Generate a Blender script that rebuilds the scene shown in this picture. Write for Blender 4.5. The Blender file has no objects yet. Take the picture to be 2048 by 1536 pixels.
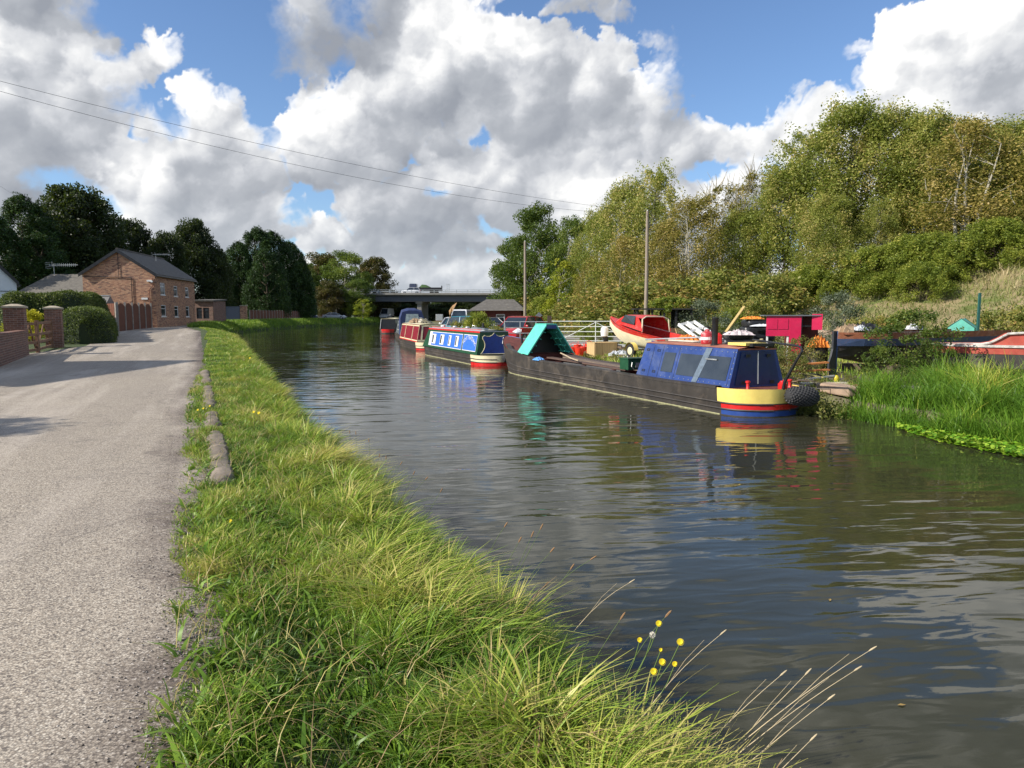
import bpy, math, random
import numpy as np
from mathutils import Vector, Matrix
R = math.radians
random.seed(7)
rng = np.random.default_rng(11)
scene = bpy.context.scene
COL = bpy.data.collections.new("place"); scene.collection.children.link(COL)

# ---------------------------------------------------------------- measuring helpers
F = 1450.0; PITCH = math.atan(140 / F); EYE = 2.3
def ray(px, py):
    a = (px - 1024) / F; b = (768 - py) / F
    return a, math.cos(PITCH) + b * math.sin(PITCH), -math.sin(PITCH) + b * math.cos(PITCH)
def G(px, py, z=0.0):
    x, y, d = ray(px, py); t = (z - EYE) / d
    return Vector((x * t, y * t, z))
def D(px, py, Y):
    x, y, d = ray(px, py); t = Y / y
    return Vector((x * t, Y, EYE + d * t))

# ---------------------------------------------------------------- tagging
def tag(o, label=None, cat=None, group=None, kind=None):
    if label: o["label"] = label
    if cat: o["category"] = cat
    if group: o["group"] = group
    if kind: o["kind"] = kind
    return o
def empty(name, loc=(0, 0, 0), rz=0.0, label=None, cat=None, group=None, scale=1.0):
    o = bpy.data.objects.new(name, None); COL.objects.link(o)
    o.location = loc; o.rotation_euler = (0, 0, rz); o.scale = (scale,) * 3
    o.empty_display_size = 0.2
    return tag(o, label, cat, group)
def copy_tree(o, parent=None):
    c = o.copy(); COL.objects.link(c)
    if parent: c.parent = parent
    for ch in list(o.children): copy_tree(ch, c)
    return c

# ---------------------------------------------------------------- mesh builder
class MB:
    def __init__(s): s.v = []; s.f = []; s.m = []; s.mi = 0
    def mat(s, i): s.mi = i; return s
    def add(s, vs, fs):
        b = len(s.v); s.v += [tuple(v) for v in vs]
        for f in fs: s.f.append([b + i for i in f]); s.m.append(s.mi)
        return s
    def box(s, c, d, rz=0, rx=0, ry=0, taper=1.0):
        x, y, z = d[0] / 2, d[1] / 2, d[2] / 2
        M = Matrix.Rotation(rz, 3, 'Z') @ Matrix.Rotation(ry, 3, 'Y') @ Matrix.Rotation(rx, 3, 'X')
        vs = []
        for k in (-1, 1):
            t = taper if k > 0 else 1
            for a, b in ((-1, -1), (1, -1), (1, 1), (-1, 1)):
                vs.append(Vector(c) + M @ Vector((a * x * t, b * y * t, k * z)))
        return s.add(vs, [(3, 2, 1, 0), (4, 5, 6, 7), (0, 1, 5, 4), (1, 2, 6, 5), (2, 3, 7, 6), (3, 0, 4, 7)])
    def beam(s, a, b, w, h=None):
        a = Vector(a); b = Vector(b); h = h or w
        t = (b - a); L = t.length; t.normalize()
        up = Vector((0, 0, 1)) if abs(t.z) < .95 else Vector((0, 1, 0))
        sx = t.cross(up).normalized(); sz = sx.cross(t)
        vs = []
        for p in (a, b):
            for i, j in ((-1, -1), (1, -1), (1, 1), (-1, 1)):
                vs.append(p + sx * i * w / 2 + sz * j * h / 2)
        return s.add(vs, [(3, 2, 1, 0), (4, 5, 6, 7), (0, 1, 5, 4), (1, 2, 6, 5), (2, 3, 7, 6), (3, 0, 4, 7)])
    def tube(s, pts, r, n=8, cap=True):
        pts = [Vector(p) for p in pts]; rs = r if isinstance(r, (list, tuple)) else [r] * len(pts)
        rings = []; prev = None
        for i, p in enumerate(pts):
            t = (pts[min(i + 1, len(pts) - 1)] - pts[max(i - 1, 0)])
            if t.length < 1e-9: t = Vector((0, 0, 1))
            t.normalize()
            if prev is None:
                u = t.orthogonal().normalized()
            else:
                u = prev - t * prev.dot(t)
                u = u.normalized() if u.length > 1e-6 else t.orthogonal().normalized()
            prev = u; w = t.cross(u)
            rings.append([p + (u * math.cos(2 * math.pi * k / n) + w * math.sin(2 * math.pi * k / n)) * rs[i] for k in range(n)])
        s.loft(rings, close=True, cap=cap); return s
    def loft(s, rings, close=False, cap=False):
        n = len(rings[0]); vs = [v for r in rings for v in r]; fs = []
        for i in range(len(rings) - 1):
            for k in range(n if close else n - 1):
                k2 = (k + 1) % n
                fs.append((i * n + k, i * n + k2, (i + 1) * n + k2, (i + 1) * n + k))
        if cap and close:
            fs.append(tuple(reversed(range(n)))); fs.append(tuple((len(rings) - 1) * n + k for k in range(n)))
        return s.add(vs, fs)
    def lathe(s, prof, c=(0, 0, 0), n=16, axis='Z'):
        rings = []
        for r, z in prof:
            ring = []
            for k in range(n):
                a = 2 * math.pi * k / n
                p = (r * math.cos(a), r * math.sin(a), z)
                if axis == 'Y': p = (p[0], z, p[1])
                if axis == 'X': p = (z, p[0], p[1])
                ring.append(Vector(c) + Vector(p))
            rings.append(ring)
        return s.loft(rings, close=True, cap=True)
    def prism(s, poly, a, b, axis='Y'):
        """poly: list of 2D points; extruded from a to b along axis (Y: poly=(x,z); X: poly=(y,z); Z: poly=(x,y))"""
        def P(p, t):
            return (p[0], t, p[1]) if axis == 'Y' else ((t, p[0], p[1]) if axis == 'X' else (p[0], p[1], t))
        n = len(poly); vs = [P(p, a) for p in poly] + [P(p, b) for p in poly]
        fs = [tuple(range(n)), tuple(reversed(range(n, 2 * n)))]
        for k in range(n): fs.append((k, n + k, n + (k + 1) % n, (k + 1) % n))
        return s.add(vs, fs)
    def quad(s, a, b, c, d): return s.add([a, b, c, d], [(0, 1, 2, 3)])
    def build(s, name, mats, parent=None, smooth=False, bevel=0, loc=None, rz=None, fix=True):
        me = bpy.data.meshes.new(name); me.from_pydata(s.v, [], s.f); 
        if not isinstance(mats, (list, tuple)): mats = [mats]
        for m in mats: me.materials.append(m)
        me.polygons.foreach_set("material_index", s.m)
        if fix:
            import bmesh
            bm = bmesh.new(); bm.from_mesh(me); bmesh.ops.recalc_face_normals(bm, faces=bm.faces); bm.to_mesh(me); bm.free()
        if smooth:
            me.polygons.foreach_set("use_smooth", [True] * len(me.polygons))
            try: me.set_sharp_from_angle(angle=R(38))
            except Exception: pass
        me.update()
        o = bpy.data.objects.new(name, me); COL.objects.link(o)
        if parent: o.parent = parent
        if loc is not None: o.location = loc
        if rz is not None: o.rotation_euler = (0, 0, rz)
        if bevel:
            b = o.modifiers.new("b", 'BEVEL'); b.width = bevel; b.segments = 2; b.limit_method = 'ANGLE'; b.angle_limit = R(40)
        return o

def np_mesh(name, verts, faces, mat, rnd=None, parent=None, smooth=False, k=4):
    """verts (N,3); faces (M,k) ints; rnd (M,) per-face value"""
    me = bpy.data.meshes.new(name)
    verts = np.ascontiguousarray(verts, dtype=np.float32); faces = np.ascontiguousarray(faces, dtype=np.int32)
    M = len(faces)
    me.vertices.add(len(verts)); me.vertices.foreach_set("co", verts.ravel())
    me.loops.add(M * k); me.loops.foreach_set("vertex_index", faces.ravel())
    me.polygons.add(M); me.polygons.foreach_set("loop_start", np.arange(M, dtype=np.int32) * k)
    if smooth: me.polygons.foreach_set("use_smooth", np.ones(M, dtype=bool))
    mats = mat if isinstance(mat, (list, tuple)) else [mat]
    for m in mats: me.materials.append(m)
    me.update(calc_edges=True); me.validate()
    if rnd is not None:
        a = me.attributes.new("rnd", 'FLOAT', 'FACE'); a.data.foreach_set("value", np.ascontiguousarray(rnd, dtype=np.float32))
    o = bpy.data.objects.new(name, me); COL.objects.link(o)
    if parent: o.parent = parent
    return o

# ---------------------------------------------------------------- materials
class NT:
    def __init__(s, tree): s.t = tree; s.n = tree.nodes; s.l = tree.links
    def new(s, typ, **kw):
        n = s.n.new(typ)
        for k, v in kw.items():
            if k.startswith('i_'):
                key = k[2:]; key = int(key) if key.isdigit() else key
                s.put(n.inputs[key], v)
            else: setattr(n, k, v)
        return n
    def put(s, inp, v):
        if isinstance(v, bpy.types.NodeSocket): s.l.new(v, inp)
        else: inp.default_value = v
    def math(s, op, a, b=0.0, c=None, clamp=False):
        n = s.n.new('ShaderNodeMath'); n.operation = op; n.use_clamp = clamp
        s.put(n.inputs[0], a); s.put(n.inputs[1], b)
        if c is not None: s.put(n.inputs[2], c)
        return n.outputs[0]
    def vmath(s, op, a, b=(0, 0, 0), out=0):
        n = s.n.new('ShaderNodeVectorMath'); n.operation = op
        s.put(n.inputs[0], a)
        if op == 'SCALE': s.put(n.inputs['Scale'], b)
        else: s.put(n.inputs[1], b)
        return n.outputs[out]
    def noise(s, vec, scale=5.0, detail=4.0, rough=.5, lac=2.0, dist=0.0, out='Fac', dims='3D'):
        n = s.n.new('ShaderNodeTexNoise'); n.noise_dimensions = dims
        if vec is not None: s.put(n.inputs['Vector'], vec)
        s.put(n.inputs['Scale'], scale); s.put(n.inputs['Detail'], detail); s.put(n.inputs['Roughness'], rough)
        s.put(n.inputs['Lacunarity'], lac); s.put(n.inputs['Distortion'], dist)
        return n.outputs[out]
    def mix(s, f, a, b, typ='MIX'):
        n = s.n.new('ShaderNodeMix'); n.data_type = 'RGBA'; n.blend_type = typ; n.clamp_factor = True
        s.put(n.inputs[0], f); s.put(n.inputs[6], c4(a)); s.put(n.inputs[7], c4(b)); return n.outputs[2]
    def ramp(s, f, stops, interp='LINEAR'):
        n = s.n.new('ShaderNodeValToRGB'); s.put(n.inputs[0], f); cr = n.color_ramp; cr.interpolation = interp
        while len(cr.elements) < len(stops): cr.elements.new(.5)
        for e, (p, c) in zip(cr.elements, stops): e.position = p; e.color = c4(c)
        return n.outputs[0]
    def mr(s, v, a, b, c=0.0, d=1.0, smooth=False):
        n = s.n.new('ShaderNodeMapRange'); n.clamp = True
        if smooth: n.interpolation_type = 'SMOOTHSTEP'
        for i, x in enumerate((v, a, b, c, d)): s.put(n.inputs[i], x)
        return n.outputs[0]
    def sep(s, v):
        n = s.n.new('ShaderNodeSeparateXYZ'); s.put(n.inputs[0], v); return n.outputs
    def comb(s, x, y, z=0.0):
        n = s.n.new('ShaderNodeCombineXYZ'); s.put(n.inputs[0], x); s.put(n.inputs[1], y); s.put(n.inputs[2], z); return n.outputs[0]
def c4(c):
    if isinstance(c, bpy.types.NodeSocket): return c
    return (c[0], c[1], c[2], 1.0) if len(c) == 3 else c

def new_mat(name):
    m = bpy.data.materials.new(name); m.use_nodes = True
    t = NT(m.node_tree); bsdf = m.node_tree.nodes["Principled BSDF"]; out = m.node_tree.nodes["Material Output"]
    return m, t, bsdf, out
def bump(t, bsdf, h, strength=.3, dist=.01):
    b = t.new('ShaderNodeBump'); t.put(b.inputs['Strength'], strength); t.put(b.inputs['Distance'], dist)
    t.put(b.inputs['Height'], h); t.put(bsdf.inputs['Normal'], b.outputs[0])
def paint(name, col, rough=.45, var=.18, scale=6.0, metal=0.0, dirt=None, dirt_amt=.35, bmp=.15, spec=.5, fine=60.0):
    """weathered paint / plastic / metal: colour wander, grime, slight bump"""
    m, t, b, o = new_mat(name)
    tc = t.new('ShaderNodeTexCoord').outputs['Object']
    n1 = t.noise(tc, scale, 5, .6); n2 = t.noise(tc, fine, 3, .6)
    dark = tuple(c * (1 - var) for c in col); lite = tuple(min(1, c * (1 + var)) for c in col)
    c = t.ramp(n1, [(.3, dark), (.7, lite)])
    c = t.mix(t.mr(n2, .35, .75, 0, var), c, tuple(x * .6 for x in col))
    if dirt:
        g = t.noise(tc, scale * .7, 6, .7, dist=.6)
        c = t.mix(t.mr(g, .5, .72, 0, dirt_amt), c, dirt)
    t.put(b.inputs['Base Color'], c)
    t.put(b.inputs['Roughness'], t.mr(n1, .3, .7, max(.05, rough - .08), min(1, rough + .12)))
    b.inputs['Metallic'].default_value = metal
    b.inputs['Specular IOR Level'].default_value = spec
    if bmp: bump(t, b, t.math('ADD', n1, t.math('MULTIPLY', n2, .4)), bmp, .01)
    return m
def wood(name, col, rough=.8, var=.35, along='Z', scale=3.0):
    m, t, b, o = new_mat(name)
    tc = t.new('ShaderNodeTexCoord').outputs['Object']
    s = {'Z': (12, 12, .8), 'X': (.8, 12, 12), 'Y': (12, .8, 12)}[along]
    v = t.vmath('MULTIPLY', tc, s)
    n = t.noise(v, scale, 5, .65, dist=.3); g = t.noise(tc, 2.0, 4, .6)
    c = t.ramp(n, [(.25, tuple(x * (1 - var) for x in col)), (.75, tuple(min(1, x * (1 + var)) for x in col))])
    c = t.mix(t.mr(g, .5, .8, 0, .5), c, tuple(x * .55 for x in col))
    t.put(b.inputs['Base Color'], c); b.inputs['Roughness'].default_value = rough
    bump(t, b, n, .35, .01)
    return m
def brick(name, cols, mortar=(.32, .28, .24), bw=.225, bh=.075, rough=.9, axis='obj'):
    """bricks laid in object space; picks the wall's run direction from the normal"""
    m, t, b, o = new_mat(name)
    tc = t.new('ShaderNodeTexCoord'); geo = t.new('ShaderNodeNewGeometry')
    p = t.sep(tc.outputs['Object']); nn = t.sep(tc.outputs['Normal'])
    ax = t.math('GREATER_THAN', t.math('ABSOLUTE', nn[0]), .7)
    run = t.math('ADD', t.math('MULTIPLY', p[1], ax), t.math('MULTIPLY', p[0], t.math('SUBTRACT', 1.0, ax)))
    v = t.comb(run, p[2], 0.0)
    br = t.new('ShaderNodeTexBrick'); br.offset = .5
    t.put(br.inputs['Vector'], v); br.inputs['Scale'].default_value = 1.0
    br.inputs['Brick Width'].default_value = bw; br.inputs['Row Height'].default_value = bh
    br.inputs['Mortar Size'].default_value = .006; br.inputs['Mortar Smooth'].default_value = .2
    br.inputs['Color1'].default_value = (0, 0, 0, 1); br.inputs['Color2'].default_value = (1, 1, 1, 1)
    br.inputs['Mortar'].default_value = (.5, .5, .5, 1)
    # per-brick random from white noise of brick index
    row = t.math('FLOOR', t.math('DIVIDE', p[2], bh))
    odd = t.math('MULTIPLY', t.math('MODULO', t.math('ABSOLUTE', row), 2.0), .5)
    cidx = t.math('FLOOR', t.math('ADD', t.math('DIVIDE', run, bw), odd))
    wn = t.new('ShaderNodeTexWhiteNoise'); wn.noise_dimensions = '3D'
    t.put(wn.inputs['Vector'], t.comb(cidx, row, ax))
    k = len(cols); stops = [(i / (k - 1) if k > 1 else 0, c) for i, c in enumerate(cols)]
    c = t.ramp(wn.outputs[0], stops)
    g = t.noise(tc.outputs['Object'], .8, 5, .65); f = t.noise(tc.outputs['Object'], 40, 3, .6)
    c = t.mix(t.mr(g, .45, .75, 0, .4), c, tuple(x * .55 for x in cols[0]))
    c = t.mix(t.mr(f, .4, .7, 0, .25), c, (.12, .08, .06))
    c = t.mix(br.outputs['Fac'], c, mortar)
    t.put(b.inputs['Base Color'], c); b.inputs['Roughness'].default_value = rough
    bump(t, b, t.math('SUBTRACT', f, t.math('MULTIPLY', br.outputs['Fac'], 1.5)), .35, .008)
    return m
def glass_dark(name, col=(.02, .025, .03), rough=.06):
    m, t, b, o = new_mat(name)
    tc = t.new('ShaderNodeTexCoord').outputs['Object']
    n = t.noise(tc, 1.5, 3, .5)
    t.put(b.inputs['Base Color'], t.ramp(n, [(.3, col), (.7, tuple(c * 2.2 for c in col))]))
    b.inputs['Roughness'].default_value = rough; b.inputs['Specular IOR Level'].default_value = .8
    bump(t, b, n, .05, .02)
    return m
def leafmat(name, stops, trans=.35, rough=.5, clump=.0):
    """leaf cards coloured per leaf by the 'rnd' face attribute"""
    m, t, b, o = new_mat(name)
    at = t.new('ShaderNodeAttribute'); at.attribute_name = 'rnd'
    oi = t.new('ShaderNodeObjectInfo')
    f = t.math('ADD', at.outputs['Fac'], t.math('MULTIPLY', t.math('SUBTRACT', oi.outputs['Random'], .5), .12), clamp=True)
    c = t.ramp(f, stops)
    t.put(b.inputs['Base Color'], c); b.inputs['Roughness'].default_value = rough
    b.inputs['Specular IOR Level'].default_value = .3
    if trans > 0:
        tr = t.new('ShaderNodeBsdfTranslucent'); t.put(tr.inputs[0], t.mix(.45, c, (.25, .35, .03)))
        mx = t.new('ShaderNodeMixShader'); mx.inputs[0].default_value = trans
        t.l.new(b.outputs[0], mx.inputs[1]); t.l.new(tr.outputs[0], mx.inputs[2]); t.l.new(mx.outputs[0], o.inputs[0])
    return m
# ---------------------------------------------------------------- camera
cam_d = bpy.data.cameras.new("camera"); cam = bpy.data.objects.new("camera", cam_d); COL.objects.link(cam)
cam.location = (0, 0, EYE); cam.rotation_euler = (R(90) - PITCH, 0, 0)
cam_d.sensor_width = 36; cam_d.lens = 36 * F / 2048; cam_d.clip_end = 6000; cam_d.clip_start = .05
scene.camera = cam
scene.view_settings.view_transform = 'Standard'; scene.view_settings.look = 'None'
scene.view_settings.gamma = 1; scene.view_settings.exposure = 0.55
scene.view_settings.use_curve_mapping = False

# ---------------------------------------------------------------- sun
SUN_EL = R(33); SUN_DIR = Vector((-.93, -.36, 0)).normalized() * math.cos(SUN_EL) + Vector((0, 0, math.sin(SUN_EL)))
sl = bpy.data.lights.new("sun", 'SUN'); sl.energy = 4.4; sl.angle = R(.53); sl.color = (1.0, .93, .82)
so = bpy.data.objects.new("sun", sl); COL.objects.link(so); so.location = (-30, -10, 30)
so.rotation_euler = SUN_DIR.to_track_quat('Z', 'Y').to_euler()

# ---------------------------------------------------------------- world: Nishita sky + procedural cumulus
w = bpy.data.worlds.new("World"); scene.world = w; w.use_nodes = True
wt = NT(w.node_tree); bg = w.node_tree.nodes["Background"]
sky = wt.new('ShaderNodeTexSky'); sky.sky_type = 'NISHITA'; sky.sun_disc = False
sky.sun_elevation = SUN_EL; sky.sun_rotation = math.atan2(SUN_DIR.x, SUN_DIR.y) % (2 * math.pi)
sky.altitude = 0; sky.air_density = 1.0; sky.dust_density = .35; sky.ozone_density = 1.6
skyc = wt.mix(1.0, sky.outputs[0], (.80, .92, 1.10), 'MULTIPLY')
wt.put(bg.inputs['Color'], skyc); bg.inputs['Strength'].default_value = .10
# ---------------------------------------------------------------- cumulus (numpy puffs + noise -> cloud dome)
def _perlin(x, y, seed):
    xi = np.floor(x).astype(np.int64); yi = np.floor(y).astype(np.int64); xf = (x - xi).astype(np.float32); yf = (y - yi).astype(np.float32)
    def h(a, b):
        n = (a * 374761393 + b * 668265263 + seed * 1274126177) & 0xffffffff
        n = ((n ^ (n >> 13)) * 1274126177) & 0xffffffff
        return ((n ^ (n >> 16)) & 1023).astype(np.int32)
    ang = np.linspace(0, 2 * np.pi, 1025)[:1024].astype(np.float32); gx = np.cos(ang); gy = np.sin(ang)
    u = xf * xf * xf * (xf * (xf * 6 - 15) + 10); v = yf * yf * yf * (yf * (yf * 6 - 15) + 10)
    def gr(a, b, dx, dy):
        k = h(a, b); return gx[k] * dx + gy[k] * dy
    n00 = gr(xi, yi, xf, yf); n10 = gr(xi + 1, yi, xf - 1, yf); n01 = gr(xi, yi + 1, xf, yf - 1); n11 = gr(xi + 1, yi + 1, xf - 1, yf - 1)
    a = n00 + u * (n10 - n00); b = n01 + u * (n11 - n01)
    return (a + v * (b - a)) * 1.5
def _fbm(x, y, o, seed, gain=.5):
    r = 0; a = 1; f = 1; tot = 0
    for i in range(o):
        r = r + a * _perlin(x * f + i * 17.3, y * f - i * 9.1, seed + i); tot += a; a *= gain; f *= 2.03
    return r / tot
def px_azel(px, py):
    x, y, z = ray(px, py); return math.atan2(x, y), math.atan2(z, math.hypot(x, y))
# clouds in the order they stack (far to near): px, py, rx, ry (photo pixels), brightness -1..1, softness 0..1
CLOUDS = [
    (850, 590, 420, 26, .55, .3), (850, 555, 330, 26, .45, .2), (920, 530, 150, 16, .7, .2), (600, 560, 200, 30, .2, .5), (250, 470, 220, 60, .4, .4), (1300, 500, 200, 120, .05, .6), (1750, 560, 350, 60, .6, .4),
    (1500, 420, 180, 60, .3, .5), (1700, 380, 260, 70, .25, .5), (1950, 420, 200, 120, .5, .4), (60, 560, 120, 60, .5, .3), (120, 440, 90, 30, .1, .6),
    (700, 500, 120, 26, -.05, .5), (850, 485, 200, 34, -.55, .6), (640, 470, 60, 30, .6, .2), (500, 440, 130, 34, .25, .3), (430, 470, 160, 26, .35, .4), (450, 400, 130, 30, -.15, .5),
    (860, 430, 190, 50, -.3, .6), (1100, 420, 180, 60, 0, .6), (780, 400, 110, 40, .1, .4), (1000, 380, 220, 50, .2, .4), (900, 395, 30, 22, .8, .1),
    (40, 250, 120, 80, .2, .5), (60, 330, 100, 60, -.1, .6), (130, 280, 100, 50, .35, .4), (60, 110, 110, 60, .75, .1), (140, 160, 120, 55, .35, .3), (190, 200, 80, 45, .3, .4), (110, 210, 110, 40, .1, .5),
    (240, 165, 50, 28, .45, .3), (285, 135, 30, 34, .7, .2), (325, 105, 44, 34, .8, .1), (350, 90, 28, 22, .6, .2), (255, 190, 30, 24, .6, .3), (60, 390, 80, 30, -.2, .6),
    (430, 215, 62, 44, .95, .0), (470, 240, 40, 36, .85, .1), (400, 190, 26, 22, 1., .0), (400, 280, 110, 46, .35, .3), (300, 370, 80, 60, .85, .1), (265, 350, 36, 34, .95, .0), (330, 410, 90, 34, .3, .4), (490, 290, 70, 44, .5, .2), (520, 340, 80, 40, .2, .4), (400, 350, 100, 40, .1, .5),
    (600, 50, 100, 80, -.45, .9), (620, 110, 90, 50, -.3, .9), (740, 60, 140, 90, -.35, .8), (560, 95, 44, 60, -.1, .9),
    (620, 230, 44, 50, .95, .0), (600, 280, 40, 40, .9, .1), (680, 240, 70, 50, .75, .1), (700, 300, 110, 60, .35, .3), (640, 340, 90, 40, .3, .4), (780, 240, 90, 70, .1, .5), (730, 190, 50, 40, .7, .2),
    (850, 110, 130, 80, .25, .4), (950, 60, 140, 50, .15, .6), (800, 130, 70, 60, .45, .3), (960, 150, 170, 90, .3, .4), (1000, 90, 110, 50, .6, .2), (870, 220, 130, 60, -.25, .7), (820, 270, 100, 40, -.2, .7), (1080, 180, 150, 80, .3, .4),
    (1050, 110, 80, 50, .55, .3), (1170, 110, 110, 44, .5, .4), (1180, 190, 120, 60, .25, .5), (1110, 250, 150, 60, .15, .5), (1230, 230, 110, 60, .3, .5), (1000, 250, 80, 40, .4, .3), (1070, 300, 110, 44, .35, .4), (1180, 300, 110, 50, .2, .5), (1210, 275, 44, 26, .75, .3), (1280, 330, 110, 50, .1, .6), (1320, 190, 60, 60, .25, .7), (1330, 95, 36, 44, .1, .9), (1310, 40, 22, 34, .2, .9), (960, 330, 90, 36, .4, .3), (900, 320, 70, 36, .2, .5), (1340, 270, 60, 44, .45, .4), (1400, 290, 44, 34, .6, .3), (1200, 12, 100, 22, -.2, .9),
    (120, 15, 130, 34, -.6, .9), (190, 50, 44, 50, -.6, .9), (60, 30, 60, 30, -.3, .9),
    (1470, 290, 70, 34, .45, .4), (1540, 275, 60, 34, .5, .3), (1610, 240, 60, 34, .7, .2), (1680, 240, 60, 34, .6, .3), (1620, 290, 130, 34, .2, .5), (1520, 330, 70, 20, .1, .7), (1740, 280, 80, 44, .4, .4), (1710, 110, 34, 22, .1, .9),
    (1780, 160, 60, 50, .9, .1), (1800, 90, 50, 44, .85, .1), (1850, 50, 60, 34, .9, .1), (1960, 40, 90, 50, .95, .1), (1930, 110, 120, 70, .6, .2), (1900, 190, 130, 60, .45, .3), (2010, 180, 90, 70, .7, .2), (1980, 250, 110, 40, .3, .5), (1850, 5, 60, 12, .3, .8),
]
HOLES = [(958, 270, 14, 22, 1.), (880, 398, 30, 10, .9), (600, 425, 40, 22, .9), (590, 445, 26, 16, .8), (570, 190, 40, 34, .9), (290, 215, 60, 26, .8), (340, 240, 44, 26, .8), (150, 372, 60, 18, .8), (205, 385, 40, 22, .8), (530, 225, 24, 40, .9), (560, 330, 9, 30, .5),
         (1500, 110, 130, 100, 1.2), (1420, 20, 50, 30, .9), (1420, 130, 34, 60, .6), (1040, 6, 60, 12, .9), (1330, 20, 60, 34, .7), (520, 20, 40, 30, .6), (270, 20, 30, 30, .8), (210, 120, 30, 16, .6), (1250, 55, 30, 22, .5), (450, 90, 80, 90, 1.1), (240, 40, 40, 50, .9), (700, 20, 40, 40, .5), (540, 270, 26, 30, .8), (1380, 180, 26, 60, .6), (1000, 15, 20, 9, .4), (235, 95, 22, 30, .8), (680, 150, 24, 34, .6), (640, 200, 30, 12, .5), (1640, 90, 44, 70, .9), (1680, 170, 40, 40, .8), (1530, 350, 40, 26, .6), (1400, 350, 60, 16, .4)]
def make_clouds(az0, az1, el0, el1, nx, ny):
    r_ = np.random.default_rng(5)
    az = np.linspace(az0, az1, nx); el = np.linspace(el0, el1, ny); A, E_ = np.meshgrid(az, el)
    H = np.full(A.shape, -1.0, np.float32); C = np.zeros(A.shape, np.float32); S = np.zeros(A.shape, np.float32); W = np.full(A.shape, 1e-3, np.float32); B = np.zeros(A.shape, np.float32)
    daz = az[1] - az[0]; de = el[1] - el[0]
    def splat(a, e, r, z, sh, soft, vert):
        i0 = max(0, int((a - r * 1.05 - az0) / daz)); i1 = min(nx, int((a + r * 1.05 - az0) / daz) + 2); j0 = max(0, int((e - r - el0) / de)); j1 = min(ny, int((e + r - el0) / de) + 2)
        if i1 <= i0 or j1 <= j0: return
        d2 = ((A[j0:j1, i0:i1] - a) ** 2 + ((E_[j0:j1, i0:i1] - e)) ** 2) / (r * r)
        m = np.clip(1 - d2, 0, 1); h = np.where(m > 0, r * np.sqrt(m) + z, -1)
        sub = H[j0:j1, i0:i1]; up = h > sub; sub[up] = h[up]
        c = C[j0:j1, i0:i1]; np.maximum(c, m * (1 - .45 * soft), out=c)
        wgt = m * m; S[j0:j1, i0:i1] += sh * wgt; B[j0:j1, i0:i1] += vert * wgt; W[j0:j1, i0:i1] += wgt
    allc = list(CLOUDS)
    for k in range(90):   # small ragged cumuli low down and out of frame
        allc.insert(0, (r_.uniform(-900, 2950), 628 - abs(r_.normal(0, 60)) - 14, r_.uniform(30, 90), r_.uniform(8, 20), r_.uniform(.1, .7), .3))
    for k in range(70):
        px = r_.choice([r_.uniform(-900, -60), r_.uniform(2110, 2950)]); allc.append((px, r_.uniform(-400, 500), r_.uniform(70, 180), r_.uniform(40, 100), r_.uniform(-.3, .8), .3))
    for k in range(90):
        allc.append((r_.uniform(-200, 2250), r_.uniform(-600, -60), r_.uniform(70, 190), r_.uniform(40, 100), r_.uniform(-.5, .8), .4))
    for (px, py, rx, ry, b, soft) in allc:
        a0 = math.atan((px - 1024) / F); e0 = math.atan((628 - py) / F) if py < 0 or px < 0 or px > 2048 else px_azel(px, py)[1]
        if 0 <= px <= 2048 and py >= 0: a0 = px_azel(px, py)[0]
        sx = rx / F; sy = ry / F; rm = min(sx, sy)
        n = int(10 + 10 * (sx / sy))
        for i in range(n):
            t = r_.uniform(0, 2 * math.pi); q = math.sqrt(r_.uniform(0, 1)) * .8
            x = a0 + sx * q * math.cos(t); y = e0 + sy * q * math.sin(t) * .9
            rr = rm * r_.uniform(.4, .75); v = (y - e0) / sy
            splat(x, y, rr, r_.uniform(-.3, .3) * rm, b, soft, v)
            for j in range(int(9 * (1 - soft * .8))):
                t2 = r_.uniform(-.3, math.pi + .5); x2 = x + rr * math.cos(t2) * .85; y2 = y + rr * math.sin(t2) * .85; r2 = rr * r_.uniform(.22, .5)
                splat(x2, y2, r2, r_.uniform(-.1, .2) * rr, b, soft, v + .4)
                if r2 > .006:
                    for l in range(3):
                        t3 = r_.uniform(0, 2 * math.pi); splat(x2 + r2 * math.cos(t3) * .8, y2 + r2 * math.sin(t3) * .8, r2 * r_.uniform(.25, .5), r_.uniform(0, .3) * r2, b, soft, v + .5)
    S /= W; B /= W
    # ragged resampling
    u = A * 9; v = E_ * 10
    w1 = _fbm(u, v, 7, 91, .60); w2 = _fbm(u + 40, v, 7, 97, .60)
    amp = .030 * (.35 + np.clip(E_ / .3, 0, 1))
    def rs(f, k=1.0):
        x = np.clip((A + amp * w1 * k - az0) / daz, 0, nx - 1.01); y = np.clip((E_ + amp * w2 * k - el0) / de, 0, ny - 1.01)
        xi = x.astype(int); yi = y.astype(int); fx = x - xi; fy = y - yi
        return (f[yi, xi] * (1 - fx) + f[yi, xi + 1] * fx) * (1 - fy) + (f[yi + 1, xi] * (1 - fx) + f[yi + 1, xi + 1] * fx) * fy
    def blur(f, n, it=2):
        for _ in range(it):
            for ax in (0, 1):
                cs = np.cumsum(np.pad(f, [(n + 1, n) if a == ax else (0, 0) for a in (0, 1)], mode='edge'), axis=ax)
                f = (np.take(cs, range(2 * n + 1, cs.shape[ax]), axis=ax) - np.take(cs, range(0, cs.shape[ax] - 2 * n - 1), axis=ax)) / (2 * n + 1)
        return f
    Hc = np.maximum(H, -.01); Hs = blur(Hc, 2, 2); Hb = blur(Hc, 6, 2); Hbb = blur(Hc, 20, 2)
    S = blur(S, 12); B = blur(B, 8); C = blur(C, 1, 1)
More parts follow.
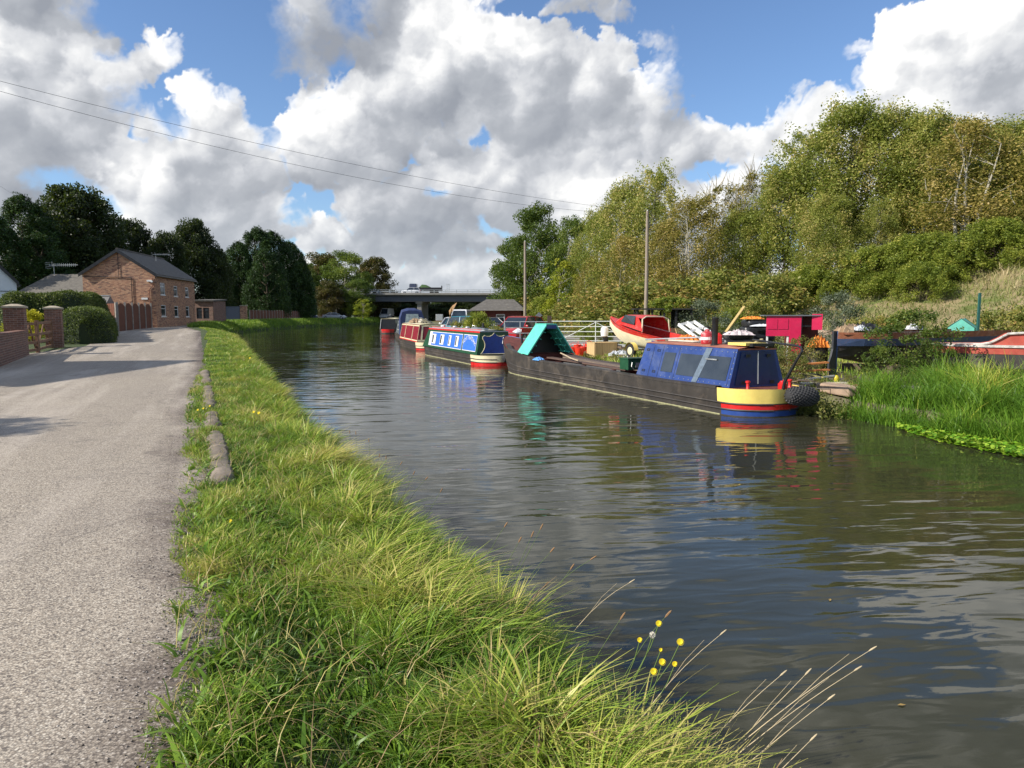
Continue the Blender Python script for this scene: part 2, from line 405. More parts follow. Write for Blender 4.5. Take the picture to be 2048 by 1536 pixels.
    def lam(Z, g):
        gy, gx = np.gradient(Z, de, daz)
        n = 1 / np.sqrt(1 + (gx * g) ** 2 + (gy * g) ** 2); L = np.array([-.5, .62, .60])
        return (-gx * g * L[0] - gy * g * L[1] + L[2]) * n
    Ls, Lb, Lbb = lam(Hs, .55), lam(Hb, 1.0), lam(Hbb, 1.6)
    Ls, Lb, Lbb, S, B, C = [rs(x) for x in (Ls, Lb, Lbb, S, B, C)]
    hole = np.zeros_like(H); Ah = A + .035 * w1 + .012 * w2; Eh = E_ + .03 * w2 - .01 * w1
    for px, py, rx, ry, a_ in HOLES:
        p = px_azel(px, py); hole = np.maximum(hole, a_ * np.exp(-(((Ah - p[0]) / (rx / F)) ** 2 + ((Eh - p[1]) / (ry / F)) ** 2) * .8))
    fine = _fbm(u * 5, v * 5, 6, 33, .62)
    cov = C + .30 * fine * (1.1 - C) - hole * (.9 + .3 * w1)
    dens = np.clip((cov - .03) / .56, 0, 1); dens = dens * dens * (3 - 2 * dens)
    soft_edge = np.clip(1 - (cov - .06) / .55, 0, 1)
    m1 = _fbm(A * 6 + w1 * .5, E_ * 9 + w2 * .5, 5, 133, .5); m2 = _fbm(A * 18 + w2, E_ * 24 + w1, 5, 143, .5)
    lit = .295 + .50 * S + .12 * B + .20 * (Ls - .55) + .34 * (Lb - .55) + .60 * (Lbb - .5) + .06 * fine + soft_edge * (.18 + .20 * S) + .50 * m1 + .42 * m2
    lit = np.where(lit < .3, .3 + (lit - .3) * .55, lit); lit = np.clip(lit, 0, 1)
    xs = np.array([0, .25, .5, .75, 1.0]); T = np.array([[.33, .355, .405], [.45, .475, .52], [.62, .64, .68], [.84, .85, .865], [1.12, 1.11, 1.09]])
    col = np.stack([np.interp(lit, xs, T[:, i]) for i in range(3)], -1)
    hz = (np.clip(1 - E_ / .15, 0, 1)[..., None]) * .4
    col = col * (1 - hz) + np.array([.56, .64, .72]) * hz
    return A, E_, col, dens
#BUILD
def grid_faces(nx, ny, off=0):
    i = np.arange(nx - 1); j = np.arange(ny - 1); I, J = np.meshgrid(i, j); a = (J * nx + I).ravel() + off
    return np.stack([a, a + 1, a + nx + 1, a + nx], 1)
def build_sky():
    Rd = 3200.0; a1 = .86; e0, e1 = -.02, .62
    A, E_, col, dens = make_clouds(-a1, a1, e0, e1, 1400, 520)
    fade = np.clip((a1 - np.abs(A)) / .08, 0, 1) * np.clip((e1 - E_) / .08, 0, 1)
    def low(A, E_):
        X = np.cos(E_) * np.sin(A); Y = np.cos(E_) * np.cos(A); Z = np.sin(E_); k = 1 / (np.abs(Z) + .4)
        f = _fbm(X * k * 2.2 + 3, Y * k * 2.2, 6, 7); d = np.clip((f + .02) / .2, 0, 1)
        sd = X * SUN_DIR.x + Y * SUN_DIR.y + Z * SUN_DIR.z
        d = d * np.clip((.955 - sd) / .05, 0, 1)
        li = np.clip(.55 + _fbm(X * k * 4, Y * k * 4, 5, 77) * 1.3, 0, 1)[..., None]
        return np.array([.33, .36, .42]) * (1 - li) + np.array([.92, .93, .94]) * li, d
    cl, dl = low(A, E_)
    col = col * fade[..., None] + cl * (1 - fade[..., None]); dens = dens * fade + dl * (1 - fade)
    ax = np.linspace(a1, 2 * math.pi - a1, 200); ex = np.linspace(e0, e1, 60); A2, E2 = np.meshgrid(ax, ex)
    ax3 = np.linspace(0, 2 * math.pi, 260); ex3 = np.linspace(e1, math.pi / 2 - .002, 60); A3, E3 = np.meshgrid(ax3, ex3)
    V = []; Fc = []; Cc = []; off = 0
    for (a_, e_, c_, d_) in ((A, E_, col, dens), (A2, E2) + low(A2, E2), (A3, E3) + low(A3, E3)):
        v = np.stack([np.cos(e_) * np.sin(a_), np.cos(e_) * np.cos(a_), np.sin(e_)], -1).reshape(-1, 3) * Rd
        V.append(v); Fc.append(grid_faces(a_.shape[1], a_.shape[0], off)); off += len(v)
        Cc.append(np.concatenate([c_, d_[..., None]], -1).reshape(-1, 4))
    V = np.concatenate(V); V[:, 2] += EYE; Fc = np.concatenate(Fc); Cc = np.concatenate(Cc)
    m = bpy.data.materials.new("cloud_cover"); m.use_nodes = True; t = NT(m.node_tree); m.node_tree.nodes.clear()
    at = t.new('ShaderNodeAttribute'); at.attribute_name = 'cloud'
    em = t.new('ShaderNodeEmission'); t.put(em.inputs[0], at.outputs['Color']); em.inputs[1].default_value = CLOUD_GAIN
    tr = t.new('ShaderNodeBsdfTransparent'); mx = t.new('ShaderNodeMixShader'); t.put(mx.inputs[0], at.outputs['Alpha'])
    out = t.new('ShaderNodeOutputMaterial'); t.l.new(tr.outputs[0], mx.inputs[1]); t.l.new(em.outputs[0], mx.inputs[2]); t.l.new(mx.outputs[0], out.inputs[0])
    m.cycles.emission_sampling = 'NONE'
    o = np_mesh("sky", V, Fc, m)
    a = o.data.attributes.new("cloud", 'FLOAT_COLOR', 'POINT'); a.data.foreach_set("color", np.clip(Cc, 0, 4).astype(np.float32).ravel())
    tag(o, kind="structure")
CLOUD_GAIN = .70
build_sky()
# ---------------------------------------------------------------- lie of the land
YL = [-40, 0, 3.03, 8, 13, 20.4, 31.6, 56, 66.3, 84, 99, 124, 153, 178, 230, 300, 3000]
XL = [15.2, 1.78, .60, -1.55, -3.75, -6.66, -11.2, -21, -26.2, -32.4, -34.4, -36.3, -33, -28.8, -20, 0, 600]
YR = [-40, 0, 12.6, 16.4, 20, 40, 57, 84, 110, 150, 178, 230, 300, 3000]
XR = [30.5, 14.4, 9.05, 7.6, 6.0, -2.3, -8.6, -12.0, -13, -20, -22.8, -12, 8, 640]
xl = lambda y: np.interp(y, YL, XL)
xr = lambda y: np.interp(y, YR, XR)
hL = lambda y: .75 + np.clip((np.asarray(y) - 20) * .0065, 0, .45)
TOE_Y = [-20, 20, 34, 48, 75, 110, 170, 400]; TOE_X = [34, 27, 23.5, 13.2, 10.5, 9, 12, 40]
toe = lambda y: np.interp(y, TOE_Y, TOE_X)
def height(x, y):
    x = np.asarray(x, float); y = np.asarray(y, float)
    l = xl(y); r = xr(y); dl = l - x; dr = x - r
    zl = np.interp(dl, [-.4, 0, .10, .34, .72, 1.3, 1.8], [-1.2, -.12, .26, .45, .62, .72, .75]) + (hL(y) - .75) * np.clip(dl / 1.8, 0, 1)
    zr = np.interp(dr, [-.3, 0, .1, .5, 3], [-1.2, -.12, .34, .46, .55])
    s = (x - toe(y)) * .8
    zr = zr + np.where(dr > 0, np.interp(s, [0, 1.2, 3.5, 7, 11, 16, 30], [0, .85, 1.5, 2.7, 4.3, 5.3, 5.8]), 0)
    zr = zr + .06 * np.sin(x * 1.3 + y * .7) * np.clip(dr / 3, 0, 1) + .1 * np.sin(x * .5 - y * .33) * np.clip(s / 6, 0, 1)
    return np.where(dl >= dr, zl, zr)
gz = lambda x, y: float(height(x, y))

cl_ = [0, .05, .12, .25, .45, .7, 1, 1.4, 1.8, 2.2, 2.5, 3, 3.6, 4.5, 6, 8, 10, 13, 16, 20, 26, 34, 44, 60, 80, 110, 150, 220, 400, 900, 2500]
cr_ = [0, .05, .1, .25, .5, 1, 1.6, 2.3, 3] + list(np.arange(4, 60, 1.3)) + [64, 70, 80, 100, 140, 200, 320, 600, 1200, 2500]
rows = np.concatenate([np.arange(-30, 0, 2.0), np.arange(0, 22, .35), np.arange(22, 70, 1.0), np.arange(70, 200, 2.5), np.arange(200, 400, 15), [420, 500, 700, 1000, 1600, 2600]])
X = []; 
for y in rows:
    l, r = float(xl(y)), float(xr(y))
    X.append([l - d for d in cl_[::-1]] + [l + .4, (l + r) / 2, r - .3] + [r + d for d in cr_])
X = np.array(X); Yg = np.repeat(rows[:, None], X.shape[1], 1); Z = height(X, Yg)
zone = np.where(X < (xl(Yg) + xr(Yg)) / 2, 0.0, np.clip(1 + (X - toe(Yg)) * .25, 1, 2))
m, t, b, o_ = new_mat("earth_and_turf")
geo = t.new('ShaderNodeNewGeometry').outputs['Position']
at = t.new('ShaderNodeAttribute'); at.attribute_name = 'zone'; zn = at.outputs['Fac']
n1 = t.noise(geo, .6, 6, .65); n2 = t.noise(geo, 7, 5, .7); n3 = t.noise(geo, 40, 3, .7)
turf = t.ramp(n2, [(.25, (.018, .028, .008)), (.5, (.05, .075, .018)), (.75, (.10, .12, .03))])
yard = t.ramp(n2, [(.25, (.06, .05, .035)), (.5, (.13, .11, .075)), (.75, (.22, .19, .13))])
yard = t.mix(t.mr(n1, .42, .58, 0, 1), yard, t.ramp(n3, [(.3, (.07, .10, .02)), (.7, (.20, .20, .06))]))
straw = t.ramp(n3, [(.25, (.14, .11, .05)), (.5, (.28, .22, .11)), (.75, (.40, .33, .17))])
straw = t.mix(t.mr(n1, .45, .60, 0, 1), straw, t.ramp(n2, [(.3, (.08, .11, .02)), (.7, (.17, .20, .05))]))
c = t.mix(t.mr(zn, 0, 1), turf, yard); c = t.mix(t.mr(zn, 1.0, 1.5), c, straw)
t.put(b.inputs['Base Color'], c); b.inputs['Roughness'].default_value = .95
bump(t, b, t.math('ADD', n2, t.math('MULTIPLY', n3, .5)), .8, .05)
V = np.stack([X, Yg, Z], -1).reshape(-1, 3)
gr = np_mesh("ground", V, grid_faces(X.shape[1], X.shape[0]), m, smooth=True)
a = gr.data.attributes.new("zone", 'FLOAT', 'POINT'); a.data.foreach_set("value", zone.astype(np.float32).ravel())
tag(gr, kind="structure")

# ---------------------------------------------------------------- lane (path) of chip-and-tar
PY = [-12, 0, 10, 19.6, 27, 33, 48, 62, 78, 106, 130, 170]; PXL = [-6, -9, -11.2, -14.2, -18.2, -19.4, -26.6, -33, -34.6, -43, -45.5, -46]
pl = lambda y: np.interp(y, PY, PXL)
pr = lambda y: xl(y) - np.interp(y, [0, 6, 13, 20, 35, 60, 80, 120], [2.02, 2.04, 2.1, 2.12, 2.6, 3.3, 4.0, 4.2])
prow = np.concatenate([np.arange(-12, 30, .25), np.arange(30, 172, 1.0)])
edge_n = np.array([.10 * math.sin(y * 2.1) + .06 * math.sin(y * 5.3 + 1) + .05 * math.sin(y * 11.7) for y in prow])
tt = np.array([0, .1, .25, .4, .55, .65, .72, .78, .83, .87, .91, .94, .97, 1.0])
a_ = pl(prow)[:, None]; bb_ = (pr(prow) + .26 + edge_n * np.clip(1 - prow / 60, .3, 1))[:, None]
Xp = a_ + (bb_ - a_) * tt[None, :]; Yp = np.repeat(prow[:, None], len(tt), 1)
Zp = hL(Yp) + .012 + .02 * np.sin(tt * math.pi)[None, :]; Zp[:, -1] -= .02
m, t, b, o_ = new_mat("chip_and_tar")
geo = t.new('ShaderNodeNewGeometry').outputs['Position']
at = t.new('ShaderNodeAttribute'); at.attribute_name = 'edge'
vor = t.new('ShaderNodeTexVoronoi'); t.put(vor.inputs['Vector'], geo); vor.inputs['Scale'].default_value = 105
wnc = t.sep(vor.outputs['Color'])[0]
chips = t.ramp(wnc, [(.0, (.11, .092, .078)), (.2, (.37, .305, .23)), (.6, (.53, .455, .355)), (.85, (.63, .55, .435)), (1.0, (.77, .69, .56))])
n1 = t.noise(geo, .45, 5, .6); n2 = t.noise(geo, 3.5, 6, .65); n4 = t.noise(t.vmath('MULTIPLY', geo, (1, .25, 1)), 1.3, 4, .6)
c = t.mix(t.mr(n1, .35, .65, .0, .3), chips, (.30, .26, .225))
c = t.mix(t.mr(n2, .55, .8, 0, .35), c, (.12, .105, .10))
c = t.mix(t.mr(vor.outputs['Distance'], .35, .62, 0, .55), c, (.06, .052, .05))
e2 = t.math('ADD', at.outputs['Fac'], t.math('MULTIPLY', t.math('SUBTRACT', n2, .5), .5))
c = t.mix(t.mr(e2, .48, .86, 0, .85), c, t.ramp(wnc, [(.3, (.055, .038, .03)), (.9, (.15, .11, .09)), (1., (.4, .36, .33))]))
mp_ = t.new('ShaderNodeMapping'); t.put(mp_.inputs['Vector'], geo); mp_.inputs['Rotation'].default_value = (0, 0, R(-23))
wt2 = t.noise(t.vmath('MULTIPLY', mp_.outputs[0], (1.5, .12, 1)), .9, 4, .6, dist=.3)
c = t.mix(t.mr(wt2, .50, .72, 0, .42), c, (.66, .58, .49))
pt_ = t.noise(geo, 1.1, 5, .7, dist=1.2)
c = t.mix(t.mr(pt_, .60, .68, 0, .38), c, (.16, .135, .115))
crk = t.new('ShaderNodeTexVoronoi'); crk.feature = 'DISTANCE_TO_EDGE'; t.put(crk.inputs['Vector'], t.vmath('ADD', geo, t.vmath('SCALE', t.noise(geo, 1.5, 4, .6, out='Color'), .9))); crk.inputs['Scale'].default_value = .55
c = t.mix(t.math('MULTIPLY', t.mr(crk.outputs['Distance'], .0, .012, .5, 0), t.mr(n1, .45, .6, 0, 1)), c, (.06, .05, .045))
t.put(b.inputs['Base Color'], c); b.inputs['Roughness'].default_value = .92
bump(t, b, t.math('ADD', t.math('MULTIPLY', wnc, .6), t.math('MULTIPLY', n2, 1.2)), .7, .012)
V = np.stack([Xp, Yp, Zp], -1).reshape(-1, 3)
pa = np_mesh("path", V, grid_faces(Xp.shape[1], Xp.shape[0]), m, smooth=True)
ed = np.clip(1 - (bb_ - Xp) / 1.3, 0, 1)
a = pa.data.attributes.new("edge", 'FLOAT', 'POINT'); a.data.foreach_set("value", ed.astype(np.float32).ravel())
tag(pa, kind="structure")
# loose grit and dead leaves scattered along the lane edge
k = 5200; yy = 1.6 + rng.random(k) ** 1.7 * 22; xx = pr(yy) - np.abs(rng.normal(0, .30, k)) + .12
s_ = rng.uniform(.002, .006, k); zz = hL(yy) + .02
base = np.array([[-1, -1, 0], [1, -1, 0], [0, 1, 0], [0, 0, 1.2]], float)
ang = rng.uniform(0, 6.28, k); ca, sa = np.cos(ang), np.sin(ang)
vx = (base[None, :, 0] * ca[:, None] - base[None, :, 1] * sa[:, None]) * s_[:, None] + xx[:, None]
vy = (base[None, :, 0] * sa[:, None] + base[None, :, 1] * ca[:, None]) * s_[:, None] + yy[:, None]
vz = base[None, :, 2] * s_[:, None] + zz[:, None] - .004
ff = (np.arange(k) * 4)[:, None, None] + np.array([[0, 1, 3], [1, 2, 3], [2, 0, 3], [0, 2, 1]])[None]
gm = leafmat("grit_stone", [(0, (.05, .045, .04)), (.5, (.22, .19, .17)), (1, (.5, .46, .42))], trans=0, rough=.9)
g_ = np_mesh("gravel", np.stack([vx, vy, vz], -1).reshape(-1, 3), ff.reshape(-1, 3), gm, rnd=np.repeat(rng.random(k), 4), k=3)
tag(g_, kind="stuff", label="loose grit along the grassy edge of the lane", cat="gravel")

# yard hardstanding behind the boats
m = paint("worn_asphalt", (.24, .22, .20), rough=.95, var=.2, scale=1.2, dirt=(.14, .12, .09), bmp=.4, fine=30)
mb = MB()
yy = [36, 41, 46, 52, 60, 70, 82, 96]; lx = [.5, 1.0, 1.8, 2.6, 1.5, -1, -3, -6]; rx_ = [5.0, 6.0, 7.0, 8.2, 7.5, 7.0, 6.0, 3.0]
rings = [[(l + (r - l) * q / 6, y, gz(l + (r - l) * q / 6, y) + .05) for q in range(7)] for y, l, r in zip(yy, lx, rx_)]
mb.loft(rings); tag(mb.build("road", m, smooth=True), kind="structure")
# mown field on the left far side
# ---------------------------------------------------------------- water
m, t, b, o_ = new_mat("canal_water")
geo = t.new('ShaderNodeNewGeometry').outputs['Position']
rot = t.new('ShaderNodeMapping'); t.put(rot.inputs['Vector'], geo); rot.inputs['Rotation'].default_value = (0, 0, R(-8)); p = rot.outputs[0]
patch = t.noise(t.vmath('MULTIPLY', p, (.10, .16, 1)), 1.0, 3, .5)
calm = t.mr(patch, .40, .60, .25, 1.0, smooth=True)
yy_ = t.sep(geo)[1]
neary = t.mr(yy_, 5, 14, .35, 1.0)
big = t.noise(t.vmath('MULTIPLY', p, (.55, 1.5, 1)), 1.0, 1.5, .35, dist=.7)
mid = t.noise(t.vmath('MULTIPLY', p, (1.1, 3.6, 1)), 1.5, 1.5, .4, dist=.5)
fin = t.noise(t.vmath('MULTIPLY', p, (2.0, 5.0, 1)), 5.5, 3, .55)
h = t.math('ADD', t.math('MULTIPLY', big, 1.3), t.math('MULTIPLY', t.math('MULTIPLY', mid, .60), calm))
h = t.math('ADD', h, t.math('MULTIPLY', t.math('MULTIPLY', fin, .045), t.math('MULTIPLY', calm, neary)))
b.inputs['Roughness'].default_value = .01; b.inputs['IOR'].default_value = 1.36
mur = t.noise(geo, .35, 4, .6)
t.put(b.inputs['Base Color'], t.ramp(mur, [(.3, (.026, .028, .015)), (.7, (.042, .040, .021))]))
bump(t, b, h, 1.0, .019)
rows_w = np.concatenate([np.arange(-25, 60, 2.5), np.arange(60, 320, 8)])
mb = MB(); mb.loft([[(float(xl(y)) - .3, y, 0), ((float(xl(y)) + float(xr(y))) / 2, y, 0), (float(xr(y)) + .3, y, 0)] for y in rows_w])
wo = mb.build("water", m, smooth=True); tag(wo, kind="structure")
# ---------------------------------------------------------------- grass
def blades(name, P, Hh, Wd, ld, lean, rnd, mat, seg=3, parent=None, droop=.5):
    N = len(P); P = np.asarray(P); T = np.linspace(0, 1, seg + 1)
    wa = rng.uniform(0, 2 * np.pi, N); wd = np.stack([np.cos(wa), np.sin(wa), np.zeros(N)], 1)
    L = []
    for i, t_ in enumerate(T):
        off = ld * (Hh * lean * t_ ** 1.7)[:, None]
        z = Hh * (t_ - droop * lean * t_ ** 2.4 * .75)
        c = P + np.concatenate([off, z[:, None]], 1)
        if i < seg:
            ww = (Wd * (1 - .75 * t_ ** 1.5) * .5)[:, None] * wd; L += [c - ww, c + ww]
        else:
            ww = (Wd * .06)[:, None] * wd; L += [c - ww, c + ww]
    V = np.stack(L, 1).reshape(-1, 3); n = 2 * (seg + 1)
    b0 = (np.arange(N) * n)[:, None, None]
    Fq = np.array([[2 * i, 2 * i + 1, 2 * i + 3, 2 * i + 2] for i in range(seg)])[None] + b0
    return np_mesh(name, V, Fq.reshape(-1, 4), mat, rnd=np.repeat(np.clip(rnd, 0, 1), seg), parent=parent)
GR = leafmat("meadow_grass", [(0, (.045, .095, .016)), (.3, (.12, .23, .026)), (.55, (.24, .37, .042)), (.75, (.42, .48, .075)), (.88, (.60, .52, .17)), (1, (.36, .24, .13))], trans=.3, rough=.42)
GR_S = leafmat("short_turf", [(0, (.03, .065, .012)), (.4, (.07, .13, .02)), (.75, (.15, .21, .035)), (1, (.32, .30, .11))], trans=.3, rough=.5)
def pert(x, y, s, seed): return _perlin(np.asarray(x) * s, np.asarray(y) * s, seed)
def verge(y0, y1, dens, width, hmul, seg, tuft=.22):
    Y = []; N = int(dens * (y1 - y0) * 2.45)
    y = rng.uniform(y0, y1, N); d = rng.uniform(-.04, 2.15 + .8 * min(1, max(0, (y0 - 30) / 30)), N)
    x = xl(y) - d
    # tufts: pull each root towards its tuft centre
    tx = np.floor(x / tuft); ty = np.floor(y / tuft); hh = (np.sin(tx * 127.1 + ty * 311.7) * 43758.5); hh -= np.floor(hh); h2 = (np.sin(tx * 269.5 + ty * 183.3) * 43758.5); h2 -= np.floor(h2)
    cx = (tx + .2 + .6 * hh) * tuft; cy = (ty + .2 + .6 * h2) * tuft
    pull = rng.uniform(.25, .9, N) * (d < 1.2) * .85
    x2 = x + (cx - x) * pull; y2 = y + (cy - y) * pull; d2 = xl(y2) - x2
    z = height(x2, y2) - .01
    edge = (pr(y2) + .10 * np.sin(y2 * 2.1) + .16 * pert(x2, y2, 3.1, 3) - x2)      # >0 means over the lane
    long_ = np.clip((1.35 - d2) / .8, 0, 1)
    n_lo = pert(x2, y2, .8, 5); n_hi = pert(x2, y2, 2.4, 9)
    Hh = (.10 + .21 * long_ * (.50 + .95 * hh) + .05 * n_lo) * rng.uniform(.55, 1.25, N) * (1 + .4 * n_hi) * hmul
    Hh = np.where(edge > -.12, Hh * .5, Hh)
    outx = x2 - cx; outy = y2 - cy; ol = np.hypot(x - cx, y - cy) + 1e-5
    comb_a = -.25 + 3.2 * pert(x2, y2, .9, 15)
    lx = (x - cx) / ol * .7 + np.cos(comb_a) * (.25 + .28 * long_) + rng.normal(0, .42, N); ly = (y - cy) / ol * .7 + np.sin(comb_a) * (.25 + .28 * long_) + rng.normal(0, .42, N)
    ll = np.hypot(lx, ly) + 1e-5; ld = np.stack([lx / ll, ly / ll], 1)
    lean = np.clip(rng.normal(.62, .25, N) + .42 * long_ * (.6 + .6 * n_lo), .1, 1.5)
    rnd = .39 + .10 * long_ + .26 * n_hi + .36 * n_lo + (hh - .5) * .40 + rng.normal(0, .13, N)
    dry = rng.random(N) < .075 + .06 * np.clip(pert(x2, y2, .9, 25) * 3, 0, 1); rnd = np.where(dry, rng.uniform(.84, 1.0, N), np.minimum(rnd, .86))
    keep = (edge < .03 + .10 * rng.random(N)) & ~((edge > -.18) & (rng.random(N) < .22)) & (pert(x2, y2, 2.0, 45) + .55 * long_ + rng.random(N) * .6 > -.22)
    # leave the coping stones clear
    for (sx, sy, ex, ey) in COPING:
        L2 = (ex - sx) ** 2 + (ey - sy) ** 2; tq = ((x2 - sx) * (ex - sx) + (y2 - sy) * (ey - sy)) / L2
        dd = np.hypot(x2 - sx - tq * (ex - sx), y2 - sy - tq * (ey - sy))
        keep &= ~((tq > -.02) & (tq < 1.02) & (dd < .075))
    k = keep
    return blades_args(np.stack([x2, y2, z], 1)[k], Hh[k], width * rng.uniform(.6, 1.3, k.sum()) * (1 + .3 * long_[k]), ld[k], lean[k], rnd[k], seg)
def blades_args(P, H_, W_, ld, lean, rnd, seg): return (P, H_, W_, ld, lean, rnd, seg)
_cp = lambda a, b: (lambda p, q: (p.x, p.y, q.x, q.y))(G(*a, .84), G(*b, .84))
COPING = [_cp((446, 950), (428, 856)), _cp((426, 845), (421, 822)), _cp((419, 806), (414, 768)), _cp((413, 760), (409, 738))]
def ground_cover(n, y0, y1):
    # dead thatch lying flat and broad weed leaves between the tussocks
    y = y0 + (y1 - y0) * rng.random(n) ** 1.4; d = rng.uniform(.0, 2.1, n); x = xl(y) - d; a = rng.uniform(0, 6.28, n); br = rng.random(n) < .68; cl = pert(x, y, 2.2, 77)
    k = (pr(y) - x < .05) & (cl > -.05) | (rng.random(n) < .25) & (pr(y) - x < 0)
    Hh = np.where(br, rng.uniform(.07, .15, n), rng.uniform(.12, .30, n)); Wd = np.where(br, rng.uniform(.016, .030, n), .0042); ln = np.where(br, rng.uniform(.8, 1.4, n), rng.uniform(1.1, 1.35, n)); rd = np.where(br, rng.uniform(.15, .5, n), rng.uniform(.86, 1.0, n))
    z = height(x, y) + np.where(br, 0.0, rng.uniform(.02, .10, n))
    return (np.stack([x, y, z], 1)[k], Hh[k], Wd[k], np.stack([np.cos(a), np.sin(a)], 1)[k], ln[k], rd[k], 3)
parts_ = [ground_cover(11000, 1.3, 16), verge(1.2, 5.0, 7200, .0095, 1.0, 4, .17), verge(5.0, 10, 4200, .0105, 1.0, 3, .25), verge(10, 20, 2000, .013, 1.0, 3, .32), verge(20, 40, 620, .018, .95, 2, .45), verge(40, 72, 300, .03, .9, 2, .7)]
grass_objs = []
for i, a in enumerate(parts_):
    o = blades("grass", a[0], a[1], a[2], a[3], a[4], a[5], GR, seg=a[6])
    grass_objs.append(o)
def far_strip(y0, y1, d0, d1, n, h, wdt, side='L', mat=None, rb=.4):
    y = rng.uniform(y0, y1, n); d = rng.uniform(d0, d1, n); x = (xl(y) - d) if side == 'L' else (xr(y) + d)
    z = height(x, y) - .02; a = rng.uniform(0, 6.28, n)
    return (np.stack([x, y, z], 1), h * rng.uniform(.5, 1.3, n), wdt * rng.uniform(.6, 1.3, n), np.stack([np.cos(a), np.sin(a)], 1), rng.uniform(.1, .8, n), rb + .25 * pert(x, y, .35, 8) + rng.normal(0, .12, n), 2)
for a in (far_strip(68, 180, -.1, 3.6, 30000, .42, .075), far_strip(84, 210, 4, 34, 12000, .22, .14, rb=.6)):
    P_ = a[0]; kf = (P_[:, 0] < pl(P_[:, 1]) - 1.0) | (P_[:, 0] > pr(P_[:, 1]) - .1) | (P_[:, 1] > 150)
    grass_objs.append(blades("grass", a[0][kf], a[1][kf], a[2][kf], a[3][kf], a[4][kf], a[5][kf], GR, seg=2))
# right bank: rough yard grass, then the straw-coloured embankment
n = 52000; y = rng.uniform(9, 66, n); d = rng.exponential(7, n) + .2; x = xr(y) + d; nn = pert(x, y, .35, 18)
onroad = (y > 35) & (x > np.interp(y, [36, 41, 46, 52, 60, 70], [.3, .8, 1.6, 2.4, 1.3, -1]) - .2) & (x < np.interp(y, [36, 41, 46, 52, 60, 70], [5, 6, 7, 8.2, 7.5, 7.2]))
k = (nn + rng.random(n) * .6 > .12) & ~onroad
a = rng.uniform(0, 6.28, n); yg = (np.stack([x, y, height(x, y) - .02], 1)[k], (.22 * rng.uniform(.4, 1.5, n))[k], (.016 + .0007 * y)[k], np.stack([np.cos(a), np.sin(a)], 1)[k], rng.uniform(.1, .9, n)[k], (.55 + .5 * nn + rng.normal(0, .18, n))[k])
grass_objs.append(blades("grass", *yg, GR, seg=2))
STRAW = leafmat("dry_bank_grass", [(0, (.10, .12, .03)), (.3, (.20, .23, .06)), (.5, (.36, .32, .15)), (.8, (.52, .42, .24)), (1, (.34, .22, .13))], trans=.25, rough=.6)
n = 85000; y = rng.uniform(14, 95, n); s_ = rng.uniform(-1, 24, n); x = toe(y) + s_; nn = pert(x, y, .22, 28) + .5 * pert(x, y, .8, 29)
a = rng.uniform(0, 6.28, n); band = np.exp(-((s_ - 6.5) / 2.8) ** 2)
rr_ = np.clip(.52 + .55 * nn - .42 * band + rng.normal(0, .14, n), 0, 1)
so_ = blades("dry_grass", np.stack([x, y, height(x, y) - .03], 1), (.48 - .22 * band) * rng.uniform(.5, 1.5, n) * (1 + .5 * nn), .045 * rng.uniform(.5, 1.4, n), np.stack([np.cos(a), np.sin(a)], 1), rng.uniform(.1, .9, n), rr_, STRAW, seg=2)
tag(so_, "straw coloured rough grass covering the embankment below the trees", "dry grass", kind="stuff")
# join the turf pieces into one mass
import bmesh
def join(objs, name):
    vs = []; fs = []; rn = []; off = 0; m_ = objs[0].data.materials[0]
    for o in objs:
        me = o.data; v = np.empty(len(me.vertices) * 3, np.float32); me.vertices.foreach_get("co", v); l = np.empty(len(me.loops), np.int32); me.loops.foreach_get("vertex_index", l)
        r = np.empty(len(me.polygons), np.float32); me.attributes["rnd"].data.foreach_get("value", r)
        vs.append(v.reshape(-1, 3)); fs.append(l.reshape(-1, 4) + off); rn.append(r); off += len(me.vertices)
        bpy.data.objects.remove(o); bpy.data.meshes.remove(me)
    return np_mesh(name, np.concatenate(vs), np.concatenate(fs), m_, rnd=np.concatenate(rn))
tag(join(grass_objs, "grass"), "long green and yellow grass along both canal banks", "grass", kind="stuff")

# ---------------------------------------------------------------- leaves, crowns, trees
def leaf_quads(C_, size, rnd, droop=0.0, aspect=.5, upbias=.35):
    n = len(C_); a = rng.normal(0, 1, (n, 3)); a[:, 2] = a[:, 2] * .7 - droop; a /= np.linalg.norm(a, axis=1)[:, None]
    b_ = rng.normal(0, 1, (n, 3)); b_ -= (b_ * a).sum(1)[:, None] * a; b_ /= np.linalg.norm(b_, axis=1)[:, None] + 1e-9
    s = (size * rng.uniform(.6, 1.35, n))[:, None] * .5
    V = np.stack([C_ - a * s, C_ + b_ * s * aspect, C_ + a * s, C_ - b_ * s * aspect], 1).reshape(-1, 3)
    return V, np.arange(n * 4).reshape(n, 4)
def crown_points(clumps, per, spread=.55, flat=.8):
    """clumps: (M,4) x,y,z,r -> leaf centres massed towards the clump's rim"""
    M = len(clumps); N = M * per
    c = np.repeat(clumps, per, 0); d = rng.normal(0, 1, (N, 3)); d /= np.linalg.norm(d, axis=1)[:, None]
    r = c[:, 3] * rng.uniform(.1, 1.12, N) ** spread
    return c[:, :3] + d * r[:, None] * np.array([1, 1, flat]), np.repeat(rng.random(M), per)
BARK = wood("bark_brown", (.10, .075, .05), rough=.9, var=.4)
BARK_G = wood("bark_grey", (.24, .22, .18), rough=.9, var=.35)
BARK_P = wood("bark_pale", (.40, .37, .30), rough=.9, var=.25)
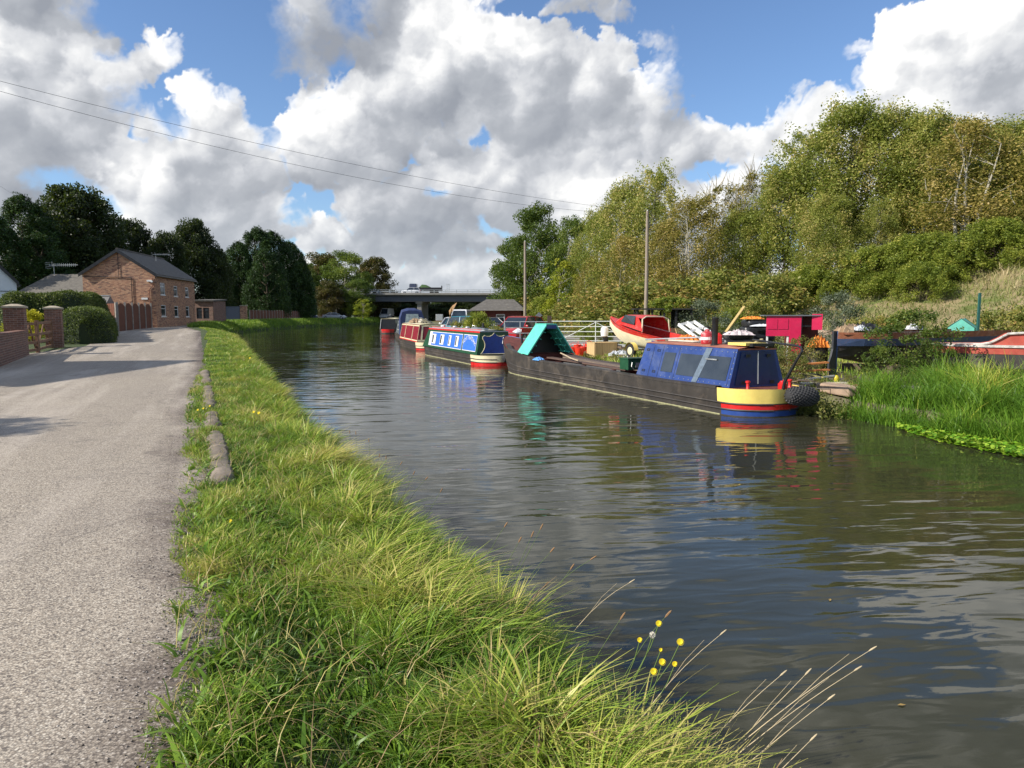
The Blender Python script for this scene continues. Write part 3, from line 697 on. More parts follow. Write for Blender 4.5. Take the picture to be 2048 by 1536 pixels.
def make_tree(name, mat, H, Rr, base, nclump, per, leaf, cr=(.9, 1.6), trunk_r=.22, bark=None, shape='round', gap=0.0, crown_name="crown", multi=1, flat=.8, droop=.1, twigs=0, loc=(0, 0, -400), mixw=(.55, .45), aspect=.5, inner=.35):
    root = empty(name, loc)
    cl = []
    while len(cl) < nclump:
        t_ = rng.uniform(0, 1) ** (.85 if shape != 'cone' else 1.2); z = base + (H - base) * t_
        if shape == 'round': w_ = Rr * (math.sin(math.pi * (.16 + .80 * t_)) ** .62)
        elif shape == 'cone': w_ = Rr * (1 - t_ ** 2.3) ** .62 * (.8 + .2 * min(1, t_ * 5))
        elif shape == 'tall': w_ = Rr * (math.sin(math.pi * (.10 + .84 * t_)) ** .8)
        else: w_ = Rr * (1 - (t_ * .98) ** 2.4) ** .5
        a = rng.uniform(0, 6.283); q = w_ * math.sqrt(rng.uniform(inner, 1))
        cl.append((q * math.cos(a), q * math.sin(a), z, rng.uniform(*cr) * (1 - .35 * t_)))
    cl = np.array(cl)
    C_, cr_nd = crown_points(cl, per, flat=flat)
    if gap: 
        k = _fbm(C_[:, 0] * gap + 3, C_[:, 2] * gap + C_[:, 1] * gap * .7, 3, int(nclump)) > -.10; C_ = C_[k]; cr_nd = cr_nd[k]
    V, Fc = leaf_quads(C_, np.full(len(C_), leaf), None, droop=droop, aspect=aspect)
    rn = np.clip(mixw[0] * cr_nd + mixw[1] * rng.random(len(C_)), 0, 1)
    np_mesh(crown_name, V, Fc, mat, rnd=rn, parent=root)
    mb = MB(); tops = []
    for k in range(multi):
        ax = 0 if multi == 1 else rng.uniform(-.35, .35) * Rr; ay = 0 if multi == 1 else rng.uniform(-.35, .35) * Rr
        pts = []; ns = 6; th = H * (.80 if shape in ('cone', 'tall') else .66) * rng.uniform(.9, 1.1)
        for i in range(ns + 1):
            q = i / ns; pts.append((ax * (.35 + .65 * q) + .14 * Rr * q * math.sin(3 * q + k), ay * (.35 + .65 * q) + .1 * Rr * q * math.cos(4 * q + k), -.25 + th * q))
        mb.tube(pts, [trunk_r * (1 - .82 * i / ns) for i in range(ns + 1)], 7); tops.append(pts)
    order = rng.permutation(len(cl))[:min(len(cl), 34)]
    for i in order:
        c = Vector(cl[i][:3]); tp = tops[i % len(tops)]; zt = max(base * .6, c.z - .45 * math.hypot(c.x, c.y) - .4)
        j = min(range(len(tp)), key=lambda q: abs(tp[q][2] - zt)); s0 = Vector(tp[j]); md = s0.lerp(c, .5) + Vector((0, 0, .12 * (c - s0).length))
        rr = trunk_r * .32 * (1 - .5 * s0.z / H)
        mb.tube([s0, md, c], [rr, rr * .55, rr * .15], 5, cap=False)
    for i in range(twigs):
        c = Vector(cl[rng.integers(len(cl))][:3]); e = c + Vector((rng.uniform(-.6, .6), rng.uniform(-.6, .6), rng.uniform(.7, 1.9)))
        mb.tube([c, c.lerp(e, .5) + Vector((.08, 0, 0)), e], [.03, .02, .008], 4, cap=False)
    mb.build("trunk", bark or BARK, root, smooth=True, fix=False)
    return root
used_ = set()
def plant(proto, x, y, h, rz=None, label=None, cat="tree", group=None, z=None, wid=1.0):
    H0 = proto["h0"]
    c = proto if proto.name not in used_ else copy_tree(proto)
    if c is proto: used_.add(proto.name)
    s = h / H0; c.location = (x, y, (gz(x, y) if z is None else z) - .05); c.scale = (s * wid, s * wid, s); c.rotation_euler = (0, 0, rng.uniform(0, 6.28) if rz is None else rz)
    tag(c, label, cat, group); return c
def proto(*a, h0=None, **k):
    r = make_tree(*a, **k); r["h0"] = float(h0 or a[2]); return r
OLIVE = leafmat("olive_autumn_leaf", [(0, (.10, .13, .028)), (.35, (.21, .25, .048)), (.6, (.32, .34, .07)), (.82, (.50, .43, .13)), (1, (.60, .46, .20))], trans=.42)
BRONZE = leafmat("bronze_autumn_leaf", [(0, (.10, .095, .024)), (.35, (.22, .19, .042)), (.6, (.34, .28, .07)), (.8, (.46, .33, .10)), (1, (.55, .42, .20))], trans=.35)
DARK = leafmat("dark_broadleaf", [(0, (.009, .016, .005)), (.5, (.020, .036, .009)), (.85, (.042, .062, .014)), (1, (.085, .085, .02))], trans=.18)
BROWN = leafmat("brown_turning_leaf", [(0, (.03, .03, .01)), (.5, (.07, .06, .015)), (1, (.15, .09, .025))], trans=.22)
CYP = leafmat("cypress_spray", [(0, (.008, .022, .005)), (.5, (.020, .052, .010)), (.85, (.046, .095, .016)), (1, (.08, .13, .022))], trans=.08)
MIDG = leafmat("mid_green_leaf", [(0, (.03, .055, .010)), (.4, (.07, .115, .018)), (.75, (.13, .18, .03)), (1, (.26, .27, .05))], trans=.35)
LIME = leafmat("lime_yellow_leaf", [(0, (.16, .22, .02)), (.5, (.32, .36, .03)), (1, (.52, .48, .06))], trans=.4)
BRIGHT = leafmat("bright_shrub_leaf", [(0, (.08, .12, .018)), (.4, (.18, .23, .032)), (.8, (.33, .36, .055)), (1, (.52, .45, .10))], trans=.4)
SILV = leafmat("grey_willow_leaf", [(0, (.06, .08, .045)), (.5, (.13, .16, .10)), (1, (.26, .28, .19))], trans=.25)
RUST = leafmat("rust_scrub_leaf", [(0, (.08, .11, .02)), (.4, (.18, .21, .04)), (.7, (.32, .28, .07)), (1, (.46, .25, .09))], trans=.3)
HEDG = leafmat("hedge_leaf", [(0, (.035, .055, .012)), (.45, (.09, .125, .025)), (.8, (.16, .19, .04)), (1, (.27, .26, .08))], trans=.2)
PA = proto("autumn_tree", OLIVE, 12.0, 4.0, 1.2, 170, 290, .19, cr=(.75, 1.75), flat=1.35, trunk_r=.2, bark=BARK_G, gap=.55, multi=2, twigs=6, inner=.05)
PA2 = proto("autumn_tree", OLIVE, 12.0, 3.6, 2.5, 135, 270, .19, cr=(.65, 1.6), flat=1.4, trunk_r=.18, bark=BARK_G, gap=.6, multi=3, twigs=8, inner=.05)
PB = proto("bronze_tree", BRONZE, 11.0, 3.2, 2.0, 120, 220, .17, cr=(.6, 1.5), flat=1.5, trunk_r=.14, bark=BARK_P, gap=.7, multi=4, shape='tall', twigs=16, inner=.05)
PW = proto("sparse_tree", BRONZE, 10.0, 2.6, 1.5, 80, 150, .15, cr=(.5, 1.1), trunk_r=.10, bark=BARK_P, gap=.8, multi=5, shape='tall', twigs=90, inner=.05)
PM = proto("green_tree", MIDG, 12.0, 4.4, 1.0, 120, 240, .26, cr=(.9, 1.7), trunk_r=.24, bark=BARK_P, multi=2, inner=.1)
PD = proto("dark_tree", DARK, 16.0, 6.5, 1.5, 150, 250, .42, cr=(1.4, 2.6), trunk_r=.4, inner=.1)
PR = proto("brown_tree", BROWN, 14.0, 5.0, 1.0, 110, 220, .40, cr=(1.1, 2.1), trunk_r=.3, inner=.1)
PC = proto("cypress", CYP, 15.0, 4.0, .2, 430, 120, .30, cr=(.4, .85), trunk_r=.3, shape='cone', flat=1.7, droop=-.7, aspect=.28, inner=.45)
PS = proto("shrub", BRIGHT, 4.0, 2.8, .1, 95, 230, .17, cr=(.45, .9), trunk_r=.06, multi=4, shape='dome', inner=.05, flat=1.25, gap=.8)
PR2 = proto("scrub_bush", RUST, 3.0, 2.4, .1, 60, 170, .17, cr=(.45, .9), trunk_r=.05, multi=4, shape='dome', inner=.05, flat=1.3, gap=1.0)
PG = proto("willow_bush", SILV, 2.6, 1.5, .1, 55, 200, .10, cr=(.3, .6), trunk_r=.04, multi=5, shape='dome', bark=BARK_G, inner=.05, droop=-.3, aspect=.35)
PY_ = proto("lime_tree", LIME, 8.0, 2.3, 1.0, 60, 170, .22, cr=(.5, 1.0), trunk_r=.1, bark=BARK_P, gap=.7, inner=.05)
def at_px(px, top, Y, p, wid=1.0, label=None, cat="tree", group=None, rz=None, sink=0):
    q = D(px, top, Y); z0 = gz(q.x, Y) - sink
    return plant(p, q.x, Y, q.z - z0, rz, label, cat, group, z=z0, wid=wid)
g1 = "trees along the top of the right embankment"
rt = [(2120, 225, 42, PA, 1.1, "tall olive tree cut by the right edge of the photo"), (2050, 255, 44, PA, 1.1, "olive tree beside the photo's right edge, behind the yellowing one"),
      (1945, 250, 42, PB, 1.4, "yellow and bronze leaved tree with pale stems above the bright shrubs"), (2000, 330, 48, PB, 1.0, "shorter bronze tree behind the yellowing tree on the embankment"), (1865, 240, 47, PA, 1.0, "olive tree just left of the yellowing tree"),
      (1790, 232, 49, PA, .95, "rounded olive tree third from the tallest crown"), (1700, 222, 50, PA, 1.05, "tallest olive crown rising above the crimson cupboard"), (1620, 262, 51, PA2, 1.0, "olive tree forming the left shoulder of the tallest crowns"),
      (1570, 345, 53, PA, .95, "lower olive tree at the left foot of the tall group"), (1505, 345, 56, PW, 1.2, "sparse tree with bare feathery tops left of the tall group"), (1440, 370, 58, PW, 1.25, "thin half bare tree behind the wooden pole"),
      (1890, 262, 53, PA, 1.1, "olive tree behind the yellowing tree, left side"), (1985, 262, 52, PA, 1.1, "olive tree behind the shorter bronze tree"), (2075, 258, 50, PA, 1.1, "olive tree partly outside the right edge, rear row"), (1930, 330, 46, PA2, 1.1, "low spreading olive tree under the yellowing one"), (2040, 350, 44, PA2, 1.1, "low spreading olive tree at the right edge"), (1480, 430, 54, PA, 1.15, "broad low olive tree filling the bank right of the near pole"), (1385, 405, 60, PB, 1.2, "bronze tree directly right of the near pole's top"), (1310, 338, 66, PA2, .8, "tall narrow dark olive tree topping the left half of the belt"),
      (1250, 380, 70, PA, .8, "olive grey tree stepping down left of the narrow tall one"), (1330, 450, 62, PB, 1.2, "bronze tree standing behind the near wooden pole"), (1195, 435, 76, PA, .8, "olive tree where the overhead wires end"),
      (1255, 480, 66, PB, 1.2, "brown leaved tree with pale stems behind the beached cruiser"), (1660, 400, 46, PA, 1.1, "broad olive tree low in front of the tallest crown"), (1760, 400, 45, PA2, .9, "gappy tree through which the sky shows")]
for px, top, Y, p, w_, lab in rt: at_px(px, top, Y + (9 if px > 1400 else 3), p, w_, lab, "tree", g1)
g2 = "green trees beyond the car park by the bridge"
for px, top, Y, p, w_, lab in [(1075, 418, 92, PM, .85, "tall dark green tree with pale forked trunk behind the far pole"), (1034, 476, 96, PM, .85, "spreading green tree overhanging the right end of the bridge"), (1145, 440, 86, PM, .75, "green tree between the far pole and the olive belt"), (1120, 520, 78, PY_, 1.0, "bright yellow lime tree right of the far pole"), (1185, 520, 74, PB, .9, "small bronze tree above the black skip")]:
    at_px(px, top, Y, p, w_, lab, "tree", g2)
g3 = "shrubs growing in front of the embankment trees"
sh = [(1880, 478, 38, PS, 1.0, "bright green shrub highest on the right embankment"), (1800, 505, 38, PS, 1.0, "bright green shrub left of the highest shrub"), (1960, 490, 38, PS, 1.1, "bright green shrub toward the photo's right edge"), (2050, 500, 38, PS, 1.0, "green shrub cut by the right edge of the photo"),
      (1600, 520, 44, PS, 1.2, "yellow green shrub above the stacked black sacks"), (1690, 530, 43, PS, 1.1, "yellow green shrub above the crimson cupboard"), (1530, 530, 47, PR2, 1.3, "rust tinged scrub bush right of the near pole, farther of two"), (1440, 540, 50, PR2, 1.4, "rust tinged scrub bush right of the near pole, nearer of two"),
      (1365, 560, 52, PR2, 1.3, "red brown scrub above the open black shelter"), (1290, 560, 56, PR2, 1.5, "scrub bush at the foot of the near pole"), (1220, 570, 60, PR2, 1.5, "scrub bush behind the beached red cruiser"), (1160, 590, 72, PR2, 1.3, "scrub bush behind the black skip"), (1090, 585, 80, PS, 1.0, "green shrub behind the red car"),
      (1500, 590, 38, PR2, .9, "low rusty bush behind the black sacks"), (1180, 628, 56, PS, .7, "low green bush beside the black skip"), (1560, 560, 42, PS, 1.2, "yellow green shrub left of the crimson cupboard's tree"), (1920, 520, 42, PS, 1.2, "bright shrub between the highest and the right edge ones"), (1745, 515, 39, PS, 1.0, "bright shrub under the gappy tree, left of the shrub mass"), (1845, 500, 36, PS, 1.1, "bright shrub spilling forward below the highest one"), (2010, 505, 37, PS, 1.1, "bright shrub second from the photo's right edge"), (1655, 545, 40, PS, 1.0, "yellow green shrub directly above the crimson cupboard's door"), (1085, 580, 90, PR2, 1.3, "dull scrub behind the red car's roof")]
for px, top, Y, p, w_, lab in sh: at_px(px, top + (28 if px > 1500 else 12), Y + (8 if px > 1500 and p is not PR2 else 0), p, w_ * 1.1, lab, "shrub", g3)
at_px(1675, 588, 31, PG, 1.0, "grey green willow bush right of the crimson cupboard", "shrub")
at_px(1410, 603, 34, PG, 1.15, "dark grey green bush beside the open black shelter", "shrub")
at_px(1465, 622, 36, PS, .8, "pale green creeper heap left of the black sacks", "shrub")
# left side
ordn = ["first", "second", "third", "fourth", "fifth", "sixth", "seventh", "eighth", "ninth", "tenth", "eleventh", "twelfth", "thirteenth", "fourteenth", "fifteenth"]
for i in range(15):
    px = 1400 + i * 47 + rng.uniform(-14, 14); Y = float(np.interp(px, [1400, 1700, 2060], [54, 49, 44.5])) + rng.uniform(-1, 1); q = D(px, 600, Y); p = PS if (i % 3 or px > 1760) else PR2
    plant(p, q.x, Y, rng.uniform(1.7, 2.9), None, f"yellow green shrub low along the embankment trees, {ordn[i]} in that row from the left", "shrub", g3, wid=1.2)
g4 = "dark trees behind the brick house"
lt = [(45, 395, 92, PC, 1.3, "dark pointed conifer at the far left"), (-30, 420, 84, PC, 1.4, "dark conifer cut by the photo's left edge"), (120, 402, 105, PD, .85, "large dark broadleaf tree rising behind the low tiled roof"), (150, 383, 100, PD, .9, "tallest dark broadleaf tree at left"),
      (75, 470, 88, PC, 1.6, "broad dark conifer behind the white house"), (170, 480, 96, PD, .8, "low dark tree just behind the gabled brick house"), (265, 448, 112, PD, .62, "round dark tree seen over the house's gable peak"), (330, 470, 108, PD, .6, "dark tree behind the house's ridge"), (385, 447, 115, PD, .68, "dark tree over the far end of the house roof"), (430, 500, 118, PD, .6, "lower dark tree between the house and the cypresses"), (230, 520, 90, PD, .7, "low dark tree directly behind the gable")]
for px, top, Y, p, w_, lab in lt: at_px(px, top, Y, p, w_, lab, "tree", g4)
g5 = "tall cypress clump behind the long brown fence"
for px, top, Y, w_, lab in [(475, 486, 122, .95, "leftmost cypress of the clump, lit on its left side"), (512, 458, 126, 1.0, "highest cypress of the clump"), (545, 466, 130, 1.0, "cypress third from the left in the clump"), (578, 486, 134, .95, "cypress fourth from the left in the clump"), (600, 520, 138, .8, "lowest cypress at the clump's right end"), (455, 540, 118, .7, "short cypress beside the grey yard gates"), (530, 500, 118, 1.0, "cypress standing forward in the middle of the clump")]:
    at_px(px, top, Y + 14, PC, w_ * 1.3, lab, "tree", g5)
g6 = "mixed trees left of the bridge"
for px, top, Y, p, w_, lab in [(640, 512, 190, PR, 1.0, "brown tree just right of the cypress clump"), (690, 506, 180, PM, .95, "olive tree in the middle of the group left of the bridge"), (748, 520, 195, PR, .8, "reddish brown tree at the bridge's left end"), (715, 560, 168, PM, .9, "lower olive tree in front of the bridge end"), (725, 598, 160, PY_, 1.3, "small yellowing tree against the bridge's left end"), (655, 565, 165, PR, .9, "low brown tree behind the silver car"), (610, 530, 175, PM, .8, "green tree partly hidden by the cypresses")]:
    at_px(px, top, Y, p, w_ * 1.3, lab, "tree", g6)
g7 = "far trees seen past the bridge"
for px, top, Y, p, lab in [(800, 588, 290, PD, "dark tree beyond the bridge opening, left of the pier"), (760, 586, 270, PD, "dark tree beyond the left bridge opening"), (840, 590, 300, PD, "dark tree straight behind the bridge pier"), (900, 590, 290, PR, "brown tree beyond the right bridge opening"), (950, 588, 300, PD, "dark tree beyond the bridge near the hut"), (860, 583, 320, PM, "treetop showing just above the bridge railing")]:
    at_px(px, top + 8, Y, p, 1.6, lab, "tree", g7)
for px, h_, lab in [(735, 5.6, 'dark bush added to darken the bridge opening, leftmost'), (775, 5.4, 'dark bush added to darken the gap beyond the parked van'), (815, 5.6, 'dark bush added to darken the opening left of the bridge pier'), (868, 5.6, 'dark bush added to darken the opening right of the bridge pier'), (905, 5.4, 'dark bush added to darken the gap behind the grey tank'), (945, 5.6, 'dark bush added to darken the gap behind the low hut')]:  # bushes added to make the openings below the deck dark
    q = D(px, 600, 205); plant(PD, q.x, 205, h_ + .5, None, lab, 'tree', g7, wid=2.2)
# a garden tree and a clipped yew outside the left of the view; their shade falls on the lane
plant(PD, -13.6, 7.0, 4.7, 0.4, "small dark garden tree left of the lane beside the viewer", "tree")
for p in (PA, PA2, PB, PW, PM, PD, PR, PC, PS, PR2, PG, PY_):
    pass
# ---------------------------------------------------------------- shared materials
BR1 = brick("multi_brick", [(.14, .06, .04), (.36, .15, .08), (.52, .25, .13), (.62, .34, .18), (.44, .18, .09)])
BR2 = brick("dark_brick", [(.13, .06, .045), (.20, .09, .06), (.26, .12, .08)])
TILE = None
def tilemat(name, col, step=.30):
    m, t, b, o = new_mat(name); tc = t.new('ShaderNodeTexCoord').outputs['Object']; p = t.sep(tc)
    f = t.math('FRACT', t.math('DIVIDE', p[2], step * .6)); n = t.noise(tc, 3, 5, .65); n2 = t.noise(tc, 22, 3, .6)
    c = t.ramp(n, [(.3, tuple(x * .7 for x in col)), (.7, tuple(x * 1.3 for x in col))])
    c = t.mix(t.mr(n2, .5, .8, 0, .4), c, (.16, .17, .11)); c = t.mix(t.mr(f, .0, .12, .75, 0), c, tuple(x * .25 for x in col))
    t.put(b.inputs['Base Color'], c); b.inputs['Roughness'].default_value = .85
    bump(t, b, t.math('ADD', t.math('MULTIPLY', f, 1.0), t.math('MULTIPLY', n2, .4)), .8, .04); return m
TILE = tilemat("grey_roof_tile", (.12, .11, .10)); TILE2 = tilemat("brown_roof_tile", (.15, .135, .115))
WHITE = paint("white_upvc", (.78, .78, .76), rough=.35, var=.05, dirt=(.5, .48, .42), dirt_amt=.2)
WALLW = paint("white_render", (.72, .74, .78), rough=.85, var=.06, scale=1.5, dirt=(.45, .46, .44), dirt_amt=.3)
BLACKP = paint("black_paint", (.018, .018, .02), rough=.4, var=.3); GREYP = paint("grey_gate_paint", (.14, .155, .175), rough=.5, var=.1)
FENCEW = wood("red_brown_fence", (.16, .055, .028), var=.35); POSTC = paint("concrete_post", (.34, .31, .27), rough=.95, var=.2, dirt=(.15, .13, .10))
GATEW = wood("old_gate_wood", (.20, .11, .065), var=.35); GLASS = glass_dark("window_glass"); STONE = paint("sandstone_cap", (.42, .36, .27), rough=.95, var=.2, dirt=(.18, .16, .12), bmp=.5)
CONC = paint("weathered_concrete", (.34, .31, .27), rough=.95, var=.18, dirt=(.13, .12, .09), bmp=.5, fine=35)
GALV = paint("galvanised_steel", (.48, .50, .50), rough=.45, var=.15, metal=.6)
def wall_holes(mb, o, u, n, W, Hh, holes, depth=.09):
    """front face of a wall with rectangular openings + reveals; holes = (u0,u1,z0,z1)"""
    o = Vector(o); u = Vector(u).normalized(); n = Vector(n).normalized(); up = Vector((0, 0, 1))
    us = sorted({0, W} | {h[0] for h in holes} | {h[1] for h in holes}); zs = sorted({0, Hh} | {h[2] for h in holes} | {h[3] for h in holes})
    for a, b in zip(us, us[1:]):
        for c, d in zip(zs, zs[1:]):
            if any(h[0] <= a and b <= h[1] and h[2] <= c and d <= h[3] for h in holes): continue
            mb.quad(o + u * a + up * c, o + u * b + up * c, o + u * b + up * d, o + u * a + up * d)
    for a, b, c, d in holes:
        P = [o + u * a + up * c, o + u * b + up * c, o + u * b + up * d, o + u * a + up * d]; Q = [p - n * depth for p in P]
        for i in range(4): mb.quad(P[i], P[(i + 1) % 4], Q[(i + 1) % 4], Q[i])
def window(root, o, u, n, a, b, c, d, fw=.06, mull=True, depth=.07, name="window", fm=None, sill=True):
    o = Vector(o); u = Vector(u).normalized(); n = Vector(n).normalized(); up = Vector((0, 0, 1))
    P = lambda x, z, k: o + u * x + up * z + n * k
    mb = MB()
    def bar(x0, x1, z0, z1, k0, k1):
        vs = [P(x, z, k) for k in (k0, k1) for x, z in ((x0, z0), (x1, z0), (x1, z1), (x0, z1))]
        mb.add(vs, [(0, 1, 2, 3), (7, 6, 5, 4), (0, 4, 5, 1), (1, 5, 6, 2), (2, 6, 7, 3), (3, 7, 4, 0)])
    k0, k1 = -depth, -depth + .045
    bar(a, a + fw, c, d, k0, k1); bar(b - fw, b, c, d, k0, k1); bar(a + fw, b - fw, c, c + fw, k0, k1); bar(a + fw, b - fw, d - fw, d, k0, k1)
    if mull: bar(a + fw, b - fw, c + (d - c) * .66, c + (d - c) * .66 + fw * .8, k0, k1)
    fr = mb.build(name, fm or WHITE, root)
    g = MB(); vs = [P(x, z, k0 + .012) for x, z in ((a + fw, c + fw), (b - fw, c + fw), (b - fw, d - fw), (a + fw, d - fw))]; g.add(vs, [(0, 1, 2, 3)]); g.build("pane", GLASS, fr)
    if sill:
        s = MB(); mb2 = mb; 
        vs = [P(x, z, k) for k in (-depth, .05) for x, z in ((a - .06, c - .08), (b + .06, c - .08), (b + .06, c - .005), (a - .06, c - .005))]
        s.add(vs, [(0, 1, 2, 3), (7, 6, 5, 4), (0, 4, 5, 1), (1, 5, 6, 2), (2, 6, 7, 3), (3, 7, 4, 0)]); s.build("sill", WHITE, fr)
    return fr
def gable_house(name, loc, rz, W, L, E, A, wall, roof, label, wins=(), barge=BLACKP, thick=.12, over=.22, inner=None):
    """local: x -W..0 (gable faces -y), y 0..L; E eaves, A apex"""
    root = empty(name, loc, rz, label, "house")
    mb = MB(); hs = [(w_[0], w_[1], w_[2], w_[3]) for w_ in wins]
    wall_holes(mb, (0, 0, 0), (0, 1, 0), (1, 0, 0), L, E, hs)
    mb.add([(-W, 0, 0), (0, 0, 0), (0, 0, E), (-W / 2, 0, A), (-W, 0, E)], [(0, 1, 2, 3, 4)])
    mb.add([(-W, L, 0), (0, L, 0), (0, L, E), (-W / 2, L, A), (-W, L, E)], [(4, 3, 2, 1, 0)])
    mb.quad((-W, L, 0), (-W, 0, 0), (-W, 0, E), (-W, L, E)); mb.quad((-W, 0, 0), (-W, L, 0), (0, L, 0), (0, 0, 0))
    mb.build("wall", wall, root, fix=False)
    for w_ in wins: window(root, (0, 0, 0), (0, 1, 0), (1, 0, 0), *w_)
    rf = MB(); k = (A - E) / (W / 2); o2 = over
    for sx in (-1, 1):
        x0 = -W / 2; x1 = x0 + sx * (W / 2 + o2); z0 = A + .03; z1 = E - k * o2 + .03
        rf.prism([(x0, z0), (x1, z1), (x1, z1 + thick), (x0, z0 + thick)], -o2, L + o2, 'Y')
    r_ = rf.build("roof", roof, root)
    tl = MB(); tl.tube([(-W / 2, -over, A + thick + .05), (-W / 2, L + over, A + thick + .05)], .09, 6); tl.build("ridge_tiles", roof, r_)
    bg_ = MB()
    for sx in (-1, 1):
        x0 = -W / 2; x1 = x0 + sx * (W / 2 + o2 + .02)
        bg_.prism([(x0, A - .14), (x1, E - k * (o2 + .02) - .14), (x1, E - k * (o2 + .02) + thick + .05), (x0, A + thick + .05)], -over - .04, -over - .003, 'Y')
    bg_.build("bargeboard", barge, root)
    gt_ = MB(); gt_.tube([(.22, -over, E - k * .2 - .02), (.22, L + over, E - k * .2 - .02)], .06, 6); gt_.build("gutter", barge, root)
    return root
gh = gz(-32.2, 66) - .12
H1 = gable_house("brick_house", (-32.2, 66, gh), R(8.06), 6.1, 12.1, 4.95, 7.0, BR1, TILE, "two storey brick house with gable end facing the lane and six white windows",
    wins=[(1.3, 2.6, 1.15, 2.2), (5.15, 6.3, 1.1, 2.15), (8.8, 9.95, 1.1, 2.15), (1.3, 2.6, 3.15, 4.25), (5.15, 6.3, 3.1, 4.1), (8.8, 9.95, 3.1, 4.1)])
mb = MB(); mb.tube([(-.22, -.07, 4.6), (-.22, -.07, 3.9), (-.5, -.07, 3.6), (-.5, -.07, 0)], .045, 6); mb.build("downpipe", paint("brown_pipe", (.22, .09, .05)), H1)
mb = MB(); mb.tube([(-2.0, -.05, 4.6), (-2.0, -.05, .3)], .03, 5); mb.tube([(-3.05, -.05, 6.8), (-3.05, -.05, 4.7)], .02, 5); mb.tube([(-5.9, -.05, 4.72), (-2.0, -.05, 4.62)], .025, 5); mb.build("cable", BLACKP, H1)
mb = MB(); mb.box((-.45, -.09, 4.35), (.42, .16, .14)); mb.box((-.22, -.2, 4.28), (.16, .14, .14)); mb.build("security_light", WHITE, H1)
mb = MB(); mb.box((-.95, -.04, 2.75), (.52, .05, .17)); mb.build("name_plate", WHITE, H1)
H2 = gable_house("white_house", (D(35, 600, 50).x, 50, gz(-34, 50) - .1), R(38), 6.4, 9, 3.65, 7.3, WALLW, TILE, "white rendered house with dark sloping roof edge cut by the left edge", thick=.1, over=.12)
mb = MB(); mb.box((-.9, -.03, 3.0), (.9, .04, .03)); mb.box((-.6, -.03, 2.2), (.05, .04, .25)); mb.build("wall_cable", BLACKP, H2)
# low tiled bungalow behind
root = empty("bungalow", (-50.5, 82, .9), R(5), "low house with plain grey brown tiled roof left of the brick gable", "house")
mb = MB(); mb.box((0, 3, 1.9), (9, 6, 3.8)); mb.build("wall", BR2, root)
mb = MB(); mb.add([(-4.9, -.4, 3.7), (6, -.4, 3.7), (6, 6.4, 3.7), (-4.9, 6.4, 3.7), (-2.6, 3, 6.0), (6, 3, 6.0)], [(0, 1, 5, 4), (2, 3, 4, 5), (3, 0, 4), (1, 2, 5), (0, 3, 2, 1)]); mb.build("roof", TILE2, root)
def aerial(x, y, z, s, rz, label):
    r = empty("tv_aerial", (x, y, z), rz, label, "aerial")
    mb = MB(); mb.tube([(0, 0, 0), (0, 0, .75 * s)], .02 * s, 5); mb.build("mast", GALV, r)
    mb = MB(); mb.tube([(-.3 * s, 0, .7 * s), (1.5 * s, 0, .74 * s)], .018 * s, 5)
    for i in range(13): mb.tube([(-.1 * s + i * .12 * s, 0, (.57 if i < 1 else .62) * s), (-.1 * s + i * .12 * s, 0, (.84 if i > 0 else .95) * s)], .012 * s, 4)
    for q in (-1, 0, 1, 2): mb.tube([(-.4 * s, -.25 * s, (.62 + .12 * q) * s), (-.3 * s, .25 * s, (.62 + .12 * q) * s)], .014 * s, 4)
    mb.build("array", GALV, r)
q = D(92, 548, 83); aerial(q.x, 84.5, 6.7, 1.7, R(10), "television aerial on the low tiled roof")
q = D(312, 520, 72); aerial(q.x, 72, q.z - .1, .9, R(20), "television aerial on the brick house's roof ridge")
# small garden shed roof in front of the gable
q = D(196, 590, 60)
root = empty("garden_shed", (q.x, 60, gz(q.x, 60)), R(6), "small garden shed with felt roof against the brick gable", "shed")
mb = MB(); mb.box((0, 0, 1.05), (1.7, 1.5, 2.1)); mb.build("wall", GATEW, root)
mb = MB(); mb.prism([(-.9, 2.1), (0, 2.75), (.0, 2.81), (-.98, 2.12)], -.9, .95, 'X') if False else mb.add([(-.95, -.85, 2.1), (.95, -.85, 2.1), (.95, 0, 2.78), (-.95, 0, 2.78), (-.95, .85, 2.1), (.95, .85, 2.1)], [(0, 1, 2, 3), (3, 2, 5, 4), (0, 3, 4), (1, 5, 2)]); mb.build("roof", paint("roof_felt", (.20, .19, .18), rough=.95), root)
mb = MB(); mb.box((0, 0, 2.8), (1.9, .22, .07)); mb.build("ridge", GALV, root)
# brick garage beyond the house
q0 = D(393, 650, 84); root = empty("brick_garage", (q0.x - .2, 84, gz(-37, 84) - .1), R(6), "low brick outbuilding with two dark windows beside the grey gates", "outbuilding")
mb = MB(); wall_holes(mb, (0, 0, 0), (1, 0, 0), (0, -1, 0), 2.1, 2.75, [(.25, .85, .7, 1.95), (1.0, 1.65, .7, 1.95)])
mb.box((1.05, 2.6, 1.375), (2.1, 5.0, 2.75)); mb.build("wall", BR2, root, fix=False)
for a, b in ((.25, .85), (1.0, 1.65)): window(root, (0, 0, 0), (1, 0, 0), (0, -1, 0), a, b, .7, 1.95, mull=True, fm=BLACKP, sill=False)
mb = MB(); mb.box((1.05, 2.5, 2.85), (2.4, 5.5, .16), rx=R(2)); mb.build("roof", TILE, root)
q = D(432, 607, 112)
root = empty("motorhome", (q.x - .6, 112, gz(-45, 112)), R(0), "white and teal motorhome showing above the grey gates", "motorhome")
mb = MB(); mb.box((0, 0, 1.75), (2.2, 5, 2.6)); mb.build("body", WHITE, root, bevel=.15)
mb = MB(); mb.box((-1.9, -.3, 1.9), (1.4, 3.5, 2.3)); mb.build("cab", paint("teal_body", (.12, .34, .34)), root, bevel=.2)
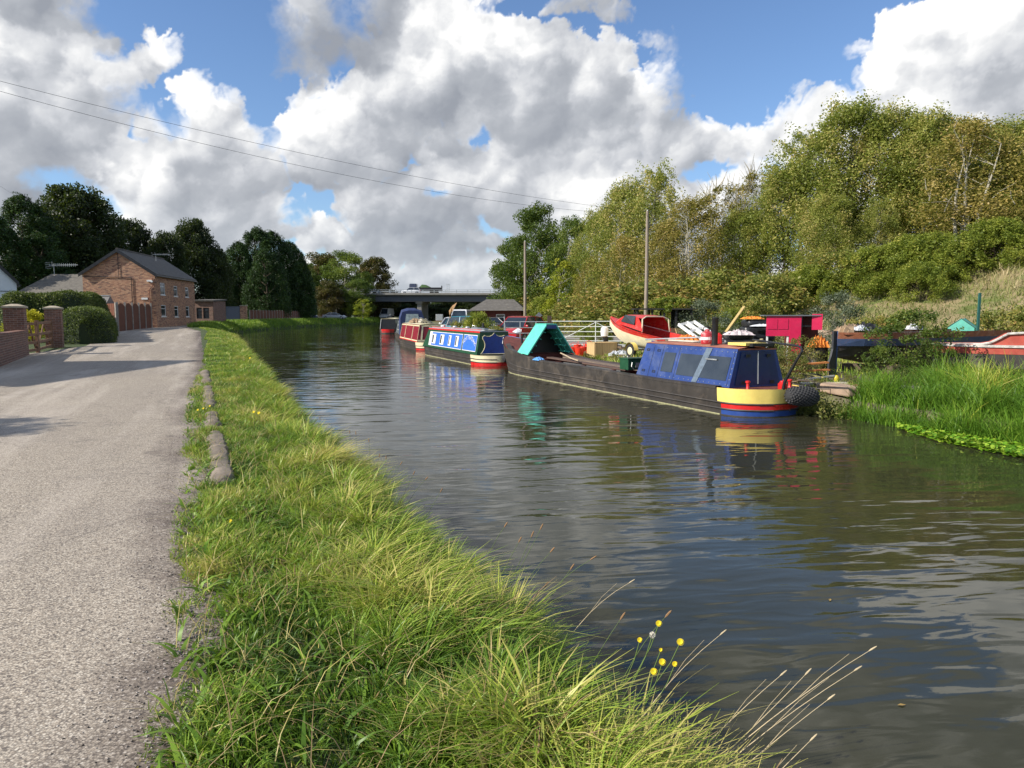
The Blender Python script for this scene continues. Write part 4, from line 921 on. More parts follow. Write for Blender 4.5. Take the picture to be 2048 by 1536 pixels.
mb = MB(); mb.box((-1.9, -2.08, 2.35), (1.2, .05, .7)); mb.build("windscreen", GLASS, root)
# ---------------------------------------------------------------- fences and gates
def arch_fence(p0, p1, n, h, label, arched=True, base=0.0, name="panel_fence"):
    p0 = Vector(p0); p1 = Vector(p1); L = (p1 - p0).length; u = (p1 - p0) / L; ang = math.atan2(u.y, u.x)
    root = empty(name, (p0.x, p0.y, 0), ang, label, "fence"); w_ = L / n
    for i in range(n + 1):
        x = i * w_; P = p0 + u * x; z = gz(P.x, P.y)
        mb = MB(); mb.box((x, 0, z + (h + .08) / 2 - .05), (.12, .12, h + .18)); mb.build("post", POSTC, root)
        if i == n: break
        P2 = p0 + u * (x + w_); z2 = gz(P2.x, P2.y)
        if base:
            mb = MB(); mb.box((x + w_ / 2, 0, z + base / 2 - .02), (w_ - .13, .05, base)); mb.build("gravel_board", POSTC, root)
        mb = MB(); nb = max(6, int(w_ / .16)); a = .06; bw = (w_ - .12) / nb
        for k in range(nb):
            c = (k + .5) / nb; top = h - (.26 * (2 * c - 1) ** 2 if arched else 0)
            mb.box((x + a + bw * (k + .5), .012 * (k % 2), z + base + (top - base) / 2 + .01), (bw * 1.04, .02, top - base))
        mb.build("panel", FENCEW, root)
    return root
arch_fence((-29.9, 55.2, 0), (-32.35, 65.3, 0), 5, 2.15, "tall arched brown fence panels between hedge and brick house")
arch_fence((-34.2, 57.6, 0), (-29.95, 55.1, 0), 3, 2.1, "side run of tall brown fence behind the garden hedge", arched=False)
arch_fence((-38.0, 105.5, 0), (-43.6, 156, 0), 24, 1.65, "long low brown fence on concrete boards in front of the cypresses", arched=False, base=.38)
q = D(488, 640, 105); 
root = empty("brick_pier", (q.x, 105, gz(q.x, 105)), R(8), "brick gate pier at the right end of the grey gates", "pillar")
mb = MB(); mb.box((0, 0, 1.1), (.85, .8, 2.3)); mb.build("shaft", BR1, root); mb = MB(); mb.box((0, 0, 2.29), (.98, .93, .1)); mb.build("cap", STONE, root)
for k, (a, b, lab) in enumerate([(422, 452, "left leaf of the tall grey boarded gates"), (453, 481, "right leaf of the tall grey boarded gates")]):
    x0 = D(a, 640, 104.5).x; x1 = D(b, 640, 104.5).x; z = gz(x0, 104.5)
    root = empty("yard_gate", (x0, 104.5, z), 0, lab, "gate", "grey double gates to the yard"); w_ = x1 - x0 - .08
    mb = MB(); nb = 12
    for i in range(nb): mb.box((w_ * (i + .5) / nb, .01 * (i % 2), 1.08), (w_ / nb * 1.02, .03, 2.1))
    mb.build("boarding", GREYP, root); mb = MB(); 
    for zz_ in (.12, 2.12): mb.box((w_ / 2, -.035, zz_), (w_, .04, .1))
    for xx_ in (.04, w_ - .04): mb.box((xx_, -.035, 1.1), (.08, .045, 2.1))
    mb.build("frame", GREYP, root)
# brick pillars, low wall and timber gate by the lane
def pillar(x, y, w_, h, rz, lab):
    r = empty("gate_pillar", (x, y, gz(x, y)), rz, lab, "pillar", "brick pillars either side of the garden gate")
    mb = MB(); mb.box((0, 0, h / 2 - .05), (w_, w_, h + .1)); mb.build("shaft", BR2, r)
    mb = MB(); mb.box((0, 0, h + .035), (w_ + .1, w_ + .1, .07)); mb.box((0, 0, h + .11), (w_ + .06, w_ + .06, .08), taper=.3); mb.build("cap", STONE, r)
pillar(-20.15, 32.0, .62, 1.68, R(25), "brick gate pillar beside the rounded hedge")
pillar(-17.95, 26.3, .62, 1.72, R(25), "brick gate pillar joined to the wall at the left edge")
root = empty("garden_wall", (-18.25, 26.2, gz(-18, 26)), R(180 + 22), "brick garden wall with pale capping at the left edge", "wall")
mb = MB(); mb.box((2.0, 0, .8), (3.6, .24, 1.62)); mb.build("brickwork", BR2, root); mb = MB(); mb.box((2.0, 0, 1.66), (3.62, .34, .09)); mb.build("coping", STONE, root)
root = empty("front_wall", (-15.25, 21.6, gz(-15, 21.6)), R(0), "low dark brick wall running toward the viewer at the left edge", "wall")
a_v = Vector((-17.55, 26.0, 0)); b_v = Vector((-14.6, 20.2, 0)); u = (b_v - a_v).normalized()
mb = MB(); aa = a_v - Vector((-15.25, 21.6, 0)); b2 = b_v - Vector((-15.25, 21.6, 0)); mb.beam(aa + Vector((0, 0, .42)), b2 + Vector((0, 0, .42)), .24, .95); mb.build("brickwork", BR2, root)
mb = MB(); mb.beam(aa + Vector((0, 0, .93)), b2 + Vector((0, 0, .93)), .30, .07); mb.build("coping", BR2, root)
def field_gate(p0, p1, lab, flip=1, group="timber gates to the garden"):
    p0 = Vector((*p0, 0)); p1 = Vector((*p1, 0)); u = p1 - p0; L = u.length; r = empty("timber_gate", (p0.x, p0.y, gz(p0.x, p0.y)), math.atan2(u.y, u.x), lab, "gate", group)
    for k, zz_ in enumerate((.14, .42, .72, 1.14)):
        mb = MB(); mb.box((L / 2, 0, zz_), (L - .1, .05, .1)); mb.build("rail", GATEW, r)
    for xx_ in (.05, L - .05): mb = MB(); mb.box((xx_, 0, .64), (.12, .09, 1.24)); mb.build("stile", GATEW, r)
    mb = MB(); mb.beam((.08, .035, .14), (L / 2, .035, 1.12), .04, .09); mb.beam((L - .08, .035, .14), (L / 2, .035, 1.12), .04, .09); mb.build("brace", GATEW, r)
field_gate((-18.0, 26.75), (-18.3, 28.0), "short left leaf of the open timber garden gate"); field_gate((-18.32, 28.05), (-20.02, 31.6), "long right leaf of the open timber garden gate")
# ---------------------------------------------------------------- hedges
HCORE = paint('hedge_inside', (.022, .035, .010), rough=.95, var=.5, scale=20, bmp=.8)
def hedge(name, pts, w_, h, leaf, n, mat, label, round_=.8):
    """rounded hedge over a spine polyline (x,y); leaf shell over a twiggy dark core"""
    pts = [Vector((*p, 0)) for p in pts]; root = empty(name, pts[0], 0, label, "hedge"); org = pts[0]
    seg = [(pts[i + 1] - pts[i]).length for i in range(len(pts) - 1)]; T = sum(seg)
    def spine(s):
        for i, l in enumerate(seg):
            if s <= l or i == len(seg) - 1: return pts[i].lerp(pts[i + 1], min(1, s / l)), (pts[i + 1] - pts[i]).normalized()
            s -= l
    S = 24; rings = []; prof = [(math.cos(a), math.sin(a)) for a in np.linspace(0, math.pi, 11)]
    prof = [(abs(c) ** .8 * (1 if c > 0 else -1), s_ ** .8) for c, s_ in prof]
    ring_pts = []
    for i in range(S + 1):
        s = T * i / S; e = min(s, T - s) / (w_ * .5); k = min(1, math.sqrt(max(0.02, 1 - (1 - min(1, e)) ** 2))); c, d = spine(s); nrm = Vector((d.y, -d.x, 0)); z0 = gz(c.x, c.y) - org.z
        kk = k * (1 + .05 * math.sin(s * 2.3)); hh = h * (.55 + .45 * k) * (1 + .04 * math.sin(s * 1.7 + 1))
        rings.append([c - org + nrm * (pc * w_ / 2 * kk) + Vector((0, 0, z0 + ps * hh)) for pc, ps in prof])
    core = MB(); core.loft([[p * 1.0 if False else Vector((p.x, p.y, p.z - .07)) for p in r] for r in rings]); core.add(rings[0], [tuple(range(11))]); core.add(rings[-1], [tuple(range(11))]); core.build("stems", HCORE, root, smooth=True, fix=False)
    R_ = np.array([[tuple(p) for p in r] for r in rings]); u_ = rng.uniform(0, S - 1e-3, n); v_ = rng.uniform(0, 10 - 1e-3, n); ui = u_.astype(int); vi = v_.astype(int); fu = (u_ - ui)[:, None]; fv = (v_ - vi)[:, None]
    P = (R_[ui, vi] * (1 - fu) + R_[ui + 1, vi] * fu) * (1 - fv) + (R_[ui, vi + 1] * (1 - fu) + R_[ui + 1, vi + 1] * fu) * fv
    P = P + rng.normal(0, leaf * .55, (n, 3)); V, Fc = leaf_quads(P, np.full(n, leaf), None)
    rn = np.clip(.45 + .5 * _fbm(P[:, 0] * 1.4, P[:, 1] * 1.4 + P[:, 2] * 2, 3, 4) + rng.normal(0, .2, n), 0, 1); np_mesh("foliage", V, Fc, mat, rnd=rn, parent=root); return root
hedge("rounded_hedge", [(-20.6, 34.9), (-23.2, 39.5), (-27.9, 48.5)], 2.7, 1.72, .085, 60000, HEDG, "large rounded clipped hedge at the lane edge right of the gate pillar")
hedge("tall_hedge", [(-32.5, 46), (-29.2, 48), (-30.5, 53.5)], 2.4, 2.75, .11, 36000, HEDG, "taller dark hedge behind the rounded one, below the brick gable")
hedge("round_hedge", [(-32.6, 40.5), (-30.5, 41)], 2.0, 2.5, .11, 12000, HEDG, "small domed hedge in front of the white house")
YEL = leafmat("golden_leaf", [(0, (.20, .22, .02)), (.4, (.52, .46, .02)), (1, (.80, .66, .05))], trans=.35)
PYE = make_tree("golden_shrub", YEL, 1.9, 1.1, .1, 40, 140, .10, cr=(.25, .5), trunk_r=.03, multi=3, shape='dome', inner=.05)
PYE["h0"] = 1.9; q = D(56, 614, 37); plant(PYE, q.x, 37, q.z - gz(q.x, 37), 0, "golden yellow shrub behind the timber gate", "shrub")
KERB = paint('kerb_stone', (.20, .165, .13), rough=.95, var=.35, scale=5, dirt=(.07, .07, .04), dirt_amt=.7, bmp=.8, fine=40)
# ---------------------------------------------------------------- old stone edging half buried in the verge
for i, (sx, sy, ex, ey) in enumerate(COPING):
    L = math.hypot(ex - sx, ey - sy); ang = math.atan2(ey - sy, ex - sx)
    root = empty("edging_stone", (sx, sy, gz((sx + ex) / 2, (sy + ey) / 2)), ang, ["nearest long rounded stone kerb in the grass verge", "short stone kerb just beyond the nearest one", "third stone kerb from the viewer in the verge", "farthest stone kerb half hidden in the verge"][i], "kerb", "old stone edging along the lane")
    rings = []; NS = int(max(16, L / .05))
    for k in range(NS + 1):
        x = L * k / NS; e = min(1, math.sqrt(min(x, L - x) / .10 + .04)); jn = float(_fbm(np.array([x * 6 + i * 9.0]), np.array([.5]), 4, 8)[0]); joint = .72 if any(abs(x - L * jj) < .03 for jj in (.24, .47, .71)) else 1; w2 = .105 * e * (1 + .5 * jn) * joint; h2 = .075 * e * (1 + .9 * float(_fbm(np.array([x * 4.0 + i * 5]), np.array([3.5]), 4, 18)[0])) * joint 
        rings.append([(x, -w2, -.2), (x, -w2 * 1.0, h2 * .45), (x, -w2 * .75, h2 * .9), (x, -w2 * .2, h2 * 1.05), (x, w2 * .5, h2 * .9), (x, w2, h2 * .4), (x, w2, -.2)])
    mb = MB(); mb.loft(rings); n_ = len(rings[0]); mb.add(rings[0], [tuple(range(n_))]); mb.add(rings[-1], [tuple(range(n_))]); mb.build("stone", KERB, root, smooth=True)
# house outside the view to the left: its shadow crosses the lane
H3 = gable_house("cottage", (-19.6, 11.9, .75), R(0), 7.5, 6.6, 6.4, 8.9, BR2, TILE, "brick cottage just outside the photo's left edge", wins=[(1.2, 2.2, 1.0, 2.1), (3.2, 4.2, 1.0, 2.1)])
# ---------------------------------------------------------------- bridge
STEEL = paint("blue_grey_girder", (.085, .095, .115), rough=.6, var=.12, scale=.6, dirt=(.07, .07, .07)); CONB = paint("bridge_concrete", (.25, .24, .22), rough=.95, var=.2, scale=.5, dirt=(.09, .085, .07), bmp=.3, fine=8)
ABUT = paint('shade_dark_concrete', (.05, .05, .045), rough=.95, var=.3, scale=.5)  # abutment concrete darkened to carry the shade under the deck
root = empty("motorway_bridge", (-21, 170, 0), R(-1.0), "concrete and steel road bridge crossing the canal in the distance", "bridge")
mb = MB(); 
for y in (0, 4.5, 9, 13.5): mb.box((0, y, 5.88), (100, .5, 1.36))
for x in range(-48, 49, 8): mb.box((x, -.27, 5.88), (.12, .05, 1.3))
mb.build("girder", STEEL, root)
mb = MB(); mb.box((0, 6.8, 6.78), (100, 15.4, .4)); mb.box((0, -.95, 6.95), (100, .35, .42)); mb.build("deck", CONB, root)
for yy_ in (-.95, 14.4):
    mb = MB()
    for z in (7.5, 7.85): mb.box((0, yy_, z), (100, .1, .1))
    for x in np.arange(-49, 50, 2.6): mb.box((float(x), yy_, 7.5), (.14, .12, .78))
    mb.build("railing", GALV, root)
mb = MB(); mb.box((-.7, 6.5, 2.6), (1.0, 12, 5.2)); mb.box((-.7, 6.5, 5.0), (1.5, 13, .5)); mb.build("pier", CONB, root)
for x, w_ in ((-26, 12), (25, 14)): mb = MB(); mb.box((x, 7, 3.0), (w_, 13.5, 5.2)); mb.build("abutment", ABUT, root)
# ---------------------------------------------------------------- vehicles
TYRE = paint("tyre_rubber", (.02, .02, .02), rough=.85, var=.2); RIM = paint("wheel_alloy", (.45, .45, .46), rough=.3, metal=.8); LAMP = paint("lamp_glass", (.75, .76, .78), rough=.1, var=.03); REDL = paint("red_lamp", (.5, .02, .02), rough=.2)
CARGLASS = glass_dark("car_glass", (.015, .02, .025), .04)
def carpaint(name, col):
    m, t, b, o = new_mat(name); tc = t.new('ShaderNodeTexCoord').outputs['Object']; n = t.noise(tc, 3, 4, .6)
    t.put(b.inputs['Base Color'], t.ramp(n, [(.3, tuple(c * .92 for c in col)), (.75, tuple(min(1, c * 1.06) for c in col))])); b.inputs['Roughness'].default_value = .32
    b.inputs['Coat Weight'].default_value = .6; b.inputs['Coat Roughness'].default_value = .08; return m
def section_loft(mb, prof, wfun):
    """prof: (x, zlow, zhigh) stations ; body cross section with rounded shoulders"""
    rings = []
    for x, z0, z1 in prof:
        w_ = wfun(x); h = z1 - z0
        rings.append([(x, -w_ * .92, z0), (x, -w_, z0 + h * .25), (x, -w_ * .99, z0 + h * .65), (x, -w_ * .90, z0 + h * .93), (x, -w_ * .5, z1), (x, 0, z1 + .015), (x, w_ * .5, z1), (x, w_ * .90, z0 + h * .93), (x, w_ * .99, z0 + h * .65), (x, w_, z0 + h * .25), (x, w_ * .92, z0)])
    mb.loft(rings, close=True, cap=True)
def car(name, loc, rz, col, label, L=4.2, W=1.75, Ht=1.48, kind='hatch', cat="car", group=None):
    """local +x is the front"""
    r = empty(name, loc, rz, label, cat, group); cp = carpaint("paint_" + name, col); w2 = W / 2; a = L / 2
    wf = lambda x: w2 * (1 - .16 * abs(x / a) ** 5)
    bz = Ht * .60
    if kind == 'saloon': prof = [(-a, .45, .72), (-a + .08, .25, .95), (-a + .9, .2, .97), (-.6, .2, .93), (.9, .2, .92), (a - .7, .22, .82), (a - .12, .25, .68), (a, .4, .58)]; gh_ = [(-a + .75, .96), (-a + 1.45, Ht - .03), (.1, Ht), (1.0, .92)]
    elif kind == 'van': prof = [(-a, .4, 1.1), (-a + .05, .3, 1.2), (0, .3, 1.2), (a - .9, .3, 1.18), (a - .15, .3, .95), (a, .4, .8)]; gh_ = [(-a + .03, 1.18), (-a + .12, Ht), (a - 1.6, Ht), (a - .75, 1.16)]
    else: prof = [(-a, .45, .8), (-a + .06, .25, .98), (-.8, .2, .98), (.7, .2, .96), (a - .75, .22, .90), (a - .14, .25, .70), (a, .4, .58)]; gh_ = [(-a + .12, .97), (-a + .5, Ht - .06), (-.2, Ht), (.45, Ht - .05), (1.15, .95)]
    mb = MB(); section_loft(mb, prof, wf); body = mb.build("body", cp, r, smooth=True)
    # greenhouse: glass block under a painted roof, with painted pillars
    zt = max(z for _, z in gh_); 
    def gsec(x, z): k = .94 - .20 * max(0, (z - .95)) / (zt - .95); return w2 * k
    mb = MB(); top = []; n = len(gh_)
    rings = []
    for x, z in gh_:
        rings.append((x, z))
    xs0, xs1 = gh_[0][0], gh_[-1][0]
    Lp = [(x, -gsec(x, z), z) for x, z in gh_]; Rp = [(x, gsec(x, z), z) for x, z in gh_]
    B0 = (xs0, 0, .9); vs = Lp + Rp; fs = [tuple(range(n)), tuple(range(2 * n - 1, n - 1, -1))] + [(i, i + 1, n + i + 1, n + i) for i in range(n - 1)] + [(0, n, 2 * n - 1, n - 1)]
    mb.add(vs, fs); mb.build("windows", CARGLASS if kind != 'van' else cp, r)
    mb = MB()
    for i in range(n - 1):   # roof skin over the near-flat spans
        (x0, z0), (x1, z1) = gh_[i], gh_[i + 1]
        if abs(z1 - z0) / max(.01, abs(x1 - x0)) < .22:
            g0, g1 = gsec(x0, z0) + .012, gsec(x1, z1) + .012; mb.add([(x0, -g0, z0 - .05), (x0, -g0 * .93, z0 + .025), (x0, g0 * .93, z0 + .025), (x0, g0, z0 - .05), (x1, -g1, z1 - .05), (x1, -g1 * .93, z1 + .025), (x1, g1 * .93, z1 + .025), (x1, g1, z1 - .05)], [(0, 1, 5, 4), (1, 2, 6, 5), (2, 3, 7, 6), (0, 4, 7, 3), (0, 3, 2, 1), (4, 5, 6, 7)])
    for s in (-1, 1):
        P = [(x, s * (gsec(x, z) + .006), z) for x, z in gh_]
        mb.tube(P, .035, 5)
        xm = (gh_[1][0] + gh_[-2][0]) / 2 - .1; mb.beam((xm, s * w2 * .93, .95), (xm, s * gsec(xm, zt) + 0, zt - .03), .05, .07)
    mb.build("roof", cp, r, smooth=False)
    if kind == 'van':
        mb = MB(); g0 = gsec(a - 1.6, Ht); mb.add([(a - 1.52, -g0 * .9, Ht - .12), (a - 1.52, g0 * .9, Ht - .12), (a - .80, w2 * .84, 1.22), (a - .80, -w2 * .84, 1.22)], [(0, 1, 2, 3)])
        for v in range(len(mb.v)): x, y, z = mb.v[v]; mb.v[v] = (x + .05, y, z + .02)
        mb.build("windscreen", CARGLASS, r)
    for sx in (-1, 1):
        for sy in (-1, 1):
            c = (sx * (a - .82), sy * (w2 - .10), .31); mb = MB(); mb.lathe([(.31, -.1), (.325, -.06), (.325, .06), (.31, .1)], c, 20, 'Y'); wheel = mb.build("wheel", TYRE, r, smooth=True)
            mb = MB(); mb.lathe([(.19, -.02), (.2, .0), (.05, .02)] if sy > 0 else [(.05, -.02), (.2, 0), (.19, .02)], (c[0], c[1] + sy * .10, c[2]), 14, 'Y'); mb.build("rim", RIM, wheel, smooth=True)
    for s in (-1, 1):
        mb = MB(); mb.add([(a - .42, s * (w2 - .02), .80), (a - .42, s * (w2 - .26), .87), (a - .02, s * (w2 - .42), .66), (a - .03, s * (w2 - .17), .60), (a - .36, s * w2 * .995, .66)], [(0, 1, 2, 3, 4)]); 
        for v in range(len(mb.v)): x, y, z = mb.v[v]; mb.v[v] = (x + .02, y, z + .02)
        mb.build("headlight", LAMP, r); mb = MB(); mb.box((-a + .06, s * (w2 - .16), .82), (.08, .16, .2)); mb.build("tail_light", REDL, r, bevel=.02)
    for s in (-1, 1): mb = MB(); mb.box((gh_[-1][0] - .12, s * (w2 + .08), 1.0), (.1, .16, .13)); mb.build("mirror", cp, r, bevel=.03)
    return r
z_ = 1.08
q = D(669, 640, 150); car("silver_saloon", (q.x, 150, gz(q.x - 1, 150)), R(0), (.45, .46, .47), "silver saloon car parked on the far left bank", 4.8, 1.8, 1.42, 'saloon')
q = D(618, 640, 152); car("dark_hatchback", (q.x, 152, gz(q.x, 152)), R(-40), (.06, .07, .12), "dark blue hatchback at the end of the long brown fence", 4.2, 1.75, 1.5)
q = D(771, 640, 172); car("white_box_van", (q.x, 174, 1.1), R(-100), (.55, .56, .57), "pale van parked in the shade under the left span", 5.5, 2.0, 2.5, 'van', cat="van")
mb = MB(); q = D(879, 632, 168); tk = empty("storage_tank", (q.x, 168, .6), 0, "grey square tank under the bridge's right span", "tank"); mb.box((0, 0, .9), (1.6, 1.4, 1.5)); mb.build("cage", GALV, tk, bevel=.06); mb = MB(); mb.box((0, 0, .1), (1.7, 1.5, .2)); mb.build("pallet", GATEW, tk)
q = D(822, 585, 172); car("white_estate_car", (q.x, 172.3, 6.98), R(180), (.75, .76, .78), "white car driving on the bridge ahead of the lorry", 4.5, 1.8, 1.5)
lr = empty("flatbed_lorry", (D(852, 585, 173).x, 173.5, 6.98), R(180), "dark flatbed lorry with a green load on the bridge", "lorry")
mb = MB(); mb.box((3.0, 0, 1.45), (1.7, 2.2, 2.0)); mb.build("cab", carpaint("lorry_blue", (.03, .04, .08)), lr, bevel=.15)
mb = MB(); mb.box((-.8, 0, .95), (6.0, 2.3, .28)); mb.box((-3.7, 0, 1.5), (.08, 2.3, 1.0)); mb.box((-.8, 1.12, 1.3), (6, .06, .5)); mb.build("bed", BLACKP, lr)
mb = MB(); rings = [[(x, y, 1.1 + h * math.cos(y * 1.2)) for y in (-1, -.5, 0, .5, 1)] for x, h in ((1.7, .5), (1, 1.2), (0, 1.1), (-1.2, .5), (-3, .3))]; mb.loft(rings); mb.build("load", paint("green_load", (.05, .10, .03), rough=.9), lr)
for x in (3.0, -2.4, -1.4):
    for s in (-1, 1): mb = MB(); mb.lathe([(.45, -.12), (.48, 0), (.45, .12)], (x, s * 1.0, .48), 16, 'Y'); mb.build("wheel", TYRE, lr, smooth=True)
mb = MB(); mb.box((3.86, 0, 1.9), (.04, 1.9, .7)); mb.build("windscreen", CARGLASS, lr)
gn = empty("sign_gantry", (D(896, 585, 180).x, 180, 6.98), 0, "grey lattice mast standing on the bridge", "mast")
for s in (-1, 1): mb = MB(); mb.tube([(s * .3, 0, 0), (s * .26, 0, 2.6)], .07, 6); mb.build("leg", GALV, gn)
mb = MB(); [mb.beam((-.3, 0, .5 + k * .5), (.3, 0, .75 + k * .5), .05) for k in range(4)]; mb.box((0, 0, 2.6), (.8, .1, .1)); mb.build("lattice", GALV, gn)
# car park beyond the moorings
q = D(922, 640, 82); car("white_panel_van", (q.x, 82, gz(q.x, 82)), R(-95), (.75, .76, .78), "white van parked behind the teal roofed estate car", 5.2, 2.0, 2.25, 'van', cat="van")
q = D(908, 640, 62); car("white_hatchback", (q.x, 62, gz(q.x, 62)), R(-100), (.72, .73, .74), "white car behind the weeds, left of the teal roofed one", 4.1, 1.75, 1.5)
q = D(946, 640, 58); car("teal_estate", (q.x, 58, gz(q.x, 58)), R(-30), (.05, .22, .30), "teal roofed estate car behind the bank weeds", 4.6, 1.8, 1.62)
q = D(978, 640, 70); car("black_hatchback", (q.x, 74, gz(q.x, 74)), R(-60), (.02, .02, .025), "black car in front of the low hut", 4.2, 1.75, 1.45)
q = D(1042, 690, 43); car("red_hatchback", (q.x, 44, gz(q.x, 44) + .04), R(-118), (.42, .015, .02), "red hatchback parked nose toward the canal behind the railings", 3.9, 1.72, 1.56)
# ---------------------------------------------------------------- canal boats
def smooth01(a, b, x): t_ = min(1, max(0, (x - a) / (b - a))); return t_ * t_ * (3 - 2 * t_)
HULLB = paint("tarred_hull", (.042, .036, .031), rough=.55, var=.3, scale=2.0, dirt=(.16, .13, .10), dirt_amt=.55, bmp=.3)
YELP = paint("cream_yellow", (.86, .66, .17), rough=.35, var=.06, dirt=(.4, .3, .12), dirt_amt=.2); REDP = paint("signal_red", (.62, .02, .02), rough=.3, var=.1, dirt=(.2, .03, .02))
BLUP = paint("hull_blue", (.02, .06, .25), rough=.35, var=.12, dirt=(.05, .05, .07)); NAVY = paint("cabin_blue", (.020, .050, .20), rough=.42, var=.18, scale=2.4, dirt=(.14, .17, .24), dirt_amt=.55)
BLU2 = paint("bright_blue", (.04, .16, .60), rough=.35, var=.12, dirt=(.12, .22, .45), dirt_amt=.5); GRNP = paint("dark_green", (.012, .07, .03), rough=.4, var=.15); CREAM = paint("cream_paint", (.74, .66, .42), rough=.4, var=.06); MAROON = paint("maroon_paint", (.22, .012, .025), rough=.4, var=.15)
TURQ = paint("turquoise_board", (.10, .55, .42), rough=.55, var=.08, dirt=(.05, .3, .25)); RUSTY = paint("rusty_roof", (.36, .13, .08), rough=.85, var=.3, scale=4, dirt=(.5, .36, .25), dirt_amt=.5)
BROWNP = paint("red_oxide", (.14, .035, .025), rough=.8, var=.3, dirt=(.05, .03, .02)); GREYR = paint("pale_grey_roof", (.50, .52, .54), rough=.6, var=.1, dirt=(.3, .3, .3)); ROPE = paint("rope_fender", (.03, .03, .032), rough=.95, var=.4, fine=30, bmp=.8)
ALGAE = paint("waterline_scum", (.34, .33, .18), rough=.9, var=.35, scale=8)
def hull(root, L, B, zt, bands, bow_rake=.5, stern_r=.9, bow_len=3.2, name="hull", open_=None, deck=True, bow_w=.04):
    """local +x to the bow, origin at the stern on the waterline. zt(x) gunwale height. bands(x, z) -> material index"""
    b2 = B / 2
    def hw(x, z):
        w_ = b2
        if x < stern_r: w_ = b2 * max(.05, 1 - ((stern_r - x) / stern_r) ** 2.4) ** .5
        if x > L - bow_len: 
            t_ = (x - (L - bow_len)) / bow_len; flare = .55 + .45 * smooth01(0, 1.2, z + .2); w_ = b2 * (1 - t_ ** (1.5 + 1.3 * flare)); w_ = max(bow_w, w_)
        return w_ * (.955 + .045 * smooth01(0, .6, z))
    xs = [0, .04, .12, .25, .45, .62, .78, .84, .90, .96, 1.2, 1.5, 1.95] + list(np.arange(2.5, L - bow_len, .6)) + list(np.linspace(L - bow_len, L, 15))
    lev = [-.35, -.02, .022, .135, .165, .28, .305, .45, .60, 1.0]
    vs = []; fs = []; ms = []
    for sgn in (-1, 1):
        for i, x in enumerate(xs):
            for j, q in enumerate(lev):
                zt_ = zt(x); z = q if q < .5 else (.45 + (zt_ - .45) * ((q - .45) / .55))
                rake = bow_rake * smooth01(L - bow_len, L, x) * (z - .2) * .9
                vs.append((x + rake, sgn * hw(x, z), z))
    n = len(lev)
    for s in (0, 1):
        o = s * len(xs) * n
        for i in range(len(xs) - 1):
            for j in range(n - 1):
                a = o + i * n + j; f = (a, a + n, a + n + 1, a + 1); fs.append(f if s == 0 else f[::-1]); ms.append(bands((xs[i] + xs[i + 1]) / 2, (vs[a][2] + vs[a + 1][2]) / 2))
    o2 = len(xs) * n
    for i_ in (0, len(xs) - 1):
        for j in range(n - 1): a = i_ * n + j; fs.append((a, a + 1, o2 + a + 1, o2 + a)); ms.append(bands(xs[i_], (vs[a][2] + vs[a + 1][2]) / 2))
    mb = MB(); mb.v = vs; mb.f = fs; mb.m = ms; h = mb.build(name, HM, root, smooth=True, fix=False)
    for zz_ in (.15, .29):     # rubbing strakes
        for sgn in (-1, 1):
            mb = MB(); mb.tube([(x + bow_rake * smooth01(L - bow_len, L, x) * (zz_ - .2) * .9, sgn * (hw(x, zz_) + .008), zz_ + .0 + (.25 * smooth01(L - bow_len * 1.2, L, x) if zz_ > .2 else .12 * smooth01(L - bow_len, L, x))) for x in xs], .022, 5); mb.build("rubbing_strake", HULLB, h, smooth=True)
    if deck:
        segs = [(0, open_[0]), (open_[1], L)] if open_ else [(0, L)]
        for a, b in segs:
            rr = [x for x in xs if a <= x <= b]; rr = sorted(set(rr) | {a, b})
            mb = MB(); mb.loft([[(x + bow_rake * smooth01(L - bow_len, L, x) * zt(x) * .7, -hw(x, .6), zt(x) - .02), (x + bow_rake * smooth01(L - bow_len, L, x) * zt(x) * .7, hw(x, .6), zt(x) - .02)] for x in rr]); mb.build("deck", BROWNP if open_ else HULLB, root, fix=False)
    return hw, xs
HM = [HULLB, YELP, REDP, BLUP, ALGAE, CREAM, GRNP]
def cabin(root, x0, x1, wb, wt, z0f, z1, mat, roofm, rake0=0, rake1=0, parts=("cabin_side", "roof")):
    mb = MB(); a, b = wb / 2, wt / 2
    vs = [(x0, -a, z0f(x0)), (x0, a, z0f(x0)), (x0 + rake0, b, z1), (x0 + rake0, -b, z1), (x1, -a, z0f(x1)), (x1, a, z0f(x1)), (x1 - rake1, b, z1), (x1 - rake1, -b, z1)]
    mb.add(vs, [(0, 1, 2, 3), (7, 6, 5, 4), (0, 3, 7, 4), (1, 5, 6, 2)]); c = mb.build("cabin", mat, root)
    mb = MB(); mb.loft([[(x, y * b * 1.03, z1 + .004 + .05 * (1 - y * y)) for y in (-1, -.6, -.2, .2, .6, 1)] for x in (x0 + rake0 - .03, (x0 + x1) / 2, x1 - rake1 + .03)])
    mb.loft([[(x0 + rake0 - .03, s * b * 1.03, z1 - .03), (x0 + rake0 - .03, s * b * 1.03, z1 + .004)] for s in (-1, 1)]); mb.build("roof", roofm, root, smooth=True, fix=False)
    return c
def side_pt(wb, wt, zb, zt_, x, z, off=.0, s=-1):   # point on the tumblehome cabin side (s=-1: right-hand/y-, s=+1: y+)
    k = (z - zb) / (zt_ - zb); w_ = (wb / 2) * (1 - k) + (wt / 2) * k; return (x, s * (w_ + off), z)
def side_panel(mb, P, a, b, c, d, off, rake=0.0):
    mb.add([P(a, c, off), P(b, c, off), P(b - rake, d, off), P(a - rake, d, off)], [(0, 1, 2, 3)])
def frame_panel(mb, P, a, b, c, d, w_, off):
    for q in ((a, b, c, c + w_), (a, b, d - w_, d), (a, a + w_, c + w_, d - w_), (b - w_, b, c + w_, d - w_)): side_panel(mb, P, *q, off)
